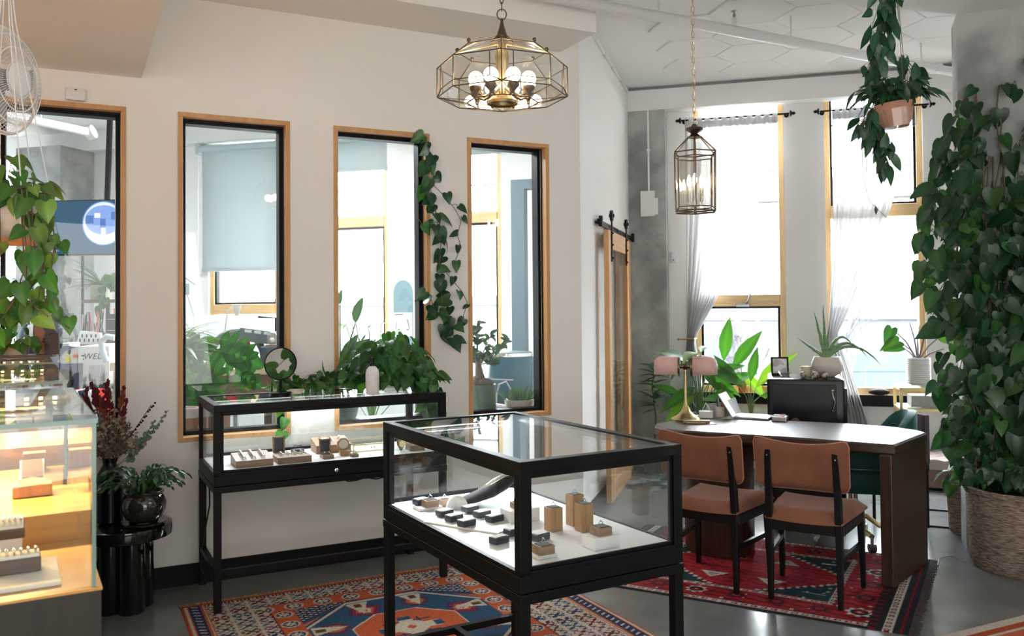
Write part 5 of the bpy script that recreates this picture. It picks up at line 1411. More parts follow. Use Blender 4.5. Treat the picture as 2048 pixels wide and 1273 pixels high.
mb = MB(); mb.bar((-.025, 0, .045), (0, 0, .098), .035, .004); mb.bar((.03, 0, .045), (0, 0, .098), .035, .004); mb.build('tent_card', M['paper'], t)
t = thing('pencil_cup', 'pale cup of pens, a red marker and a long incense stick', 'pencil cup', atz(1441, 834, DZ), 0)
mb = MB(); mb.lathe([(.030, 0), (.038, .07), (.035, .07), (.028, .004), (0, .004)], 24, cap=False); mb.lathe([(0, .001), (.03, .001)], 24, cap=False); mb.build('cup', M['creampot'], t, smooth=True)
for (x, y, h, m_, r_) in ((-.015, 0, .12, 'navy', .005), (-.005, .01, .13, 'steel', .004), (.015, -.005, .12, 'red', .007), (.02, .01, .10, 'blackgloss', .005), (.012, .012, .235, 'oldbrass', .0035)):
    mb = MB(); mb.tube([(x * .5, y * .5, .006), (x * 1.7, y * 1.6, h)], r_); mb.build('pen', M[m_], t)
# tablet with folding keyboard
p = atz(1500, 836, DZ)
t = thing('tablet_computer', 'white tablet leaning on a grey folding stand with keyboard on the desk', 'tablet computer', p, -28)
MT = Matrix.Translation((-.09, .0, .0)) @ Matrix.Rotation(R(-32), 4, 'Y')
mb = MB(); mb.box(-.004, .004, -.10, .10, .002, .185, MT, b=.002); mb.build('case_back', M['greyplastic'], t)
mb = MB(); mb.box(.004, .006, -.095, .095, .008, .180, MT); mb.build('screen', emit('bright tablet screen', (.92, .94, 1), .9), t)
mb = MB(); mb.bar((-.185, 0, .10), (-.15, 0, .0), .19, .004, up=(0, 1, 0)); mb.build('stand_flap', M['greyplastic'], t)
MK = Matrix.Rotation(R(0), 4, 'Y')
mb = MB(); mb.box(-.09, .14, -.10, .10, 0, .014, b=.003); mb.build('keyboard', M['steel'], t)
mb = MB()
for r_ in range(5):
    for c_ in range(11): mb.box(-.070 + r_ * .026, -.048 + r_ * .026, -.09 + c_ * .0165, -.0765 + c_ * .0165, .014, .0165)
mb.build('keys', M['whiteplastic'], t)
mb = MB(); mb.box(.075, .125, -.035, .035, .014, .0155); mb.build('trackpad', M['whiteplastic'], t)
t = thing('card_terminal', 'small grey payment terminal with papers at the end of the keyboard', 'payment terminal', atz(1560, 842, DZ), -25)
mb = MB(); mb.box(-.045, .045, -.05, .05, 0, .03, b=.004); mb.build('body', M['steel'], t); mb = MB(); mb.box(-.04, .03, -.03, .04, .03, .036); mb.build('paper', M['paper'], t); mb = MB(); mb.box(0, .03, .0, .03, .036, .040); mb.build('red_slip', M['red'], t)

# ---- safe behind the desk
p = Vector((1.775, 6.04, 0))
t = thing('safe', 'black enamelled safe with rounded corners behind the desk', 'safe', (p.x, p.y, 0), -17)
mb = MB(); mb.box(0, .51, 0, .48, .02, 1.005, b=.022); mb.build('body', M['blackgloss'], t, smooth=True, auto=50)
mb = MB(); mb.box(.035, .455, -.008, .004, .10, .965, b=.003); mb.build('door', M['blackgloss'], t)
mb = MB(); mb.tube([(.43, -.012, .93), (.43, -.03, .90), (.445, -.034, .85), (.433, -.03, .80), (.433, -.012, .785)], .007, 8); mb.ball((.43, -.018, .925), .012, 8, 6); mb.ball((.433, -.018, .79), .012, 8, 6); mb.build('handle', M['nickel'], t, smooth=True)
mb = MB(); mb.lathe([(.034, -.008), (.034, .004)], 24, M=Matrix.Translation((.185, -.012, .70)) @ Matrix.Rotation(R(90), 4, 'X')); mb.lathe([(.017, .0), (.017, .02)], 16, M=Matrix.Translation((.185, -.012, .70)) @ Matrix.Rotation(R(90), 4, 'X')); mb.build('dial', M['oldbrass'], t, smooth=True)
mb = MB(); mb.box(.50, .525, .02, .06, .4, .94, b=.005); mb.build('hinge', M['blackgloss'], t)
for x in (.03, .43):
    for y in (.03, .43): mb = MB(); mb.box(x, x + .04, y, y + .04, 0, .022); mb.build('foot', M['black'], t)
SZ = 1.0058
SF = frame(p.x, p.y, -17)
t = thing('photo_frame', 'small black-framed black and white mountain photo on the safe', 'picture frame', SF(.09, .30, SZ), -8)
MT = Matrix.Rotation(R(-8), 4, 'X')
mb = MB()
for b_ in ((-.062, .062, -.006, .006, 0, .012), (-.062, .062, -.006, .006, .118, .130), (-.062, -.050, -.006, .006, 0, .13), (.050, .062, -.006, .006, 0, .13)): mb.box(*b_, MT)
mb.box(-.06, .06, .004, .007, .002, .128, MT); mb.bar((0, .02, .08), (0, .06, .0), .02, .003); mb.build('frame', M['black'], t)
mb = MB(); mb.box(-.05, .05, .0, .0042, .012, .118, MT); mb.build('print', M['paper'], t)
mb = MB(); mb.prism([(-.05, .09), (-.03, .115), (.0, .112), (.02, .095), (.035, .07), (.0, .075), (-.02, .06), (-.05, .06)], -.0006, .0, MT @ Matrix.Rotation(R(90), 4, 'X')); mb.prism([(-.05, .012), (.05, .012), (.05, .05), (.03, .055), (.0, .03), (-.03, .022)], -.0006, .0, MT @ Matrix.Rotation(R(90), 4, 'X')); mb.build('mountain_image', M['steel'], t)
t = thing('glass_bowl', 'small clear glass bowl in front of the photo frame on the safe', 'bowl', SF(.12, .14, SZ), 0)
mb = MB(); mb.lathe([(.015, 0), (.03, .01), (.048, .035), (.045, .035), (.028, .014), (0, .008)], 24, cap=False); mb.build('bowl', M['lampglass'], t, smooth=True)
for k, (x, nm) in enumerate(((.245, 'leftmost'), (.325, 'middle'), (.385, 'rightmost'))):
    mb = MB(); mb.ball((0, 0, .023), .023, 14, 10); o = mb.build('speckled_ball', M['speck'] if 'speck' in M else M.setdefault('speck', mat('speckled brass ball', (.50, .42, .33), .4, col2=(.10, .09, .08), scale=45, contrast=(.45, .55))), loc=SF(x, .055, SZ), smooth=True); tag(o, '%s of the three speckled balls along the front edge of the safe' % nm, 'ornament', 'speckled balls on the safe')
t = thing('candle', 'pale yellow candle in a glass behind the speckled balls on the safe', 'candle', SF(.27, .22, SZ), 0)
mb = MB(); mb.lathe([(.036, 0), (.038, .07), (.0, .07)], 24, cap=False); mb.build('wax', mat('pale candle wax', (.62, .58, .40), .5), t, smooth=True)
t = thing('aloe_plant', 'spiky aloe in a rounded cream pot on the safe', 'potted plant', SF(.41, .22, SZ), 0)
mb = MB(); mb.lathe([(.05, 0), (.085, .02), (.108, .065), (.108, .09), (.095, .125), (.088, .14), (.082, .135), (.0, .12)], 36, cap=False); mb.lathe([(0, .001), (.05, .001)], 36, cap=False); mb.build('pot', M['creampot'], t, smooth=True)
mb = MB()
for (dx, dz, Ln) in ((-.10, .40, .38), (-.02, .46, .42), (.03, .30, .24), (-.24, .18, .24), (.22, .10, .24), (.45, -.06, .36), (.34, .0, .30), (.08, .16, .15), (-.05, .2, .2)):
    pts = []; rs = []
    for q in range(9):
        f = q / 8; pts.append((dx * f * .85 - .01, -.02 * f + random.uniform(-.01, .01), .13 + dz * f * .82 + (.14 * f * (1 - f) * (3 if dz < .15 else 0)))); rs.append(.015 * (1 - f) ** .7 + .001)
    mb.tube(pts, rs, 7)
mb.build('foliage', M['aloe'], t, smooth=True)

# ---- gold console with plant, basket and box
p = atz(1781, 1000, 0)
KF = frame(2.93, 6.55, FA)
t = thing('console_table', 'gold framed glass console table under the right window', 'console table', (2.93, 6.55, 0), FA)
mb = MB(); CL, CD, CH = 1.0, .34, .88; e = .022
for x in (0, CL - e):
    for y in (0, CD - e): mb.box(x, x + e, y, y + e, 0, CH)
for z in (CH - e, .70):
    mb.box(0, CL, 0, e, z, z + e); mb.box(0, CL, CD - e, CD, z, z + e); mb.box(0, e, 0, CD, z, z + e); mb.box(CL - e, CL, 0, CD, z, z + e)
mb.box(0, e, 0, CD, .02, .02 + e); mb.box(CL - e, CL, 0, CD, .02, .02 + e); mb.build('frame', M['goldleaf'], t)
for z in (CH, .722): mb = MB(); mb.box(.004, CL - .004, .004, CD - .004, z, z + .006); mb.build('glass_shelf', M['caseglass'], t)
t = thing('white_ribbed_planter', 'alocasia with broad variegated leaves in a white ribbed pot on the gold console', 'potted plant', KF(.16, .17, CH + .0065), 0)
mb = MB(); prof = [(.055, 0), (.075, .012), (.086, .02)]
for k in range(13): prof += [(.086, .02 + k * .0145), (.089, .02 + k * .0145 + .005)]
prof += [(.086, .212), (.080, .214), (.08, .19), (0, .185)]
mb.lathe(prof, 36, cap=False); mb.lathe([(0, .001), (.055, .001)], 30, cap=False); mb.build('pot', M['whitepot'], t, smooth=True, auto=25)
mb = MB(); ms = MB()
for (dx, dy, dz, ld, L_, lm) in ((-.20, 0, .26, (-.5, -.2, -.9), .15, 0), (-.16, -.03, .16, (-1, -.2, -.35), .17, 0), (-.06, .0, .30, (0, 0, 1), .03, 0), (.14, 0, .40, (.8, -.2, -.1), .13, 1), (.18, 0, .20, (1, -.2, -.3), .19, 0), (.03, .03, .28, (0, 0, 1), .03, 0), (-.12, .02, .12, (-1, 0, -.2), .14, 1), (.20, .0, .10, (.9, 0, .2), .05, 0)):
    ms.tube([(0, 0, .18), (dx * .45, dy, .18 + dz * .6), (dx, dy, .18 + dz)], [.008, .005, .003], 6)
    if L_ > .05: mb.leaf((dx, dy, .18 + dz), ld, (-.2, -.9, .5), L_, L_ * .62, 'heart', tint=1.6 if lm else 1)
mb.build('foliage', M['leaf'], t, smooth=True, auto=180); ms.build('stems', mat('purple leaf stalk', (.20, .13, .14), .5), t, smooth=True)
t = thing('wicker_basket', 'small round wicker basket on the gold console beside the column', 'basket', KF(.58, .15, CH + .0065), 0)
mb = MB(); mb.lathe([(.06, 0), (.095, .03), (.105, .07), (.099, .07), (.088, .03), (0, .01)], 28, cap=False)
for k in range(4): mb.tube([(math.cos(2 * math.pi * i / 28) * (.07 + .012 * k), math.sin(2 * math.pi * i / 28) * (.07 + .012 * k), .01 + .018 * k + .003 * (i % 2)) for i in range(28)], .004, 5, closed=True)
mb.build('basket', mat('tan wicker', (.45, .25, .13), .8), t, smooth=True)
mb = MB(); mb.box(-.16, .16, -.10, .10, 0, .085, b=.004); tag(mb.build('storage_box', mat('grey woven cloth', (.42, .40, .37), .9, col2=(.56, .54, .50), scale=80), loc=KF(.25, .17, .7285), rotz=FA), 'flat grey woven box on the lower glass shelf of the console', 'storage box')
mb = MB(); mb.lathe([(0, 0), (.07, 0), (.11, .03), (.10, .03), (0, .01)], 28, cap=False); tag(mb.build('white_bowl', M['whitepot'], loc=KF(.56, .17, .7285), smooth=True), 'white shallow bowl on the lower shelf of the gold console', 'bowl')

# ---- radiator and tufted bench
t = thing('baseboard_heater', 'low ribbed metal heater under the right window', 'heater', W3(2.75, REC - .13, 0), FA)
mb = MB(); mb.box(0, 1.7, 0, .12, .05, .30); mb.box(0, .03, 0, .12, 0, .06); mb.box(1.67, 1.7, 0, .12, 0, .06); mb.build('body', M['steel'], t)
mb = MB()
for k in range(60): mb.box(.03 + k * .027, .04 + k * .027, -.004, .124, .30, .32)
mb.build('grille', M['greyplastic'], t)
t = thing('tufted_bench', 'low taupe tufted cushion bench by the right window', 'bench', W3(2.30, -.52, 0), FA)
mb = MB(); mb.box(0, 1.25, 0, .52, .02, .17, b=.012); mb.build('base', mat('brown bench upholstery', (.17, .11, .085), .85), t)
mb = MB(); nx, ny = 50, 22; vs = []
for j in range(ny + 1):
    for i in range(nx + 1):
        x, y = i / nx * 1.25, j / ny * .52; z = .225 + .028 * abs(math.sin(x * math.pi / .155)) ** .5 * abs(math.sin(y * math.pi / .13)) ** .5
        if i in (0, nx) or j in (0, ny): z = .17
        vs.append((x, y, z))
mb.add(vs, [(j * (nx + 1) + i, j * (nx + 1) + i + 1, (j + 1) * (nx + 1) + i + 1, (j + 1) * (nx + 1) + i) for j in range(ny) for i in range(nx)]); mb.build('tufted_cushion', mat('taupe velvet', (.34, .27, .24), .8, sheen=.4), t, smooth=True, auto=80)
for k, (y_) in enumerate((1055, 1022)):
    a_, b_ = atz(1800, y_ - 6, 0), atz(1925, y_ + 5, 0)
    mb = MB(); mb.bar((0, 0, .006), (b_ - a_).to_3d() + Vector((0, 0, .006)), .018, .012); tag(mb.build('floor_track', M['black'], loc=a_), 'thin black metal strip on the floor behind the desk, %s of two' % ('nearer' if k == 0 else 'farther'), 'floor strip', 'black floor strips')
t = thing('office_chair', 'dark quilted chair low behind the right end of the desk', 'chair', (2.80, 5.98, 0), 8)
mb = MB(); mb.box(-.02, .02, -.10, .10, .42, .76, b=.015); mb.build('backrest', mat('mauve quilted cloth', (.09, .06, .07), .8), t, smooth=True)
mb = MB(); mb.box(-.30, 0, -.12, .12, .38, .43, b=.012); mb.build('seat', M['rubber'], t)
for x in (-.28, -.01):
    for y in (-.10, .10): mb = MB(); mb.tube([(x, y, 0), (x, y, .40)], .011); mb.build('leg', M['black'], t)

# ================================================================ curtains
def curtain(label, x0, x1, xtie, ztie, zbot, flare, rod, nfold=11, z_top=3.26):
    t = thing('sheer_curtain', label, 'curtain', W3(0, REC, 0), FA, 'white sheer curtains')
    mb = MB(); nu, nv = nfold * 14, 44; vs = []
    for j in range(nv + 1):
        v = j / nv; z = z_top + (zbot - z_top) * v; vt = (z_top - ztie) / (z_top - zbot)
        for i in range(nu + 1):
            u = i / nu
            if v < vt:
                s = v / vt; wid = (1 - s ** 2.6)
                a_ = x0 + (xtie - .03 - x0) * s ** 3; b_ = x1 + (xtie + .04 - x1) * (s ** 1.55); x = a_ + (b_ - a_) * u; amp = .012 + .012 * s
            else:
                s = (v - vt) / (1 - vt); wid = 0; a_ = xtie - .03 + (flare[0] - xtie + .03) * min(1, s * 1.1) ** .8; b_ = xtie + .04 + (flare[1] - xtie - .04) * min(1, s * 1.1) ** .8; x = a_ + (b_ - a_) * u; amp = .028
            y = -.075 + amp * math.sin(u * nfold * 2 * math.pi + .6 * math.sin(v * 3 + u * 5)) + .010 * math.sin(u * 31 + v * 4)
            if v < .018: y = -.075 + .016 * math.sin(u * nfold * 2 * math.pi)
            vs.append((x, y, z))
    mb.add(vs, [(j * (nu + 1) + i, j * (nu + 1) + i + 1, (j + 1) * (nu + 1) + i + 1, (j + 1) * (nu + 1) + i) for j in range(nv) for i in range(nu)])
    mb.build('sheer_panel', M['sheer'], t, smooth=True, auto=180)
    mb = MB(); vs = []
    for k, z in enumerate((z_top + .035, z_top - .07)):
        for i in range(nu + 1): vs.append((x0 + (x1 - x0) * i / nu, -.082 + .012 * math.sin(i / nu * nfold * 2 * math.pi) - .004, z + .004 * math.sin(i * .7)))
    mb.add(vs, [(i, i + 1, nu + 2 + i, nu + 1 + i) for i in range(nu)]); mb.build('heading', M['sheer'], t, smooth=True, auto=180)
    return t
def rod(label, a, b):
    t = thing('curtain_rod', label, 'curtain rod', W3(0, REC, 0), FA, 'black curtain rods'); mb = MB(); mb.tube([(a, -.075, 3.272), (b, -.075, 3.272)], .008); mb.build('pole', M['black'], t)
    for x, s in ((a, -1), (b, 1)):
        mb = MB(); mb.lathe([(.008, 0), (.028, .008), (.030, .016), (.012, .03), (.016, .045), (.002, .06)], 12, M=Matrix.Translation((x, -.075, 3.272)) @ Matrix.Rotation(R(90 * s), 4, 'Y')); mb.build('finial', M['black'], t, smooth=True)
        mb = MB(); mb.tube([(x - s * .02, -.075, 3.272), (x - s * .02, 0, 3.272)], .007); mb.lathe([(.022, 0), (.022, .006)], 12, M=Matrix.Translation((x - s * .02, 0, 3.272)) @ Matrix.Rotation(R(90), 4, 'X')); mb.build('bracket', M['black'], t)
curtain('white sheer curtain tied back to the left of the left tall window', .53, 1.37, .55, 1.20, .10, (.45, .72), None)
rod('black curtain rod over the left tall window', .50, 1.47)
curtain('white sheer curtain tied back to the left of the right tall window', 1.84, 2.50, 1.80, 1.22, .12, (1.76, 2.16), None)
rod('black curtain rod over the right tall window', 1.74, 2.64)
for (x, L) in ((.55, 'brass tieback holding the left sheer curtain'), (1.80, 'brass tieback holding the right sheer curtain')):
    t = thing('curtain_tieback', L, 'curtain tieback', W3(x, REC, 1.20), FA); mb = MB(); mb.tube([(-.10, 0, 0), (-.10, -.12, 0), (.045, -.13, .004), (.06, -.09, .006)], .007); mb.ball((-.10, -.12, 0), .013, 8, 6); mb.build('hook', M['brass'], t, smooth=True)

# ================================================================ sliding barn door on the partition
t = thing('sliding_door', 'narrow oak-framed glass sliding door hanging on the white partition', 'sliding door', W2(.60, -.05, 0), PA)
mb = MB(); DW = 1.05; dz0, dz1 = .03, 2.10
mb.box(0, .11, -.045, -.005, dz0, dz1); mb.box(DW - .11, DW, -.045, -.005, dz0, dz1); mb.build('stile', M['oak'], t, bevel=.003)
mb = MB(); mb.box(.11, DW - .11, -.045, -.005, dz1 - .14, dz1); mb.box(.11, DW - .11, -.045, -.005, dz0, dz0 + .22); mb.build('rail', M['oakx'], t, bevel=.003)
mb = MB(); mb.box(.11, DW - .11, -.028, -.022, dz0 + .22, dz1 - .14); mb.build('pane', M['pane'], t)
for x in (.10, DW - .20):
    mb = MB(); mb.box(x, x + .03, -.055, -.045, 1.86, 2.20); mb.lathe([(.042, -.010), (.042, .010)], 20, M=Matrix.Translation((x + .015, -.05, 2.215)) @ Matrix.Rotation(R(90), 4, 'X')); mb.lathe([(.014, -.02), (.014, .02)], 12, M=Matrix.Translation((x + .015, -.05, 2.215)) @ Matrix.Rotation(R(90), 4, 'X'))
    for z in (1.89, 1.99, 2.08): mb.ball((x + .015, -.058, z), .009, 6, 4)
    mb.build('roller_hanger', M['black'], t)
t = thing('sliding_door_track', 'flat black steel rail with stops carrying the sliding door', 'door track', W2(.50, 0, 0), PA)
mb = MB(); mb.box(0, 1.78, -.034, -.024, 2.135, 2.175)
for x in (.06, .48, .90, 1.32, 1.72): mb.tube([(x, 0, 2.155), (x, -.04, 2.155)], .010)
mb.build('rail', M['black'], t)
for x in (.02, 1.72): mb = MB(); mb.box(x, x + .04, -.06, -.034, 2.12, 2.20, b=.004); mb.build('stop', M['black'], t)
t = thing('second_sliding_door', 'second oak-framed glass sliding door at the far end of the same track', 'sliding door', W2(1.40, -.05, 0), PA)
mb = MB(); mb.box(0, .08, .0, .035, dz0, dz1); mb.box(.58, .66, .0, .035, dz0, dz1); mb.build('stile', M['oak'], t, bevel=.003)
mb = MB(); mb.box(.08, .58, .0, .035, dz1 - .10, dz1); mb.box(.08, .58, .0, .035, dz0, dz0 + .2); mb.build('rail', M['oakx'], t, bevel=.003)
mb = MB(); mb.box(.08, .58, .015, .021, dz0 + .2, dz1 - .10); mb.build('pane', M['pane'], t)

# ================================================================ plants by the windows
random.seed(14)
def broadplant(name, label, loc, leaves, potm='terracotta', pr=(.10, .15), stemm='greenstem', lm='leafbright', prof='lance', wr=.30, potz=0):
    t = thing(name, label, 'potted plant', loc, 0)
    mb = MB(); r0, h0 = pr; mb.lathe([(r0 * .75, potz), (r0, potz + h0), (r0 * .92, potz + h0), (r0 * .88, potz + h0 - .02), (0, potz + h0 - .02)], 28, cap=False); mb.lathe([(0, potz + .001), (r0 * .75, potz + .001)], 28, cap=False)
    if potz > .02:
        pass
    mb.build('pot', M[potm], t, smooth=True)
    if potz > .02: mb = MB(); mb.box(-.14, .14, -.14, .14, potz - .02, potz); [mb.tube([(x, y, 0), (x, y, potz - .02)], .012) for x in (-.11, .11) for y in (-.11, .11)]; mb.build('stand', M['black'], t)
    mb = MB(); ms = MB()
    for (x, y, z, d, L_) in leaves:
        ms.tube([(0, 0, potz + h0 - .02), (x * .4, y * .4, (z + potz + h0) * .5 + .04), (x, y, z)], [.007, .005, .003], 5)
        mb.leaf((x, y, z), d, (-.3, -.8, .6), L_, L_ * wr, prof, bend=.3)
    mb.build('foliage', M[lm], t, smooth=True, auto=180); ms.build('stems', M[stemm], t)
    return t
def Lr(n, rad, z0, z1, L0, L1, seed, droop=-.2, az=(0, 6.283)):
    random.seed(seed); o = []
    for k in range(n):
        a = random.uniform(*az); r0 = random.uniform(.2, 1) * rad; c, s = math.cos(a), math.sin(a)
        o.append((c * r0, s * r0, random.uniform(z0, z1), (c, s, random.uniform(droop, .5)), random.uniform(L0, L1)))
    return o
bp_ = W3(.66, -.34, 0)
broadplant('broad_leaf_plant', 'bright green ginger-like plant behind the lamp below the left window', (bp_.x, bp_.y, 0), Lr(17, .22, .70, 1.12, .26, .40, 5, -.7) + [(.30, 0, .95, (.5, -.2, .9), .42), (.22, 0, 1.02, (.1, 0, 1), .40), (.36, 0, .92, (.75, 0, -.6), .36)], pr=(.15, .30), potm='greypot', potz=.25)
bp_ = W3(1.10, -.36, 0)
broadplant('broad_leaf_plant', 'bright green arching plant between the tablet and the safe', (bp_.x, bp_.y, 0), [(.05, 0, .80, (.8, -.2, .9), .46), (.08, 0, .72, (1, -.3, .15), .42), (-.05, 0, .82, (-.9, -.2, .5), .36), (.0, 0, .85, (.1, -.2, 1), .30), (-.1, 0, .80, (-.6, 0, .9), .34)], pr=(.14, .35), potm='terracotta', potz=.2)
bp_ = atz(1296, 905, 0)
t = thing('slender_plant', 'slender dark leafy sapling in a pot against the concrete window column', 'potted plant', W3(.24, -.24, 0), 0)
mb = MB(); mb.lathe([(.09, 0), (.12, .24), (.11, .24), (0, .22)], 24, cap=False); mb.build('pot', M['greypot'], t, smooth=True)
mb = MB(); ms = MB(); ms.tube([(0, 0, .2), (.02, 0, .5), (-.01, 0, .8), (.03, 0, .98)], [.009, .007, .006, .004], 6)
for k in range(46):
    z = random.uniform(.55, 1.0); a = random.uniform(0, 6.28); mb.leaf((.01, 0, z), (math.cos(a), math.sin(a), random.uniform(.0, .8)), (0, -.4, 1), random.uniform(.12, .19), .03, 'strap')
mb.build('foliage', M['leafgrey'], t, smooth=True, auto=180); ms.build('stems', M['stem'], t)
t = thing('drinking_glass', 'amber iced drink in a clear cup with a straw on the window sill', 'drink', W3(1.02, REC - .06, .70), 0)
mb = MB(); mb.lathe([(.032, 0), (.046, .15), (0, .15)], 24, cap=False); mb.lathe([(0, .001), (.032, .001)], 20, cap=False); mb.build('drink', mat('amber drink', (.45, .26, .07), .3, col2=(.50, .14, .05), scale=6), t, smooth=True)
mb = MB(); mb.tube([(0, 0, .1), (-.01, 0, .26)], .004); mb.build('straw', M['oldbrass'], t)
t = thing('folded_cloth', 'small dark pouch on the sill of the right window', 'pouch', W3(2.20, REC - .03, .7005), FA)
mb = MB(); mb.ball((0, 0, .028), .07, 12, 8, (1.3, .35, .4)); mb.build('pouch', M['rubber'], t, smooth=True)

# hanging hoya
D_ = 4.2; c0 = atd(1793, 255, D_); c0 = Vector((c0.x, c0.y, c0.z))
t = thing('hanging_hoya', 'trailing waxy-leaved plant in a tilted terracotta pot hung near the ceiling', 'hanging plant', c0, 0)
MT = Matrix.Rotation(R(-6), 4, 'Y')
mb = MB(); mb.lathe([(.055, 0), (.075, .03), (.088, .10), (.092, .115), (.084, .115), (0, .10)], 32, cap=False, M=MT); mb.lathe([(0, .001), (.055, .001)], 30, cap=False, M=MT); mb.build('pot', M['terracotta'], t, smooth=True)
mb = MB(); mb.lathe([(.095, -.006), (.097, .03), (.101, .08), (.099, .08), (.094, .03), (.09, -.003), (0, -.006)], 32, cap=False, M=MT); mb.build('clear_liner', M['pane'], t, smooth=True)
mb = MB(); zc_ = 3.30 - c0.z
for k in range(3):
    a = R(30 + 120 * k); mb.tube([(math.cos(a) * .09, math.sin(a) * .09, .11), (0, 0, zc_)], .0016, 4)
mb.build('cord', M['stem'], t)
random.seed(31); mb = MB(); ms = MB(); o_ = toC(c0)
bunch(mb, ms, (0, .02, .15), .155, 105, .100, o_, 'lance', .6, .36, .35, .25)
bunch(mb, ms, (-.02, .0, .14), .20, 34, .105, o_, 'lance', .5, .36, .9, .1)
for (x, z1) in ((-.09, -.10), (-.08, -.2), (-.07, -.17), (-.075, -.24), (-.1, -.05)): vine(mb, ms, [(x * .5, .04, .1), (x * 1.5, .09, .05), (x * 1.2 + .03, .06, -.03), (x * .8 + .02, -.02, z1)], .10, 'lance', .035, out=o_)
vine(mb, ms, [(-.12, -.03, .1), (-.15, -.03, 0), (-.16, -.02, -.22)], .10, 'lance', .12, out=o_, stemr=.0012)
vine(mb, ms, [(-.12, 0, .1), (-.17, 0, .0), (-.17, 0, -.22), (-.14, 0, -.36), (-.06, 0, -.44), (.0, 0, -.48)], .06, 'lance', .3, fill=.2, out=o_, stemr=.0012)
for k in range(6):
    r0 = lambda: random.uniform(-.05, .05)
    vine(mb, ms, [(-.06 + r0(), 0, .16), (-.09 + r0(), 0, .3), (-.06 + r0() * 1.2, 0, .5), (-.02 + r0() * .8, 0, zc_ - .06)], .105, 'lance', .06, out=o_, stemr=.0014)
for k in range(3): vine(mb, ms, [(.05, 0, .16), (.06 + .03 * k, 0, .26), (.03, 0, .36), (.10 + .03 * k, 0, .20)], .10, 'lance', .1, out=o_, stemr=.0014)
bunch(mb, ms, (-.02, 0, zc_ - .12), .07, 22, .11, o_, 'lance', 1.3, .36, 1)
for e in ((-.25, zc_ - .20), (.14, zc_ - .06), (.16, zc_ - .10), (-.12, zc_ - .0)): ms.tube([(0, 0, zc_ - .05), (e[0] * .6, 0, e[1] - .04), (e[0], 0, e[1])], .0012, 4)
mb.build('foliage', M['leafhoya'], t, smooth=True, auto=180); ms.build('stems', M['stem'], t)

# big climber on the concrete column
CF = frame(2.757, 5.289, CR)
pc = Vector((2.89, 5.0, 0))
pot = Vector((2.93, 4.97, 0))
t = thing('climbing_philodendron', 'tall dark philodendron covering the concrete column, in a large ribbed clay planter', 'climbing plant', pot, 0)
mb = MB(); mb.lathe([(.265, 0), (.285, .03), (.30, .30), (.305, .395), (.298, .425), (.312, .43), (.314, .455), (.296, .46), (.286, .44), (.28, .38)], 56, cap=False); mb.lathe([(0, .001), (.265, .001)], 40, cap=False); mb.build('planter', M['woven'], t, smooth=True)
mb = MB(); mb.lathe([(0, .385), (.284, .385)], 36, cap=False); mb.build('soil', M['soil'], t)
random.seed(77); mb = MB(); ms = MB(); o_ = toC(pot)
# profile: left reach (metres left of the column's left face) by height
def reach(z):
    P_ = [(.40, -.05), (.55, .06), (.75, .12), (1.0, .17), (1.3, .13), (1.45, .16), (1.7, .24), (1.95, .26), (2.1, .22), (2.3, .17), (2.5, .10), (2.7, .02), (2.85, -.10)]
    for (a, b), (c, d) in zip(P_, P_[1:]):
        if a <= z <= c: return b + (d - b) * (z - a) / (c - a)
    return -.1
def cv(x, off, z): q = CF(x, -off, z); return q - pot
def front(x): return random.uniform(.03, .30)
nl = 0
while nl < 760:
    z = random.uniform(.46, 2.85); x = random.uniform(-reach(z), .62)
    if z > 2.15 and x > .10 and random.random() < (.86 if x < .34 else .55): continue
    if z > 2.5 and random.random() < .6: continue
    thick = .10 + .16 * max(0, 1 - abs(z - 1.5) / 1.2)
    off = random.uniform(.02, 1) * thick + .02
    p_ = cv(x, off, z); L_ = random.choice((.07, .09, .10, .115, .13, .15)) * random.uniform(.85, 1.1)
    dx = -1 if x < 0 else random.gauss(0, .5)
    cdir = CF(1, 0) - CF(0, 0)
    d = cdir * (dx * .45) + Vector((0, 0, -1)) + Vector((random.gauss(0, .42), random.gauss(0, .35), random.gauss(0, .35)))
    mb.leaf(p_, d, o_ + Vector((random.gauss(0, .4), random.gauss(0, .3), random.uniform(0, .55))) - cdir * (.5 if x < 0 else 0), L_, L_ * random.uniform(.72, .88), 'heart', bend=.2, fold=random.uniform(.1, .35))
    if nl % 2 == 0: ms.tube([p_, p_.lerp(cv(x * .8 + .04, .02, z + .05), .5) + Vector((0, 0, .03)), cv(x * .8 + .04, .015, z + .02)], .003, 4)
    nl += 1
for k in range(22):
    x0 = random.uniform(.0, .6); pts = []
    for q in range(12):
        z = .4 + q * .2
        if z > 2.2 + random.random() * .6: break
        pts.append(cv(x0 + random.uniform(-.05, .05), .03 + .05 * random.random(), z))
    ms.tube(pts, .0055, 5)
for (xx, ztop) in ((.42, 3.05), (.10, 2.82), (.22, 2.83)):
    pts = [cv(xx + random.uniform(-.02, .02), .035, ztop - .12 * q) for q in range(8)]
    vine(mb, ms, pts, .14 if xx > .4 else .10, step=.12, out=o_, stemr=.005)
for k in range(9):
    x0 = random.uniform(-.05, .4); vine(mb, ms, [cv(x0, .2, .55), cv(x0, .24, .50), cv(x0 - .02, .26, .46)], .08, step=.03, out=o_)
mb.build('foliage', M['leafdark'], t, smooth=True, auto=180); ms.build('stems', M['stem'], t, smooth=True)
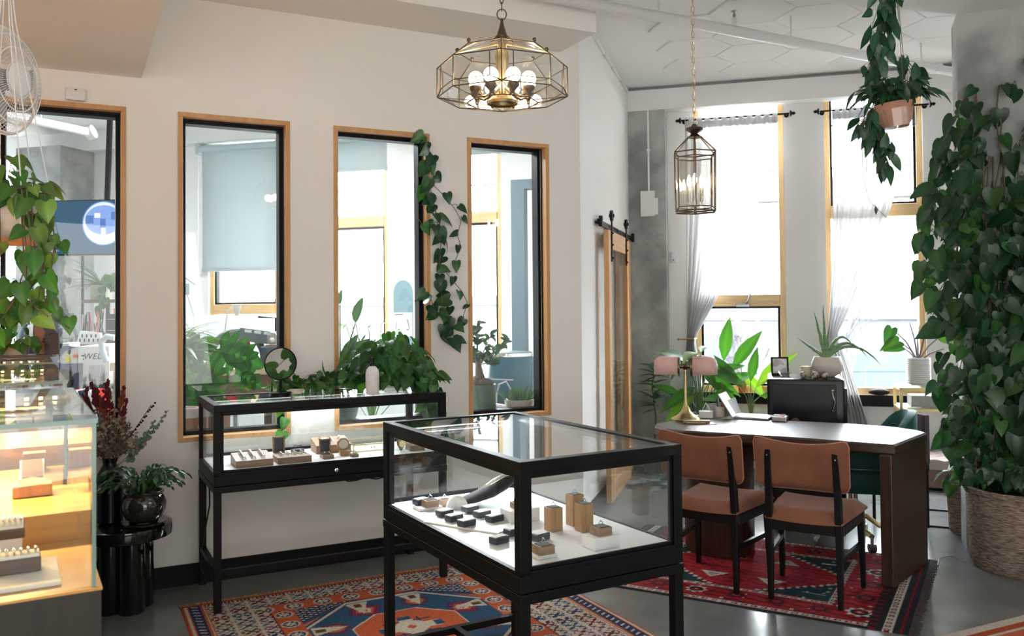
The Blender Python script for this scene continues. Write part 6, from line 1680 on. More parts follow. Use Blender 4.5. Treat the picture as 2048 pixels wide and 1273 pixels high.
# woven basket behind
p = Vector((2.98, 5.70, 0)); p = atz(1912, 1072, 0)
t = thing('basket_planter', 'narrow woven basket planter with a small creeper behind the big clay planter', 'potted plant', (2.985, 5.735, 0), 0)
mb = MB(); mb.lathe([(.085, 0), (.10, .02), (.105, .15), (.115, .30), (.12, .33), (.112, .33), (.105, .28), (0, .28)], 32, cap=False); mb.lathe([(0, .001), (.085, .001)], 30, cap=False); mb.build('basket', M['woven'], t, smooth=True)
random.seed(6); mb = MB(); ms = MB(); bunch(mb, ms, (0, 0, .34), .15, 30, .10, toC(p), squash=.8)
vine(mb, ms, [(0, -.05, .34), (.02, -.13, .33), (.02, -.14, .1)], .08, step=.06, out=toC(p)); mb.build('foliage', M['leaf'], t, smooth=True, auto=180); ms.build('stems', M['stem'], t)
mb = MB(); q0 = atz(1875, 1131, .003); mb.tube([(0, 0, .0), (.04, .06, .02), (.12, .08, .03), (.2, .0, .0)], .0025); tag(mb.build('thin_wire', M['steel'], loc=q0), 'thin wire looping off the edge of the red rug by the planter', 'wire')
# ================================================================ workroom behind the interior windows
def at_w(px, py, d): return atd(px, py, d)
def gx(px, d): return (px - CX) / F * d
# white potting bench under windows 3 and 4
t = thing('potting_bench', 'white narrow bench behind the third and fourth interior windows', 'bench', W1(.93, .20, 0), WA)
mb = MB(); mb.box(0, 1.75, 0, .55, .735, .765); mb.build('top', M['whiteplastic'], t)
for x in (.03, 1.68):
    for y in (.02, .49): mb = MB(); mb.box(x, x + .04, y, y + .04, 0, .735); mb.build('leg', M['steel'], t)
BZ = .7655
def wl(x, y, z=BZ): return W1(x, y, z)
# bird of paradise in grey pot
random.seed(41)
t = thing('bird_of_paradise_plant', 'tall paddle-leaved plant in a large grey-green pot behind the third interior window', 'potted plant', wl(1.13, .38), 0)
mb = MB(); mb.lathe([(.09, 0), (.14, .20), (.15, .26), (.14, .26), (.13, .2), (0, .22)], 32, cap=False); mb.lathe([(0, .001), (.09, .001)], 30, cap=False); mb.build('pot', M['greypot'], t, smooth=True)
mb = MB(); ms = MB()
for (x, z, d, L_) in ((-.08, .56, (-.3, 0, 1), .20), (-.05, .46, (-.2, 0, .8), .20), (.10, .66, (.15, 0, 1), .17), (.05, .44, (.5, 0, .5), .18), (.16, .46, (1, 0, .1), .21), (.2, .50, (1, .1, .2), .20), (-.12, .42, (-.7, 0, .6), .22), (.02, .38, (.3, 0, 1), .22), (.12, .36, (.8, 0, .1), .24), (.0, .78, (.0, 0, 1), .1)):
    ms.tube([(0, 0, .2), (x * .3, 0, .2 + (z - .2) * .5), (x, 0, z)], [.008, .006, .004], 6); mb.leaf((x, 0, z), d, (-.4, -.9, .3), L_, L_ * .42, 'oval', fold=.3)
mb.build('foliage', M['leafgrey'], t, smooth=True, auto=180); ms.build('stems', M['greenstem'], t)
t = thing('yellow_green_plant', 'light yellow-green leafy plant near the far window behind the third interior window', 'potted plant', (gx(742, 7.5), 7.5, 0), 0)
mb = MB(); mb.lathe([(.12, 0), (.15, .55), (.14, .55), (0, .5)], 24, cap=False); mb.build('pot', M['whitepot'], t, smooth=True)
mb = MB(); ms = MB(); random.seed(2)
for k in range(22):
    a = random.uniform(0, 6.28); r0 = random.uniform(.05, .38); z = random.uniform(.75, 1.42); e = Vector((math.cos(a) * r0, math.sin(a) * r0, z)); ms.tube([(0, 0, .5), e * .5 + Vector((0, 0, .3)), e], .004, 4); mb.leaf(e, (math.cos(a), math.sin(a), random.uniform(-.2, .5)), (0, -.6, 1), random.uniform(.14, .24), .06, 'lance')
mb.build('foliage', M['leafbright'], t, smooth=True, auto=180); ms.build('stems', M['greenstem'], t)
# arched poster with blue bands on the pillar
u0 = -2.50
t = thing('arched_poster', 'tall narrow arched light blue poster board on the pale pillar between workroom windows', 'poster', W3(u0, REC - .012, 1.0), FA)
pw = .215; pts = [(0, 0), (pw, 0)] + [(pw / 2 + math.cos(a) * pw / 2, .68 + math.sin(a) * pw / 2 * 1.2) for a in [math.pi * k / 14 for k in range(15)]]
RX = Matrix.Rotation(R(90), 4, 'X')
mb = MB(); mb.prism(pts, -.01, .0, RX); mb.build('board', mat('light blue print', (.20, .31, .34), .6), t)
mb = MB(); mb.prism([(0.004, .22), (pw - .004, .22), (pw - .004, .47), (.004, .47)], .0, .002, RX); mb.build('white_band', M['paper'], t)
mb = MB(); mb.box(.015, .11, -.004, -.002, .445, .455); mb.box(.05, .075, -.004, -.002, .29, .30); mb.box(.15, .175, -.004, -.002, .285, .30); mb.prism([(.15, .40), (.165, .40), (.185, .30), (.175, .30)], .002, .003, RX); mb.prism([(.02, .30), (.03, .30), (.045, .38), (.04, .38)], .002, .003, RX); mb.build('printed_marks', M['steel'], t)
# conduit pipe on pillar edge
mb = MB(); mb.tube([(-2.22, REC - .03, .0), (-2.22, REC - .03, 3.35)], .018); tag(mb.build('wall_pipe', M['whiteplastic'], loc=P3, rotz=FA), 'white vertical pipe at the pillar edge seen through the third interior window', 'pipe')
# ficus bonsai
t = thing('bonsai_ficus', 'ficus with swollen roots in a tall sage green pot behind the fourth interior window', 'potted plant', wl(2.085, .28), 0)
mb = MB(); mb.lathe([(.098, 0), (.10, .005), (.103, .225), (.095, .225), (.09, .20), (0, .19)], 36, cap=False); mb.lathe([(0, .001), (.098, .001)], 30, cap=False); mb.build('pot', M['greenpot'], t, smooth=True)
ms = MB(); ms.ball((.03, -.02, .235), .045, 12, 8, (1.3, .9, .8)); ms.ball((-.03, .0, .24), .05, 12, 8, (1, .9, .9)); ms.tube([(0, 0, .22), (-.01, 0, .30), (-.02, 0, .38), (-.03, 0, .46)], [.045, .028, .018, .010], 10)
mb = MB(); random.seed(12)
for (x, y, z) in ((-.03, 0, .60), (.07, 0, .56), (-.09, 0, .50), (.13, -.02, .46), (.19, 0, .53), (-.04, -.05, .45), (.03, .05, .42), (.08, -.03, .37), (-.10, 0, .40), (-.02, 0, .66)):
    e = Vector((x, y, z)); ms.tube([(-.02, 0, .36), Vector((-.02, 0, .36)).lerp(e, .5), e], [.006, .004, .002], 5)
    for k in range(13):
        f = Vector((-.02, 0, .36)).lerp(e, random.uniform(.45, 1.05)); mb.leaf(f, (random.gauss(0, 1), random.gauss(0, .6), random.gauss(.4, .7)), (0, -.7, .6), random.uniform(.045, .065), .026, 'oval')
mb.build('foliage', M['leafgrey'], t, smooth=True, auto=180); ms.build('trunk', mat('grey ficus bark', (.22, .19, .165), .8, col2=(.14, .12, .10), scale=20), t, smooth=True)
t = thing('succulent_bowl', 'spiky succulents in a pale round bowl behind the fourth interior window', 'potted plant', wl(2.36, .24), 0)
mb = MB(); mb.lathe([(.04, 0), (.075, .02), (.10, .07), (.105, .11), (.098, .11), (0, .09)], 32, cap=False); mb.lathe([(0, .001), (.04, .001)], 20, cap=False); mb.build('bowl', M['creampot'], t, smooth=True)
mb = MB(); random.seed(8)
for k in range(70):
    a = random.uniform(0, 6.28); r0 = random.uniform(0, .09); mb.leaf((math.cos(a) * r0, math.sin(a) * r0, .10), (math.cos(a) * r0 * 6 + random.gauss(0, .3), math.sin(a) * r0 * 6, random.uniform(.5, 1.2)), (0, -1, .2), random.uniform(.05, .12), .012, 'strap')
mb.build('foliage', M['leafgrey'], t, smooth=True, auto=180)
mb = MB(); mb.tube([(.0, 0, .0), (0, 0, .12), (.02, 0, .2), (.07, 0, .22), (.10, 0, .17), (.10, 0, .10)], .006); mb.tube([(-.09, 0, .0), (-.09, 0, .24)], .004); mb.tube([(-.09, 0, .24), (.12, 0, .23)], .005)
tag(mb.build('wire_stand', M['steel'], loc=wl(2.29, .46)), 'thin grey wire frame standing behind the succulent bowl', 'wire stand')
mb = MB(); mb.ball((0, 0, .04), .09, 12, 8, (1.3, .7, .5)); tag(mb.build('white_bag', M['paper'], loc=wl(2.20, .30, BZ), smooth=True), 'crumpled white bag between the green pot and the succulent bowl', 'bag')
t = thing('storage_tank', 'blue-grey cylindrical tank on a stand behind the fourth interior window', 'tank', (gx(1018, 7.3), 7.3, 0), 0)
mb = MB(); mb.lathe([(.0, .62), (.18, .62), (.19, .64), (.19, 1.12), (.18, 1.14), (0, 1.14)], 32, cap=False); mb.build('body', M['tankblue'], t, smooth=True)
mb = MB(); mb.lathe([(.192, 1.105), (.196, 1.12), (.192, 1.135)], 32, cap=False); mb.build('rim', M['nickel'], t, smooth=True)
mb = MB(); mb.box(-.2, .2, -.2, .2, .56, .62); [mb.box(x, x + .03, y, y + .03, 0, .56) for x in (-.2, .17) for y in (-.2, .17)]; mb.build('stand', M['black'], t)
mb = MB(); mb.lathe([(.05, 0), (.06, .09), (.0, .09)], 20, cap=False); tag(mb.build('red_tin', M['red'], loc=wl(2.22, .50)), 'small red tin behind the green pot in the workroom', 'tin')
# dark open steel door frame
t = thing('steel_door_frame', 'dark blue-grey steel post and lintel seen through the fourth interior window', 'door frame', W3(-1.06, -.32, 0), FA)
mb = MB(); mb.box(0, .13, -.06, .06, .0, 2.72); mb.build('post', M['steelblue'] if 'steelblue' in M else M.setdefault('steelblue', mat('slate blue steel', (.13, .18, .21), .5)), t)
mb = MB(); mb.box(.13, .62, -.06, .06, 2.63, 2.72); mb.build('lintel', M['steelblue'], t)
mb = MB(); mb.box(.13, .62, -.04, .04, .0, 1.05); mb.build('lower_panel', M['steelblue'], t)

# --- second window: monstera, dracaena, bench, lamp
def monstera_leaf(mb, p, d, nrm, L_, tint):
    p = Vector(p); d = Vector(d).normalized(); nrm = Vector(nrm); s = d.cross(nrm).normalized()
    mb.leaf(p, d, nrm, L_ * .98, L_ * .60, 'oval', tint=tint, bend=.35)
    for sg in (-1, 1):
        for k in range(5):
            f = -.03 + .17 * k; wl_ = L_ * (.48, .55, .53, .44, .30)[k]
            o = p + d * (L_ * max(f, 0)); dd = s * sg * 1.0 + d * (-.35 + .24 * k); mb.leaf(o, dd, nrm, wl_, L_ * .23, 'oval', tint=tint, bend=.25, fold=.05)
t = thing('monstera', 'large monstera with split leaves behind the second interior window', 'potted plant', W1(.35, .75, 0), 0)
mb = MB(); mb.lathe([(.14, 0), (.18, .30), (.17, .30), (0, .27)], 28, cap=False); mb.build('pot', M['rubber'], t, smooth=True)
mb = MB(); ms = MB(); base = W1(.35, .75, 0)
for (px, py, d, L_) in ((398, 682, (-.3, -.2, -1), .24), (445, 698, (.9, -.2, -.35), .27), (372, 735, (-.4, -.2, -1), .27), (412, 738, (.15, -.3, -1), .27), (478, 748, (1, 0, -.6), .17), (385, 780, (.1, 0, -1), .22)):
    q = at_w(px, py, base.y + random.uniform(-.25, .15)) - base
    ms.tube([(0, 0, .27), Vector((q.x * .3, q.y * .3, q.z * .8)), q + Vector((0, 0, .04)), q], [.010, .008, .006, .005], 6); monstera_leaf(mb, q, d, (-.1, -1, .35), L_, random.uniform(.8, 1.3))
mb.build('foliage', M['leaf'], t, smooth=True, auto=180); ms.build('stems', M['greenstem'], t)
t = thing('spider_plant', 'striped arching-leaved plant on a tall stem at the left of the second interior window', 'potted plant', W1(.18, .62, 0), 0)
mb = MB(); mb.lathe([(.10, 0), (.12, .3), (0, .28)], 24, cap=False); mb.build('pot', M['whitepot'], t, smooth=True)
mb = MB(); random.seed(10)
for k in range(46):
    a = random.uniform(0, 6.28); up_ = random.uniform(.2, 1.2); l = random.uniform(.22, .38)
    mb.leaf((0, 0, random.uniform(1.22, 1.38)), (math.cos(a), math.sin(a), up_), (math.cos(a) * -.3, math.sin(a) * -.3, 1), l, .032, 'strap', bend=.55, tint=random.uniform(.9, 2.0))
mb.build('foliage', M['leaf'], t, smooth=True, auto=180); mb = MB(); mb.tube([(0, 0, .28), (.02, 0, .8), (0, 0, 1.38)], .012); mb.build('trunk', M['stem'], t)
t = thing('plant_shelf', 'low black shelf behind the second interior window', 'shelf', W1(.02, .19, 0), WA)
mb = MB(); mb.box(0, .46, 0, .26, .765, .785); [mb.box(x, x + .02, y, y + .02, 0, .765) for x in (0, .44) for y in (0, .24)]; mb.build('frame', M['black'], t)
for k, (x, L) in enumerate(((.19, 'terracotta pot with a white glazed rim behind the second interior window, at its left corner'), (.37, 'terracotta pot with a white rim, second from the left corner of the second interior window'))):
    t = thing('terracotta_pot', L, 'pot', W1(x, .31, .7855), 0, 'terracotta and white pots'); mb = MB(); mb.lathe([(.062, 0), (.068, .155), (0, .155)], 28, cap=False); mb.lathe([(0, .001), (.06, .001)], 20, cap=False); mb.build('body', M['terracotta'], t, smooth=True)
    mb = MB(); mb.lathe([(.069, .10), (.071, .155), (.066, .16), (.06, .15)], 28, cap=False); mb.build('glazed_rim', M['whitepot'], t, smooth=True)
bd = 6.2
t = thing('jewellers_bench', 'solid wooden jeweller\'s bench seen through the second interior window', 'workbench', (gx(432, bd), bd, 0), 8)
mb = MB(); mb.box(-.35, .40, 0, .55, 1.045, 1.09, b=.004); mb.build('top', M['cardwood'], t)
mb = MB(); mb.box(-.33, .38, .02, .52, .86, 1.045); mb.build('apron', mat('grey brown wood', (.20, .13, .09), .6), t)
for x in (-.33, .33):
    for y in (.02, .47): mb = MB(); mb.box(x, x + .05, y, y + .05, 0, .86); mb.build('leg', M['walnutdark'], t)
random.seed(3)
mb = MB()
for k in range(40): mb.bar((random.uniform(.02, .38), random.uniform(.03, .5), 1.094), (random.uniform(.02, .38), random.uniform(.03, .5), 1.098), .006, .006)
mb.build('scattered_tools', M['steel'], t)['kind'] = 'stuff'
t = thing('drawer_cabinet', 'pale wooden drawer cabinet at the right end of the jeweller\'s bench', 'cabinet', (gx(531, 6.15), 6.22, 0), 8)
mb = MB(); mb.box(.03, .48, 0, .5, .0, 1.075); mb.build('body', M['cardwood'], t)
for k in range(5):
    for c_ in range(2):
        mb = MB(); mb.box(.045 + c_ * .215, .245 + c_ * .215, -.015, .0, .08 + k * .195, .26 + k * .195, b=.003); d_ = mb.build('drawer', mat('cream drawer', (.62, .56, .45), .6) if 'cd' not in M else M['cd'], t); M['cd'] = d_.data.materials[0]
        mb = MB(); mb.tube([(.11 + c_ * .215, -.03, .18 + k * .195), (.145 + c_ * .215, -.034, .165 + k * .195), (.18 + c_ * .215, -.03, .18 + k * .195)], .006); mb.build('pull', M['black'], d_)
t = thing('dark_tool_box', 'dark grey box on the jeweller\'s bench under a glass cloche', 'box', (gx(548, 6.5), 6.42, 1.0755), 8)
mb = MB(); mb.box(-.07, .11, -.08, .08, 0, .165, b=.003); mb.build('body', mat('slate box', (.07, .09, .11), .5), t); mb = MB(); mb.box(-.01, .05, -.086, -.08, .11, .13); mb.build('latch', M['oldbrass'], t)
t = thing('glass_cloche', 'small glass dome cloche on the dark grey box', 'cloche', (gx(548, 6.5) + .005, 6.42, 1.2412), 0)
mb = MB(); mb.lathe([(.048, 0), (.05, .012), (0, .012)], 24, cap=False); mb.build('base', M['walnut'], t); mb = MB(); mb.lathe([(.042, .012), (.043, .06), (.036, .09), (.018, .11), (0, .115)], 24, cap=False); mb.build('dome', M['lampglass'], t, smooth=True); mb = MB(); mb.ball((0, 0, .045), .02, 10, 6); mb.build('ornament', M['creampot'], t, smooth=True)
t = thing('magnifier_lamp', 'arched red and grey dust hood lamp on the jeweller\'s bench', 'lamp', (gx(470, 6.55), 6.50, 1.0905), 8)
mb = MB(); arc = [(-.17 + .46 * math.sin(a) ** 2 * 0 + .20 * (1 - math.cos(a)), 0, .26 * math.sin(a) ** .8) for a in [math.pi * k / 16 for k in range(17)]]
mb.tube(arc, .028, 8); mb.build('arch', M['greypot'], t, smooth=True)
mb = MB(); mb.prism([(-.13, .08), (.16, .08), (.12, .19), (-.06, .20)], -.01, .01, Matrix.Rotation(R(90), 4, 'X')); mb.build('red_shade', M['red'], t)
mb = MB(); mb.box(.02, .30, -.08, .06, .20, .30, Matrix.Rotation(R(8), 4, 'Y'), b=.01); mb.build('lamp_head', M['steelblue'], t); mb = MB()
for k in range(3): mb.box(.06 + k * .07, .11 + k * .07, -.085, -.075, .27, .29, Matrix.Rotation(R(8), 4, 'Y'))
mb.build('light_slot', M['whiteplastic'], t)
mb = MB(); mb.tube([(-.04, -.1, .0), (-.05, -.1, .2), (-.02, -.1, .42), (.02, -.1, .46)], .006); mb.lathe([(.012, .0), (.035, .08)], 14, (.045, -.1, .38)); mb.lathe([(.05, 0), (.05, .01)], 18, (-.04, -.1, 0)); mb.build('gooseneck', M['whiteplastic'], t)
mb = MB(); mb.tube([(.31, .02, 0), (.31, .02, .36), (.18, .02, .37)], .008); mb.build('support', M['black'], t)
t = thing('white_chair', 'white plastic high-backed chair beside the jeweller\'s bench', 'chair', (gx(428, 7.2), 7.2, 0), 20)
mb = MB(); mb.box(-.16, .16, .14, .18, .7, 1.47, b=.018); mb.build('backrest', M['greyp2'] if 'greyp2' in M else M.setdefault('greyp2', mat('pale grey plastic', (.55, .60, .62), .5)), t, smooth=True)
mb = MB(); mb.box(-.2, .2, -.2, .2, .66, .72, b=.02); mb.build('seat', M['greyp2'], t)
for x in (-.17, .17):
    for y in (-.17, .17): mb = MB(); mb.tube([(x, y, 0), (x, y, .66)], .014); mb.build('leg', M['steel'], t)
mb = MB(); mb.box(0, .05, -.04, 0, 0, .11); mb.tube([(-.05, -.02, .2), (.1, -.02, .10)], .006); mb.tube([(.02, -.02, 0), (.10, -.02, -.25)], .005)
tag(mb.build('wall_controller', M['steelblue'], loc=at_w(372, 590, 8.6)), 'small grey control unit with cables at the left edge of the second interior window', 'controller'); 
# roller blinds
def blind(label, a, b, z0, z1):
    t = thing('roller_blind', label, 'roller blind', W3(a, REC - .05, z0), FA, 'pale blue roller blinds')
    mb = MB(); mb.box(0, b - a, -.0015, .0015, 0, z1 - z0); mb.build('cloth', M['blind'], t)
    mb = MB(); mb.box(0, b - a, -.012, .012, -.012, .03); mb.build('hem_bar', M['blind'], t)
    mb = MB(); mb.tube([(-.03, 0, z1 - z0 + .02), (b - a + .03, 0, z1 - z0 + .02)], .04, 16); mb.box(-.06, -.03, -.05, .05, z1 - z0 - .04, z1 - z0 + .07); mb.build('roller', M['bluegrey'], t, smooth=True)
    mb = MB(); mb.tube([(-.045, -.02, z1 - z0), (-.045, -.02, .2)], .004); mb.build('pull_cord', M['whiteplastic'], t)
blind('pale blue roller blind pulled far down, seen through the second interior window', -4.79, -3.85, 1.95, 3.30)
blind('pale blue roller blind rolled nearly up, seen through the third interior window', -3.50, -2.55, 2.98, 3.30)
blind('pale blue roller blind almost fully up, seen through the fourth interior window', -2.24, -1.30, 3.08, 3.30)

# --- first window: television, rack, laser welder, person
tv = at_w(107, 512, 7.6)
t = thing('television', 'wide television showing a blue-white circular microscope picture', 'television', (tv.x, 7.6, tv.z), -4)
mb = MB(); mb.box(0, .92, 0, .03, 0, .49, b=.004); mb.build('housing', M['black'], t)
mb = MB(); mb.box(.008, .912, -.002, .0, .012, .482)
mb.build('screen', emit('dim blue screen', (.022, .075, .13), .6), t)
RXm = Matrix.Rotation(R(90), 4, 'X')
def disc(cx, cz, r0, y, n=40, a0=0, a1=6.2832): return [(cx + math.cos(a0 + (a1 - a0) * k / n) * r0, cz + math.sin(a0 + (a1 - a0) * k / n) * r0) for k in range(n)]
cxx, czz = .46, .28
for nm, r0, y, c, s in (('picture_rim', .195, .003, (.16, .27, .55), .6), ('picture_disc', .185, .004, (.60, .66, .95), .62)):
    mb = MB(); mb.prism(disc(cxx, czz, r0, y), y, y + .0008, RXm); mb.build(nm, emit('screen ' + nm, c, s), t)
mb = MB(); mb.prism([(cxx + math.cos(a) * .17, czz + .03 + math.sin(a) * .13) for a in [2 * math.pi * k / 30 for k in range(30)]], .005, .0058, RXm); mb.build('picture_ring', emit('screen mid blue', (.20, .31, .62), .6), t)
mb = MB(); mb.box(cxx - .16, cxx - .09, -.0068, -.006, czz + .0, czz + .07); mb.box(cxx - .03, cxx + .02, -.0068, -.006, czz - .05, czz + .04); mb.box(cxx + .07, cxx + .13, -.0068, -.006, czz + .03, czz + .1); mb.build('picture_jaws', emit('screen dark blue', (.06, .12, .30), .8), t)
mb = MB(); mb.box(cxx - .02, cxx + .02, -.0078, -.007, czz - .18, czz - .04); mb.box(cxx - .08, cxx - .03, -.0078, -.007, czz + .05, czz + .09); mb.build('picture_highlight', emit('screen white', (.8, .85, 1), .6), t)
mb = MB(); mb.box(.42, .50, .03, .06, .2, .49); mb.bar((.46, .05, .4), (.46, .12, 3.6 - tv.z), .04, .03); mb.build('ceiling_mount', M['black'], t)
sd = 8.0
sh = at_w(165, 600, sd)
t = thing('plant_shelf', 'dark wooden wall shelf holding two green plants below the television', 'shelf', (sh.x, sd, sh.z), -10)
mb = MB(); mb.box(0, .62, -.02, .22, -.03, 0); mb.build('board', M['walnutdark'], t)
mb = MB(); mb.tube([(0, .0, .42), (0, 0, -.6)], .012); mb.box(.24, .27, .0, .02, -.30, -.03); mb.build('bracket', M['black'], t)
SHF = frame(sh.x, sd, -10)
random.seed(19)
t = thing('shelf_spider_plant', 'spiky green plant in a mustard square pot on the dark workroom shelf', 'potted plant', SHF(.10, .10, sh.z + .0005), 0)
mb = MB(); mb.box(-.05, .09, -.07, .07, 0, .135, b=.004); mb.build('pot', mat('mustard pot', (.30, .32, .17), .6), t)
mb = MB()
for k in range(34):
    a = random.uniform(0, 6.28); mb.leaf((.02, 0, .13), (math.cos(a), math.sin(a) * .6, random.uniform(.1, 1.6)), (0, -.4, 1), random.uniform(.18, .36), .022, 'strap', bend=.5)
mb.build('foliage', M['leafgrey'], t, smooth=True, auto=180)
t = thing('shelf_pothos', 'pale-edged leafy plant in a green pot on the dark workroom shelf', 'potted plant', SHF(.36, .10, sh.z + .0005), 0)
mb = MB(); mb.lathe([(.07, 0), (.085, .13), (0, .12)], 20, cap=False); mb.build('pot', M['greenpot'], t, smooth=True); mb = MB(); ms = MB()
bunch(mb, ms, (0, 0, .18), .15, 40, .10, Vector((.4, -.9, 0)), 'heart'); vine(mb, ms, [(-.05, -.05, .15), (-.13, -.12, .1), (-.13, -.13, -.12)], .09, step=.04); mb.build('foliage', M['leaf'], t, smooth=True, auto=180); ms.build('stems', M['stem'], t)
rk = at_w(135, 690, 7.7)
t = thing('tool_rack', 'black metal rack table under the workroom shelf', 'rack', (rk.x, 7.7, 0), -8)
mb = MB(); mb.box(0, .74, 0, .4, rk.z - .03, rk.z); mb.box(0, .74, 0, .4, .4, .42)
for x in (0, .55, .72):
    for y in (0, .38): mb.box(x, x + .02, y, y + .02, 0, rk.z)
mb.box(.27, .29, .38, .40, rk.z, rk.z + .5); mb.box(.27, .74, .38, .40, rk.z + .46, rk.z + .48); mb.build('frame', M['black'], t)
mb = MB(); mb.box(.29, .74, .395, .40, rk.z, rk.z + .46); mb.build('pegboard', M['cardwood'], t)
RKF = frame(rk.x, 7.7, -8)
t = thing('tool_caddy', 'white slotted caddy packed with hand tools on the black rack', 'tool caddy', RKF(.02, .08, rk.z + .0005), -8)
mb = MB(); mb.prism([(0, 0), (.26, 0), (.24, .10), (.05, .12)], 0, .14, Matrix.Translation((0, .14, 0)) @ Matrix.Rotation(R(90), 4, 'X')); mb.build('body', M['whiteplastic'], t)
mb = MB(); random.seed(5)
for k in range(9): mb.box(.04 + k * .022, .053 + k * .022, -.003, .0, .02 + .04 * (k % 2), .05 + .04 * (k % 2))
mb.build('slot', M['black'], t)
for k in range(16):
    mb = MB(); x = .03 + k * .014; mb.tube([(x, .04 + .02 * (k % 3), .08), (x + random.uniform(-.03, .03), .05, random.uniform(.17, .30))], random.uniform(.004, .008), 6); mb.build('hand_tool', M[('steel', 'rubber', 'red', 'black', 'orangeflower')[k % 5]], t)
t = thing('speaker_box', 'black box unit with red parts bins on top of the black rack', 'box', RKF(.30, .1, rk.z + .0005), -8)
mb = MB(); mb.box(0, .25, 0, .2, 0, .27, b=.006); mb.build('body', M['black'], t)
mb = MB(); mb.box(.06, .20, .03, .12, .27, .32); mb.box(.09, .16, .03, .12, .32, .40); mb.build('red_bin', M['red'], t)
mb = MB(); mb.box(.02, .14, -.004, 0, .22, .225); mb.box(.02, .21, -.004, 0, .12, .125); mb.build('trim_line', M['greyplastic'], t)
# laser welder
ld = 6.3
lw = at_w(108, 752, ld)
t = thing('laser_welder', 'white and blue bench welding machine with a dark working chamber, lettered WELD', 'welding machine', (lw.x, ld, 0), 4)
zt_ = at_w(108, 694, ld).z; z0_ = at_w(108, 770, ld).z; wd = 107 / F * ld
mb = MB(); mb.prism([(.04, z0_), (wd, z0_), (wd, zt_), (.16, zt_), (.04, zt_ - .14)], -.55, 0, RXm); mb.build('housing', M['whiteplastic'], t)
zc0 = at_w(108, 728, ld).z
mb = MB(); mb.prism([(.0, z0_ - .04), (.20, z0_ - .04), (.205, zc0)] + [(.0, zc0)], .0, .03, RXm); mb.build('blue_front', M['blueplastic'], t)
mb = MB(); mb.prism([(.01, zt_ - .11), (.07, zc0 + .0), (.045, zc0), (0, zc0 - .0)] + [(-.02, zt_ - .16)], .0, .032, RXm); mb.prism([(.04, zt_ - .08), (.09, zt_ - .03), (.17, zt_ - .004), (.10, zt_ + .008), (.02, zt_ - .01), (-.02, zt_ - .08), (.0, zt_ - .14)], .0, .034, RXm); mb.build('blue_visor', M['blueplastic'], t)
mb = MB(); oval = [(.09 + math.cos(a) * .065, z0_ + .03 + max(-.06, math.sin(a) * .085)) for a in [2 * math.pi * k / 26 for k in range(26)]]; mb.prism(oval, .031, .034, RXm); mb.build('chamber_opening', M['black'], t)
mb = MB(); mb.prism([(.075, zc0 + .01), (.12, zc0 + .01), (.12, zc0 + .035), (.0975, zc0 + .075), (.075, zc0 + .035)], .001, .004, RXm); mb.build('warning_sticker', M['yellow'], t)
mb = MB(); mb.lathe([(.020, .0), (.020, .012)], 8, M=Matrix.Translation((.155, -.0, zc0 + .055)) @ RXm, ph=R(22.5)); st_ = mb.build('button_plate', mat('orange plate', (.62, .28, .04), .5), t); mb = MB(); mb.lathe([(.010, .012), (.010, .022)], 14, M=Matrix.Translation((.157, -.0, zc0 + .055)) @ RXm); mb.build('stop_button', M['red'], t)
mb = MB(); mb.box(.195, .215, -.003, 0, zc0 + .05, zc0 + .062); mb.box(.205, .213, -.003, 0, zc0 + .025, zc0 + .035); mb.build('small_label', M['black'], t)
cu = bpy.data.curves.new('lettering', 'FONT'); cu.body = 'WELD'; cu.size = .062; cu.shear = .25; cu.extrude = .001; cu.space_character = 1.05
lt = bpy.data.objects.new('lettering', cu); COL.objects.link(lt); lt.parent = t; lt.location = (.205, -.003, zc0 + .03); lt.rotation_euler = (R(90), 0, 0); cu.materials.append(M['black'])
bpy.context.view_layer.update()
ml = bpy.data.meshes.new_from_object(lt.evaluated_get(bpy.context.evaluated_depsgraph_get())); lm_ = bpy.data.objects.new('lettering', ml); COL.objects.link(lm_); lm_.parent = t; lm_.location = lt.location.copy(); lm_.rotation_euler = lt.rotation_euler.copy(); bpy.data.objects.remove(lt)
mb = MB(); mb.box(-.1, .42, .02, .5, z0_ - .32, z0_ - .04); mb.build('cabinet', M['steel'], t)
mb = MB(); mb.box(-.02, .42, .02, .5, 0, z0_ - .32); mb.build('pedestal', M['rubber'], t)
mb = MB(); [mb.box(.25 + k * .014, .257 + k * .014, -.003, .0, z0_ + .02, zc0 - .015) for k in range(8)]; mb.build('vent_slots', M['steel'], t)
mb = MB(); mb.tube([(-.03, -.05, zt_ + .02), (-.055, -.18, zt_ + .07)], .022, 10); mb.tube([(.01, -.05, zt_ + .02), (-.015, -.18, zt_ + .07)], .022, 10); mb.box(-.05, .05, -.06, .1, zt_ - .03, zt_ + .03); mb.build('eyepieces', M['black'], t)
mb = MB(); mb.box(-.06, .10, .02, .2, zt_ - .01, zt_ + .025, b=.006); mb.build('top_plate', M['whiteplastic'], t)
t = thing('birch_workbench', 'pale birch workbench with drawers at the right of the first interior window', 'workbench', (gx(203, 6.0), 6.05, 0), 10)
zb_ = at_w(210, 727, 6.0).z
mb = MB(); mb.box(.03, .38, 0, .5, zb_ - .06, zb_, b=.003); mb.build('top', M['cardwood'], t)
mb = MB(); mb.box(.05, .36, .02, .48, 0, zb_ - .06); mb.build('cabinet', mat('pale birch front', (.48, .38, .26), .65), t)
for k in range(3): mb = MB(); mb.box(.07, .34, .01, .022, .1 + k * .27, .33 + k * .27, b=.002); mb.build('drawer', M['cardwood'], t)
mb = MB(); mb.tube([(-.02, 0, .0), (-.05, 0, .08), (-.06, 0, .14), (-.02, 0, .18), (.04, 0, .17)], .022, 10); tag(mb.build('extraction_hose', mat('pale blue hose', (.48, .56, .62), .5), loc=(gx(212, 6.1), 6.15, zb_ + .001), smooth=True), 'bent pale blue hose standing on the birch workbench', 'hose')
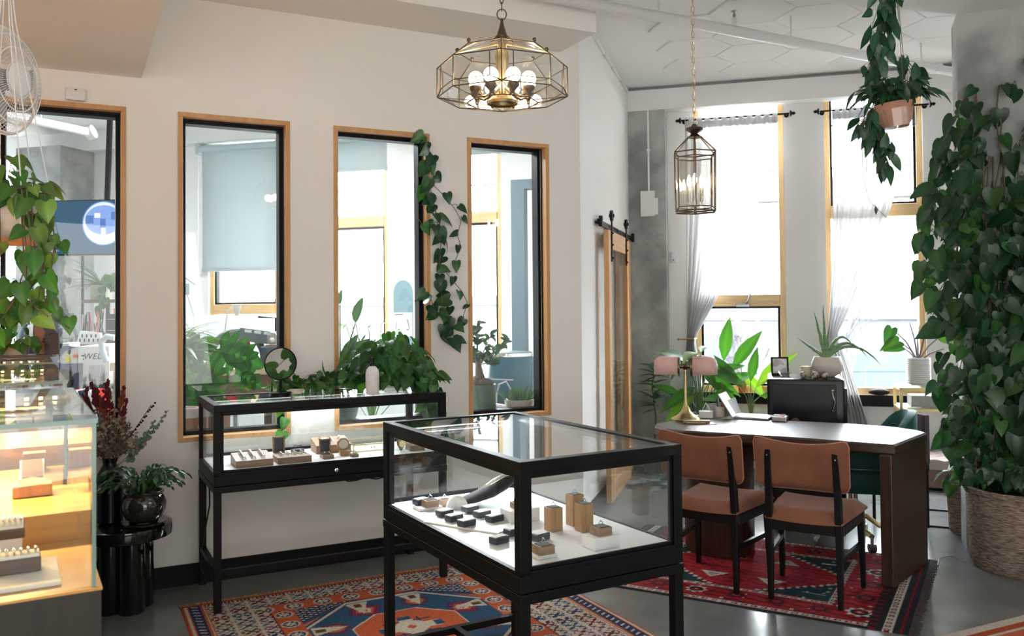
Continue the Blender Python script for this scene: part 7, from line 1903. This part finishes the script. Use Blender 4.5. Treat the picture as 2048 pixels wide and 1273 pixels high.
mb = MB(); mb.box(0, .16, 0, .05, 0, .012); mb.box(.12, .22, .02, .07, .012, .03); tag(mb.build('file_and_pads', M['greypot'], loc=(gx(222, 6.1), 6.2, zb_ + .0005), rotz=10), 'dark file and pads lying on the birch workbench', 'tools')
# books / magazine rack low left
for k in range(6):
    mb = MB(); mb.box(0, .018, 0, .14, 0, .20, Matrix.Rotation(R(-20), 4, 'Y')); q = at_w(180, 775, 5.9)
    o = mb.build('magazine', M[('red', 'paper', 'navy', 'navy', 'paper', 'red')[k]], loc=(q.x + .03 * k, 5.75, q.z - .2)); tag(o, '%s magazine in the leaning row behind the dried bouquet, %s from the left' % (('red', 'white', 'navy', 'navy', 'white', 'red')[k], ('first', 'second', 'third', 'fourth', 'fifth', 'sixth')[k]), 'magazine', 'magazines behind the bouquet')
mb = MB(); q = at_w(176, 790, 5.9); mb.box(-.1, .45, -.05, .2, 0, q.z - .18); tag(mb.build('low_cabinet', M['steel'], loc=(q.x, 5.72, 0)), 'low grey cabinet under the leaning magazines', 'cabinet')
# hexagonal wooden stand in front
hp = at_w(22, 735, 4.0)
t = thing('hexagonal_wood_stand', 'dark brown hexagonal wooden frame at the far left behind the counter glass', 'wooden frame', (hp.x, 4.0, 1.3056), 20)
mb = MB(); hx = [(-.13, 0), (-.155, .12), (-.06, .235), (.09, .235), (.17, .10), (.17, 0)]
zc = .03
for a_, b_ in zip(hx, hx[1:]): mb.bar((a_[0], 0, zc + a_[1] - .02), (b_[0], 0, zc + b_[1] - .02), .06, .035)
mb.build('frame', mat('reddish brown wood', (.060, .028, .020), .5), t); mb = MB(); mb.box(-.16, .18, -.06, .06, 0, .012); mb.build('stand', M['walnutdark'], t)
random.seed(15)
t = thing('small_pothos', 'small green plants inside the hexagonal wooden frame', 'potted plant', (hp.x + .02, 4.0, 1.3182), 0)
mb = MB(); ms = MB(); mb2 = MB(); mb2.lathe([(.05, 0), (.06, .05), (0, .045)], 20, cap=False); mb2.build('pot', M['creampot'], t)
bunch(mb, ms, (0, 0, .06), .12, 30, .07, Vector((.2, -1, 0))); mb.build('foliage', M['leafpothos'], t, smooth=True, auto=180); ms.build('stems', M['stem'], t)
mb = MB(); mb.box(0, .05, -.03, .03, 0, .16); tag(mb.build('terracotta_cylinder', M['terracotta'], loc=(hp.x + .07, 4.09, 1.3056), rotz=10), 'terracotta block behind the hexagonal wooden frame', 'block')

# the person at the welder
def skin_fig(name, pts, edges, mats, parent, root=0, sub=1):
    me = bpy.data.meshes.new(name); me.from_pydata([p[:3] for p in pts], edges, []); o = bpy.data.objects.new(name, me); COL.objects.link(o); o.parent = parent
    me.materials.append(mats); s = o.modifiers.new('skin', 'SKIN')
    for k, p in enumerate(pts):
        v = me.skin_vertices[0].data[k]; v.radius = (p[3], p[4] if len(p) > 4 else p[3]); v.use_root = (k == root)
    s.use_smooth_shade = True; b = o.modifiers.new('smooth', 'SUBSURF'); b.levels = b.render_levels = sub
    return o
hd = at_w(82, 668, 6.55)
t = thing('person', 'person in a dark cap and navy shirt bending over the eyepieces of the welding machine', 'person', (hd.x - .32, 6.62, 0), 0)
hz = hd.z
# torso leans right towards the machine; local +x is towards the machine
body = [(0, 0, .56, .15, .13), (.02, 0, .76, .14, .12), (.08, 0, .98, .155, .13), (.15, 0, hz - .25, .12, .10), (.24, 0, hz - .14, .055), (.29, 0, hz - .06, .06),
        (.16, -.19, hz - .28, .065), (.26, -.27, hz - .50, .050), (.46, -.24, hz - .44, .040), (.56, -.20, hz - .43, .030),
        (.16, .19, hz - .28, .065), (.26, .27, hz - .50, .050), (.46, .20, hz - .44, .040), (.56, .14, hz - .43, .030),
        (.05, -.10, .52, .095), (.42, -.12, .55, .075), (.44, -.12, .28, .055), (.43, -.12, .06, .04), (.56, -.13, .04, .04),
        (.05, .10, .52, .095), (.42, .12, .55, .075), (.44, .12, .28, .055), (.43, .12, .06, .04), (.56, .13, .04, .04)]
ed = [(0, 1), (1, 2), (2, 3), (3, 4), (4, 5), (3, 6), (6, 7), (7, 8), (8, 9), (3, 10), (10, 11), (11, 12), (12, 13), (0, 14), (14, 15), (15, 16), (16, 17), (17, 18), (0, 19), (19, 20), (20, 21), (21, 22), (22, 23)]
skin_fig('body', body, ed, M['shirt'], t)
MH = Matrix.Translation((.33, 0, hz + .0)) @ Matrix.Rotation(R(32), 4, 'Y')
mb = MB(); mb.ball((0, 0, 0), .10, 20, 14, (.92, .76, 1.16), MH)
mb.ball((.092, 0, -.022), .018, 8, 6, (1, .7, 1.2), MH); mb.ball((-.005, .078, -.01), .022, 8, 6, (.8, .4, 1.3), MH); mb.ball((-.005, -.078, -.01), .022, 8, 6, (.8, .4, 1.3), MH); mb.ball((.082, 0, -.062), .018, 8, 6, (.6, 1.5, .5), MH); mb.ball((.06, 0, -.095), .03, 10, 6, (1, 1.1, .7), MH)
mb.build('head', M['skin'], t, smooth=True)
mb = MB(); [mb.ball((.078, s * .03, .008), .011, 8, 6, M=MH) for s in (-1, 1)]; mb.build('eyes', M['rubber'], t, smooth=True)
mb = MB(); mb.ball((-.01, 0, .028), .108, 20, 12, (.98, .80, 1.05), MH); 
mb.v = [v for v in mb.v]; mb.build('cap', M['hat'], t, smooth=True)
for s in (-1, 1):
    # hands: palm, four fingers, thumb
    b0 = Vector((.56, s * .17, hz - .43))
    b0 = Vector((.56, -.20 if s < 0 else .14, hz - .43))
    pts = [(b0.x - .02, b0.y, b0.z, .022), (b0.x + .035, b0.y, b0.z, .030, .016), (b0.x + .075, b0.y, b0.z, .030, .013)]; ed = [(0, 1), (1, 2)]
    for k in range(4):
        y = b0.y + (k - 1.5) * .017; L_ = (.06, .072, .067, .052)[k]; i = len(pts)
        pts += [(b0.x + .095, y, b0.z, .009), (b0.x + .095 + L_ * .55, y, b0.z - .014, .008), (b0.x + .095 + L_ * .8, y, b0.z - .036, .007)]; ed += [(2, i), (i, i + 1), (i + 1, i + 2)]
    i = len(pts); pts += [(b0.x + .05, b0.y - s * .035, b0.z - .005, .010), (b0.x + .085, b0.y - s * .048, b0.z - .014, .008)]; ed += [(1, i), (i, i + 1)]
    skin_fig('hand', pts, ed, M['skin'], t)
mb = MB(); mb.lathe([(.17, .44), (.19, .47), (.17, .50), (0, .50)], 28, cap=False); mb.lathe([(0, .44), (.17, .44)], 28, cap=False)
t = thing('work_stool', 'dark round stool the person in the cap sits on', 'stool', (hd.x - .32, 6.62, 0), 0); mb.build('seat', M['rubber'], t, smooth=True); mb = MB(); mb.tube([(0, 0, 0), (0, 0, .44)], .025); mb.lathe([(.2, 0), (.2, .02), (.03, .04)], 20); mb.build('column', M['steel'], t)

# workroom ceiling track and pipe
t = thing('ceiling_track_light', 'thin dark track with a small white spotlight on the workroom ceiling', 'track light', (0, 0, 0), 0)
a_, b_ = at_w(35, 228, 6.2), at_w(200, 240, 7.6); a_.z = b_.z = 3.55
mb = MB(); mb.bar(a_, b_, .03, .02); mb.build('track', M['steel'], t); c_ = a_.lerp(b_, .6); mb = MB(); mb.lathe([(.035, -.12), (.04, -.04), (.01, -.02), (.01, 0)], 14, c_); mb.build('spotlight', M['whiteplastic'], t, smooth=True)
a_, b_ = at_w(5, 242, 6.2), at_w(175, 262, 6.9); z_ = 3.05
a_, b_ = Vector((gx(-60, 6.0), 6.0, 2.95)), Vector((gx(180, 6.9), 6.9, 2.95))
mb = MB(); mb.tube([a_, b_], .035, 12); mb.lathe([(.055, -.03), (.055, .03)], 14, M=Matrix.Translation(b_) @ Matrix.Rotation(R(70), 4, 'Y')); mb.tube([a_.lerp(b_, .55), a_.lerp(b_, .55) + Vector((0, 0, .65))], .008)
tag(mb.build('workroom_pipe', M['whiteplastic'], smooth=True), 'white sprinkler pipe under the workroom ceiling', 'pipe')
# bicycle on the workroom window wall
bc = at_w(2, 640, 8.3)
t = thing('bicycle', 'bicycle leaning by the far workroom window at the left edge', 'bicycle', (bc.x - .45, 8.45, 0), -16)
for x in (0, 1.02): mb = MB(); mb.tube([(x + math.cos(2 * math.pi * k / 32) * .33, 0, 1.35 + math.sin(2 * math.pi * k / 32) * .33 - .15) for k in range(32)], .018, 6, closed=True); [mb.tube([(x, 0, 1.2), (x + math.cos(k * .7) * .33, 0, 1.2 + math.sin(k * .7) * .33)], .002, 3) for k in range(9)]; mb.build('wheel', M['steelblue'], t)
mb = MB(); [mb.tube(p_, .016, 8) for p_ in (((0, 0, 1.2), (.38, 0, 1.2)), ((0, 0, 1.2), (.30, 0, 1.62)), ((.38, 0, 1.2), (.26, 0, 1.75)), ((.38, 0, 1.2), (.84, 0, 1.66)), ((.28, 0, 1.64), (.83, 0, 1.7)), ((1.02, 0, 1.2), (.82, 0, 1.8)))]; mb.tube([(.82, -.22, 1.82), (.82, .22, 1.82)], .012); mb.box(.18, .38, -.05, .05, 1.75, 1.79); mb.build('frame', M['steelblue'], t)
mb = MB(); mb.box(-.3, 1.3, -.08, .0, .0, .86); mb.box(.0, .05, -.03, 0, .86, 1.2); mb.box(.97, 1.02, -.03, 0, .86, 1.2); mb.build('stand', M['steel'], t)
# plant hanging behind the camera, seen in the round mirror
random.seed(51)
mp = RC(.40, .33, TOPZ + .175)
nrm_ = (Matrix.Rotation(R(6), 3, 'Z') @ Matrix.Rotation(R(-8), 3, 'Z') @ Matrix.Rotation(R(82), 3, 'X')) @ Vector((0, 0, 1))
inc = (mp - Vector((0, 0, H))).normalized(); ref = inc - 2 * inc.dot(nrm_) * nrm_
mq = mp + ref * ((mp.y - .9) / abs(ref.y))
t = thing('reflected_plant', 'trailing plant on the shop side that shows in the round mirror', 'hanging plant', (mq.x, mq.y, mq.z), 0)
mb = MB(); ms = MB(); ms.tube([(0.1, 0, CEIL - mq.z), (.12, 0, .3), (.05, 0, .05), (-.1, 0, -.1), (-.2, 0, -.12)], .004)
for (x, z, dx, dz) in ((.08, .06, .1, 1), (.12, 0, 1, .1), (-.05, -.06, -1, .1), (-.02, -.1, -.5, -1), (-.2, -.1, -1, -.2), (.08, -.08, .3, -1), (.2, .02, .8, .5)): mb.leaf((x, 0, z), (dx, 0, dz), (random.gauss(0, .2), 1, .2), .22, .16, 'heart')
mb.build('foliage', M['leafdark'], t, smooth=True, auto=180); ms.build('stems', M['stem'], t)
print('MIRROR', mq, nrm_)
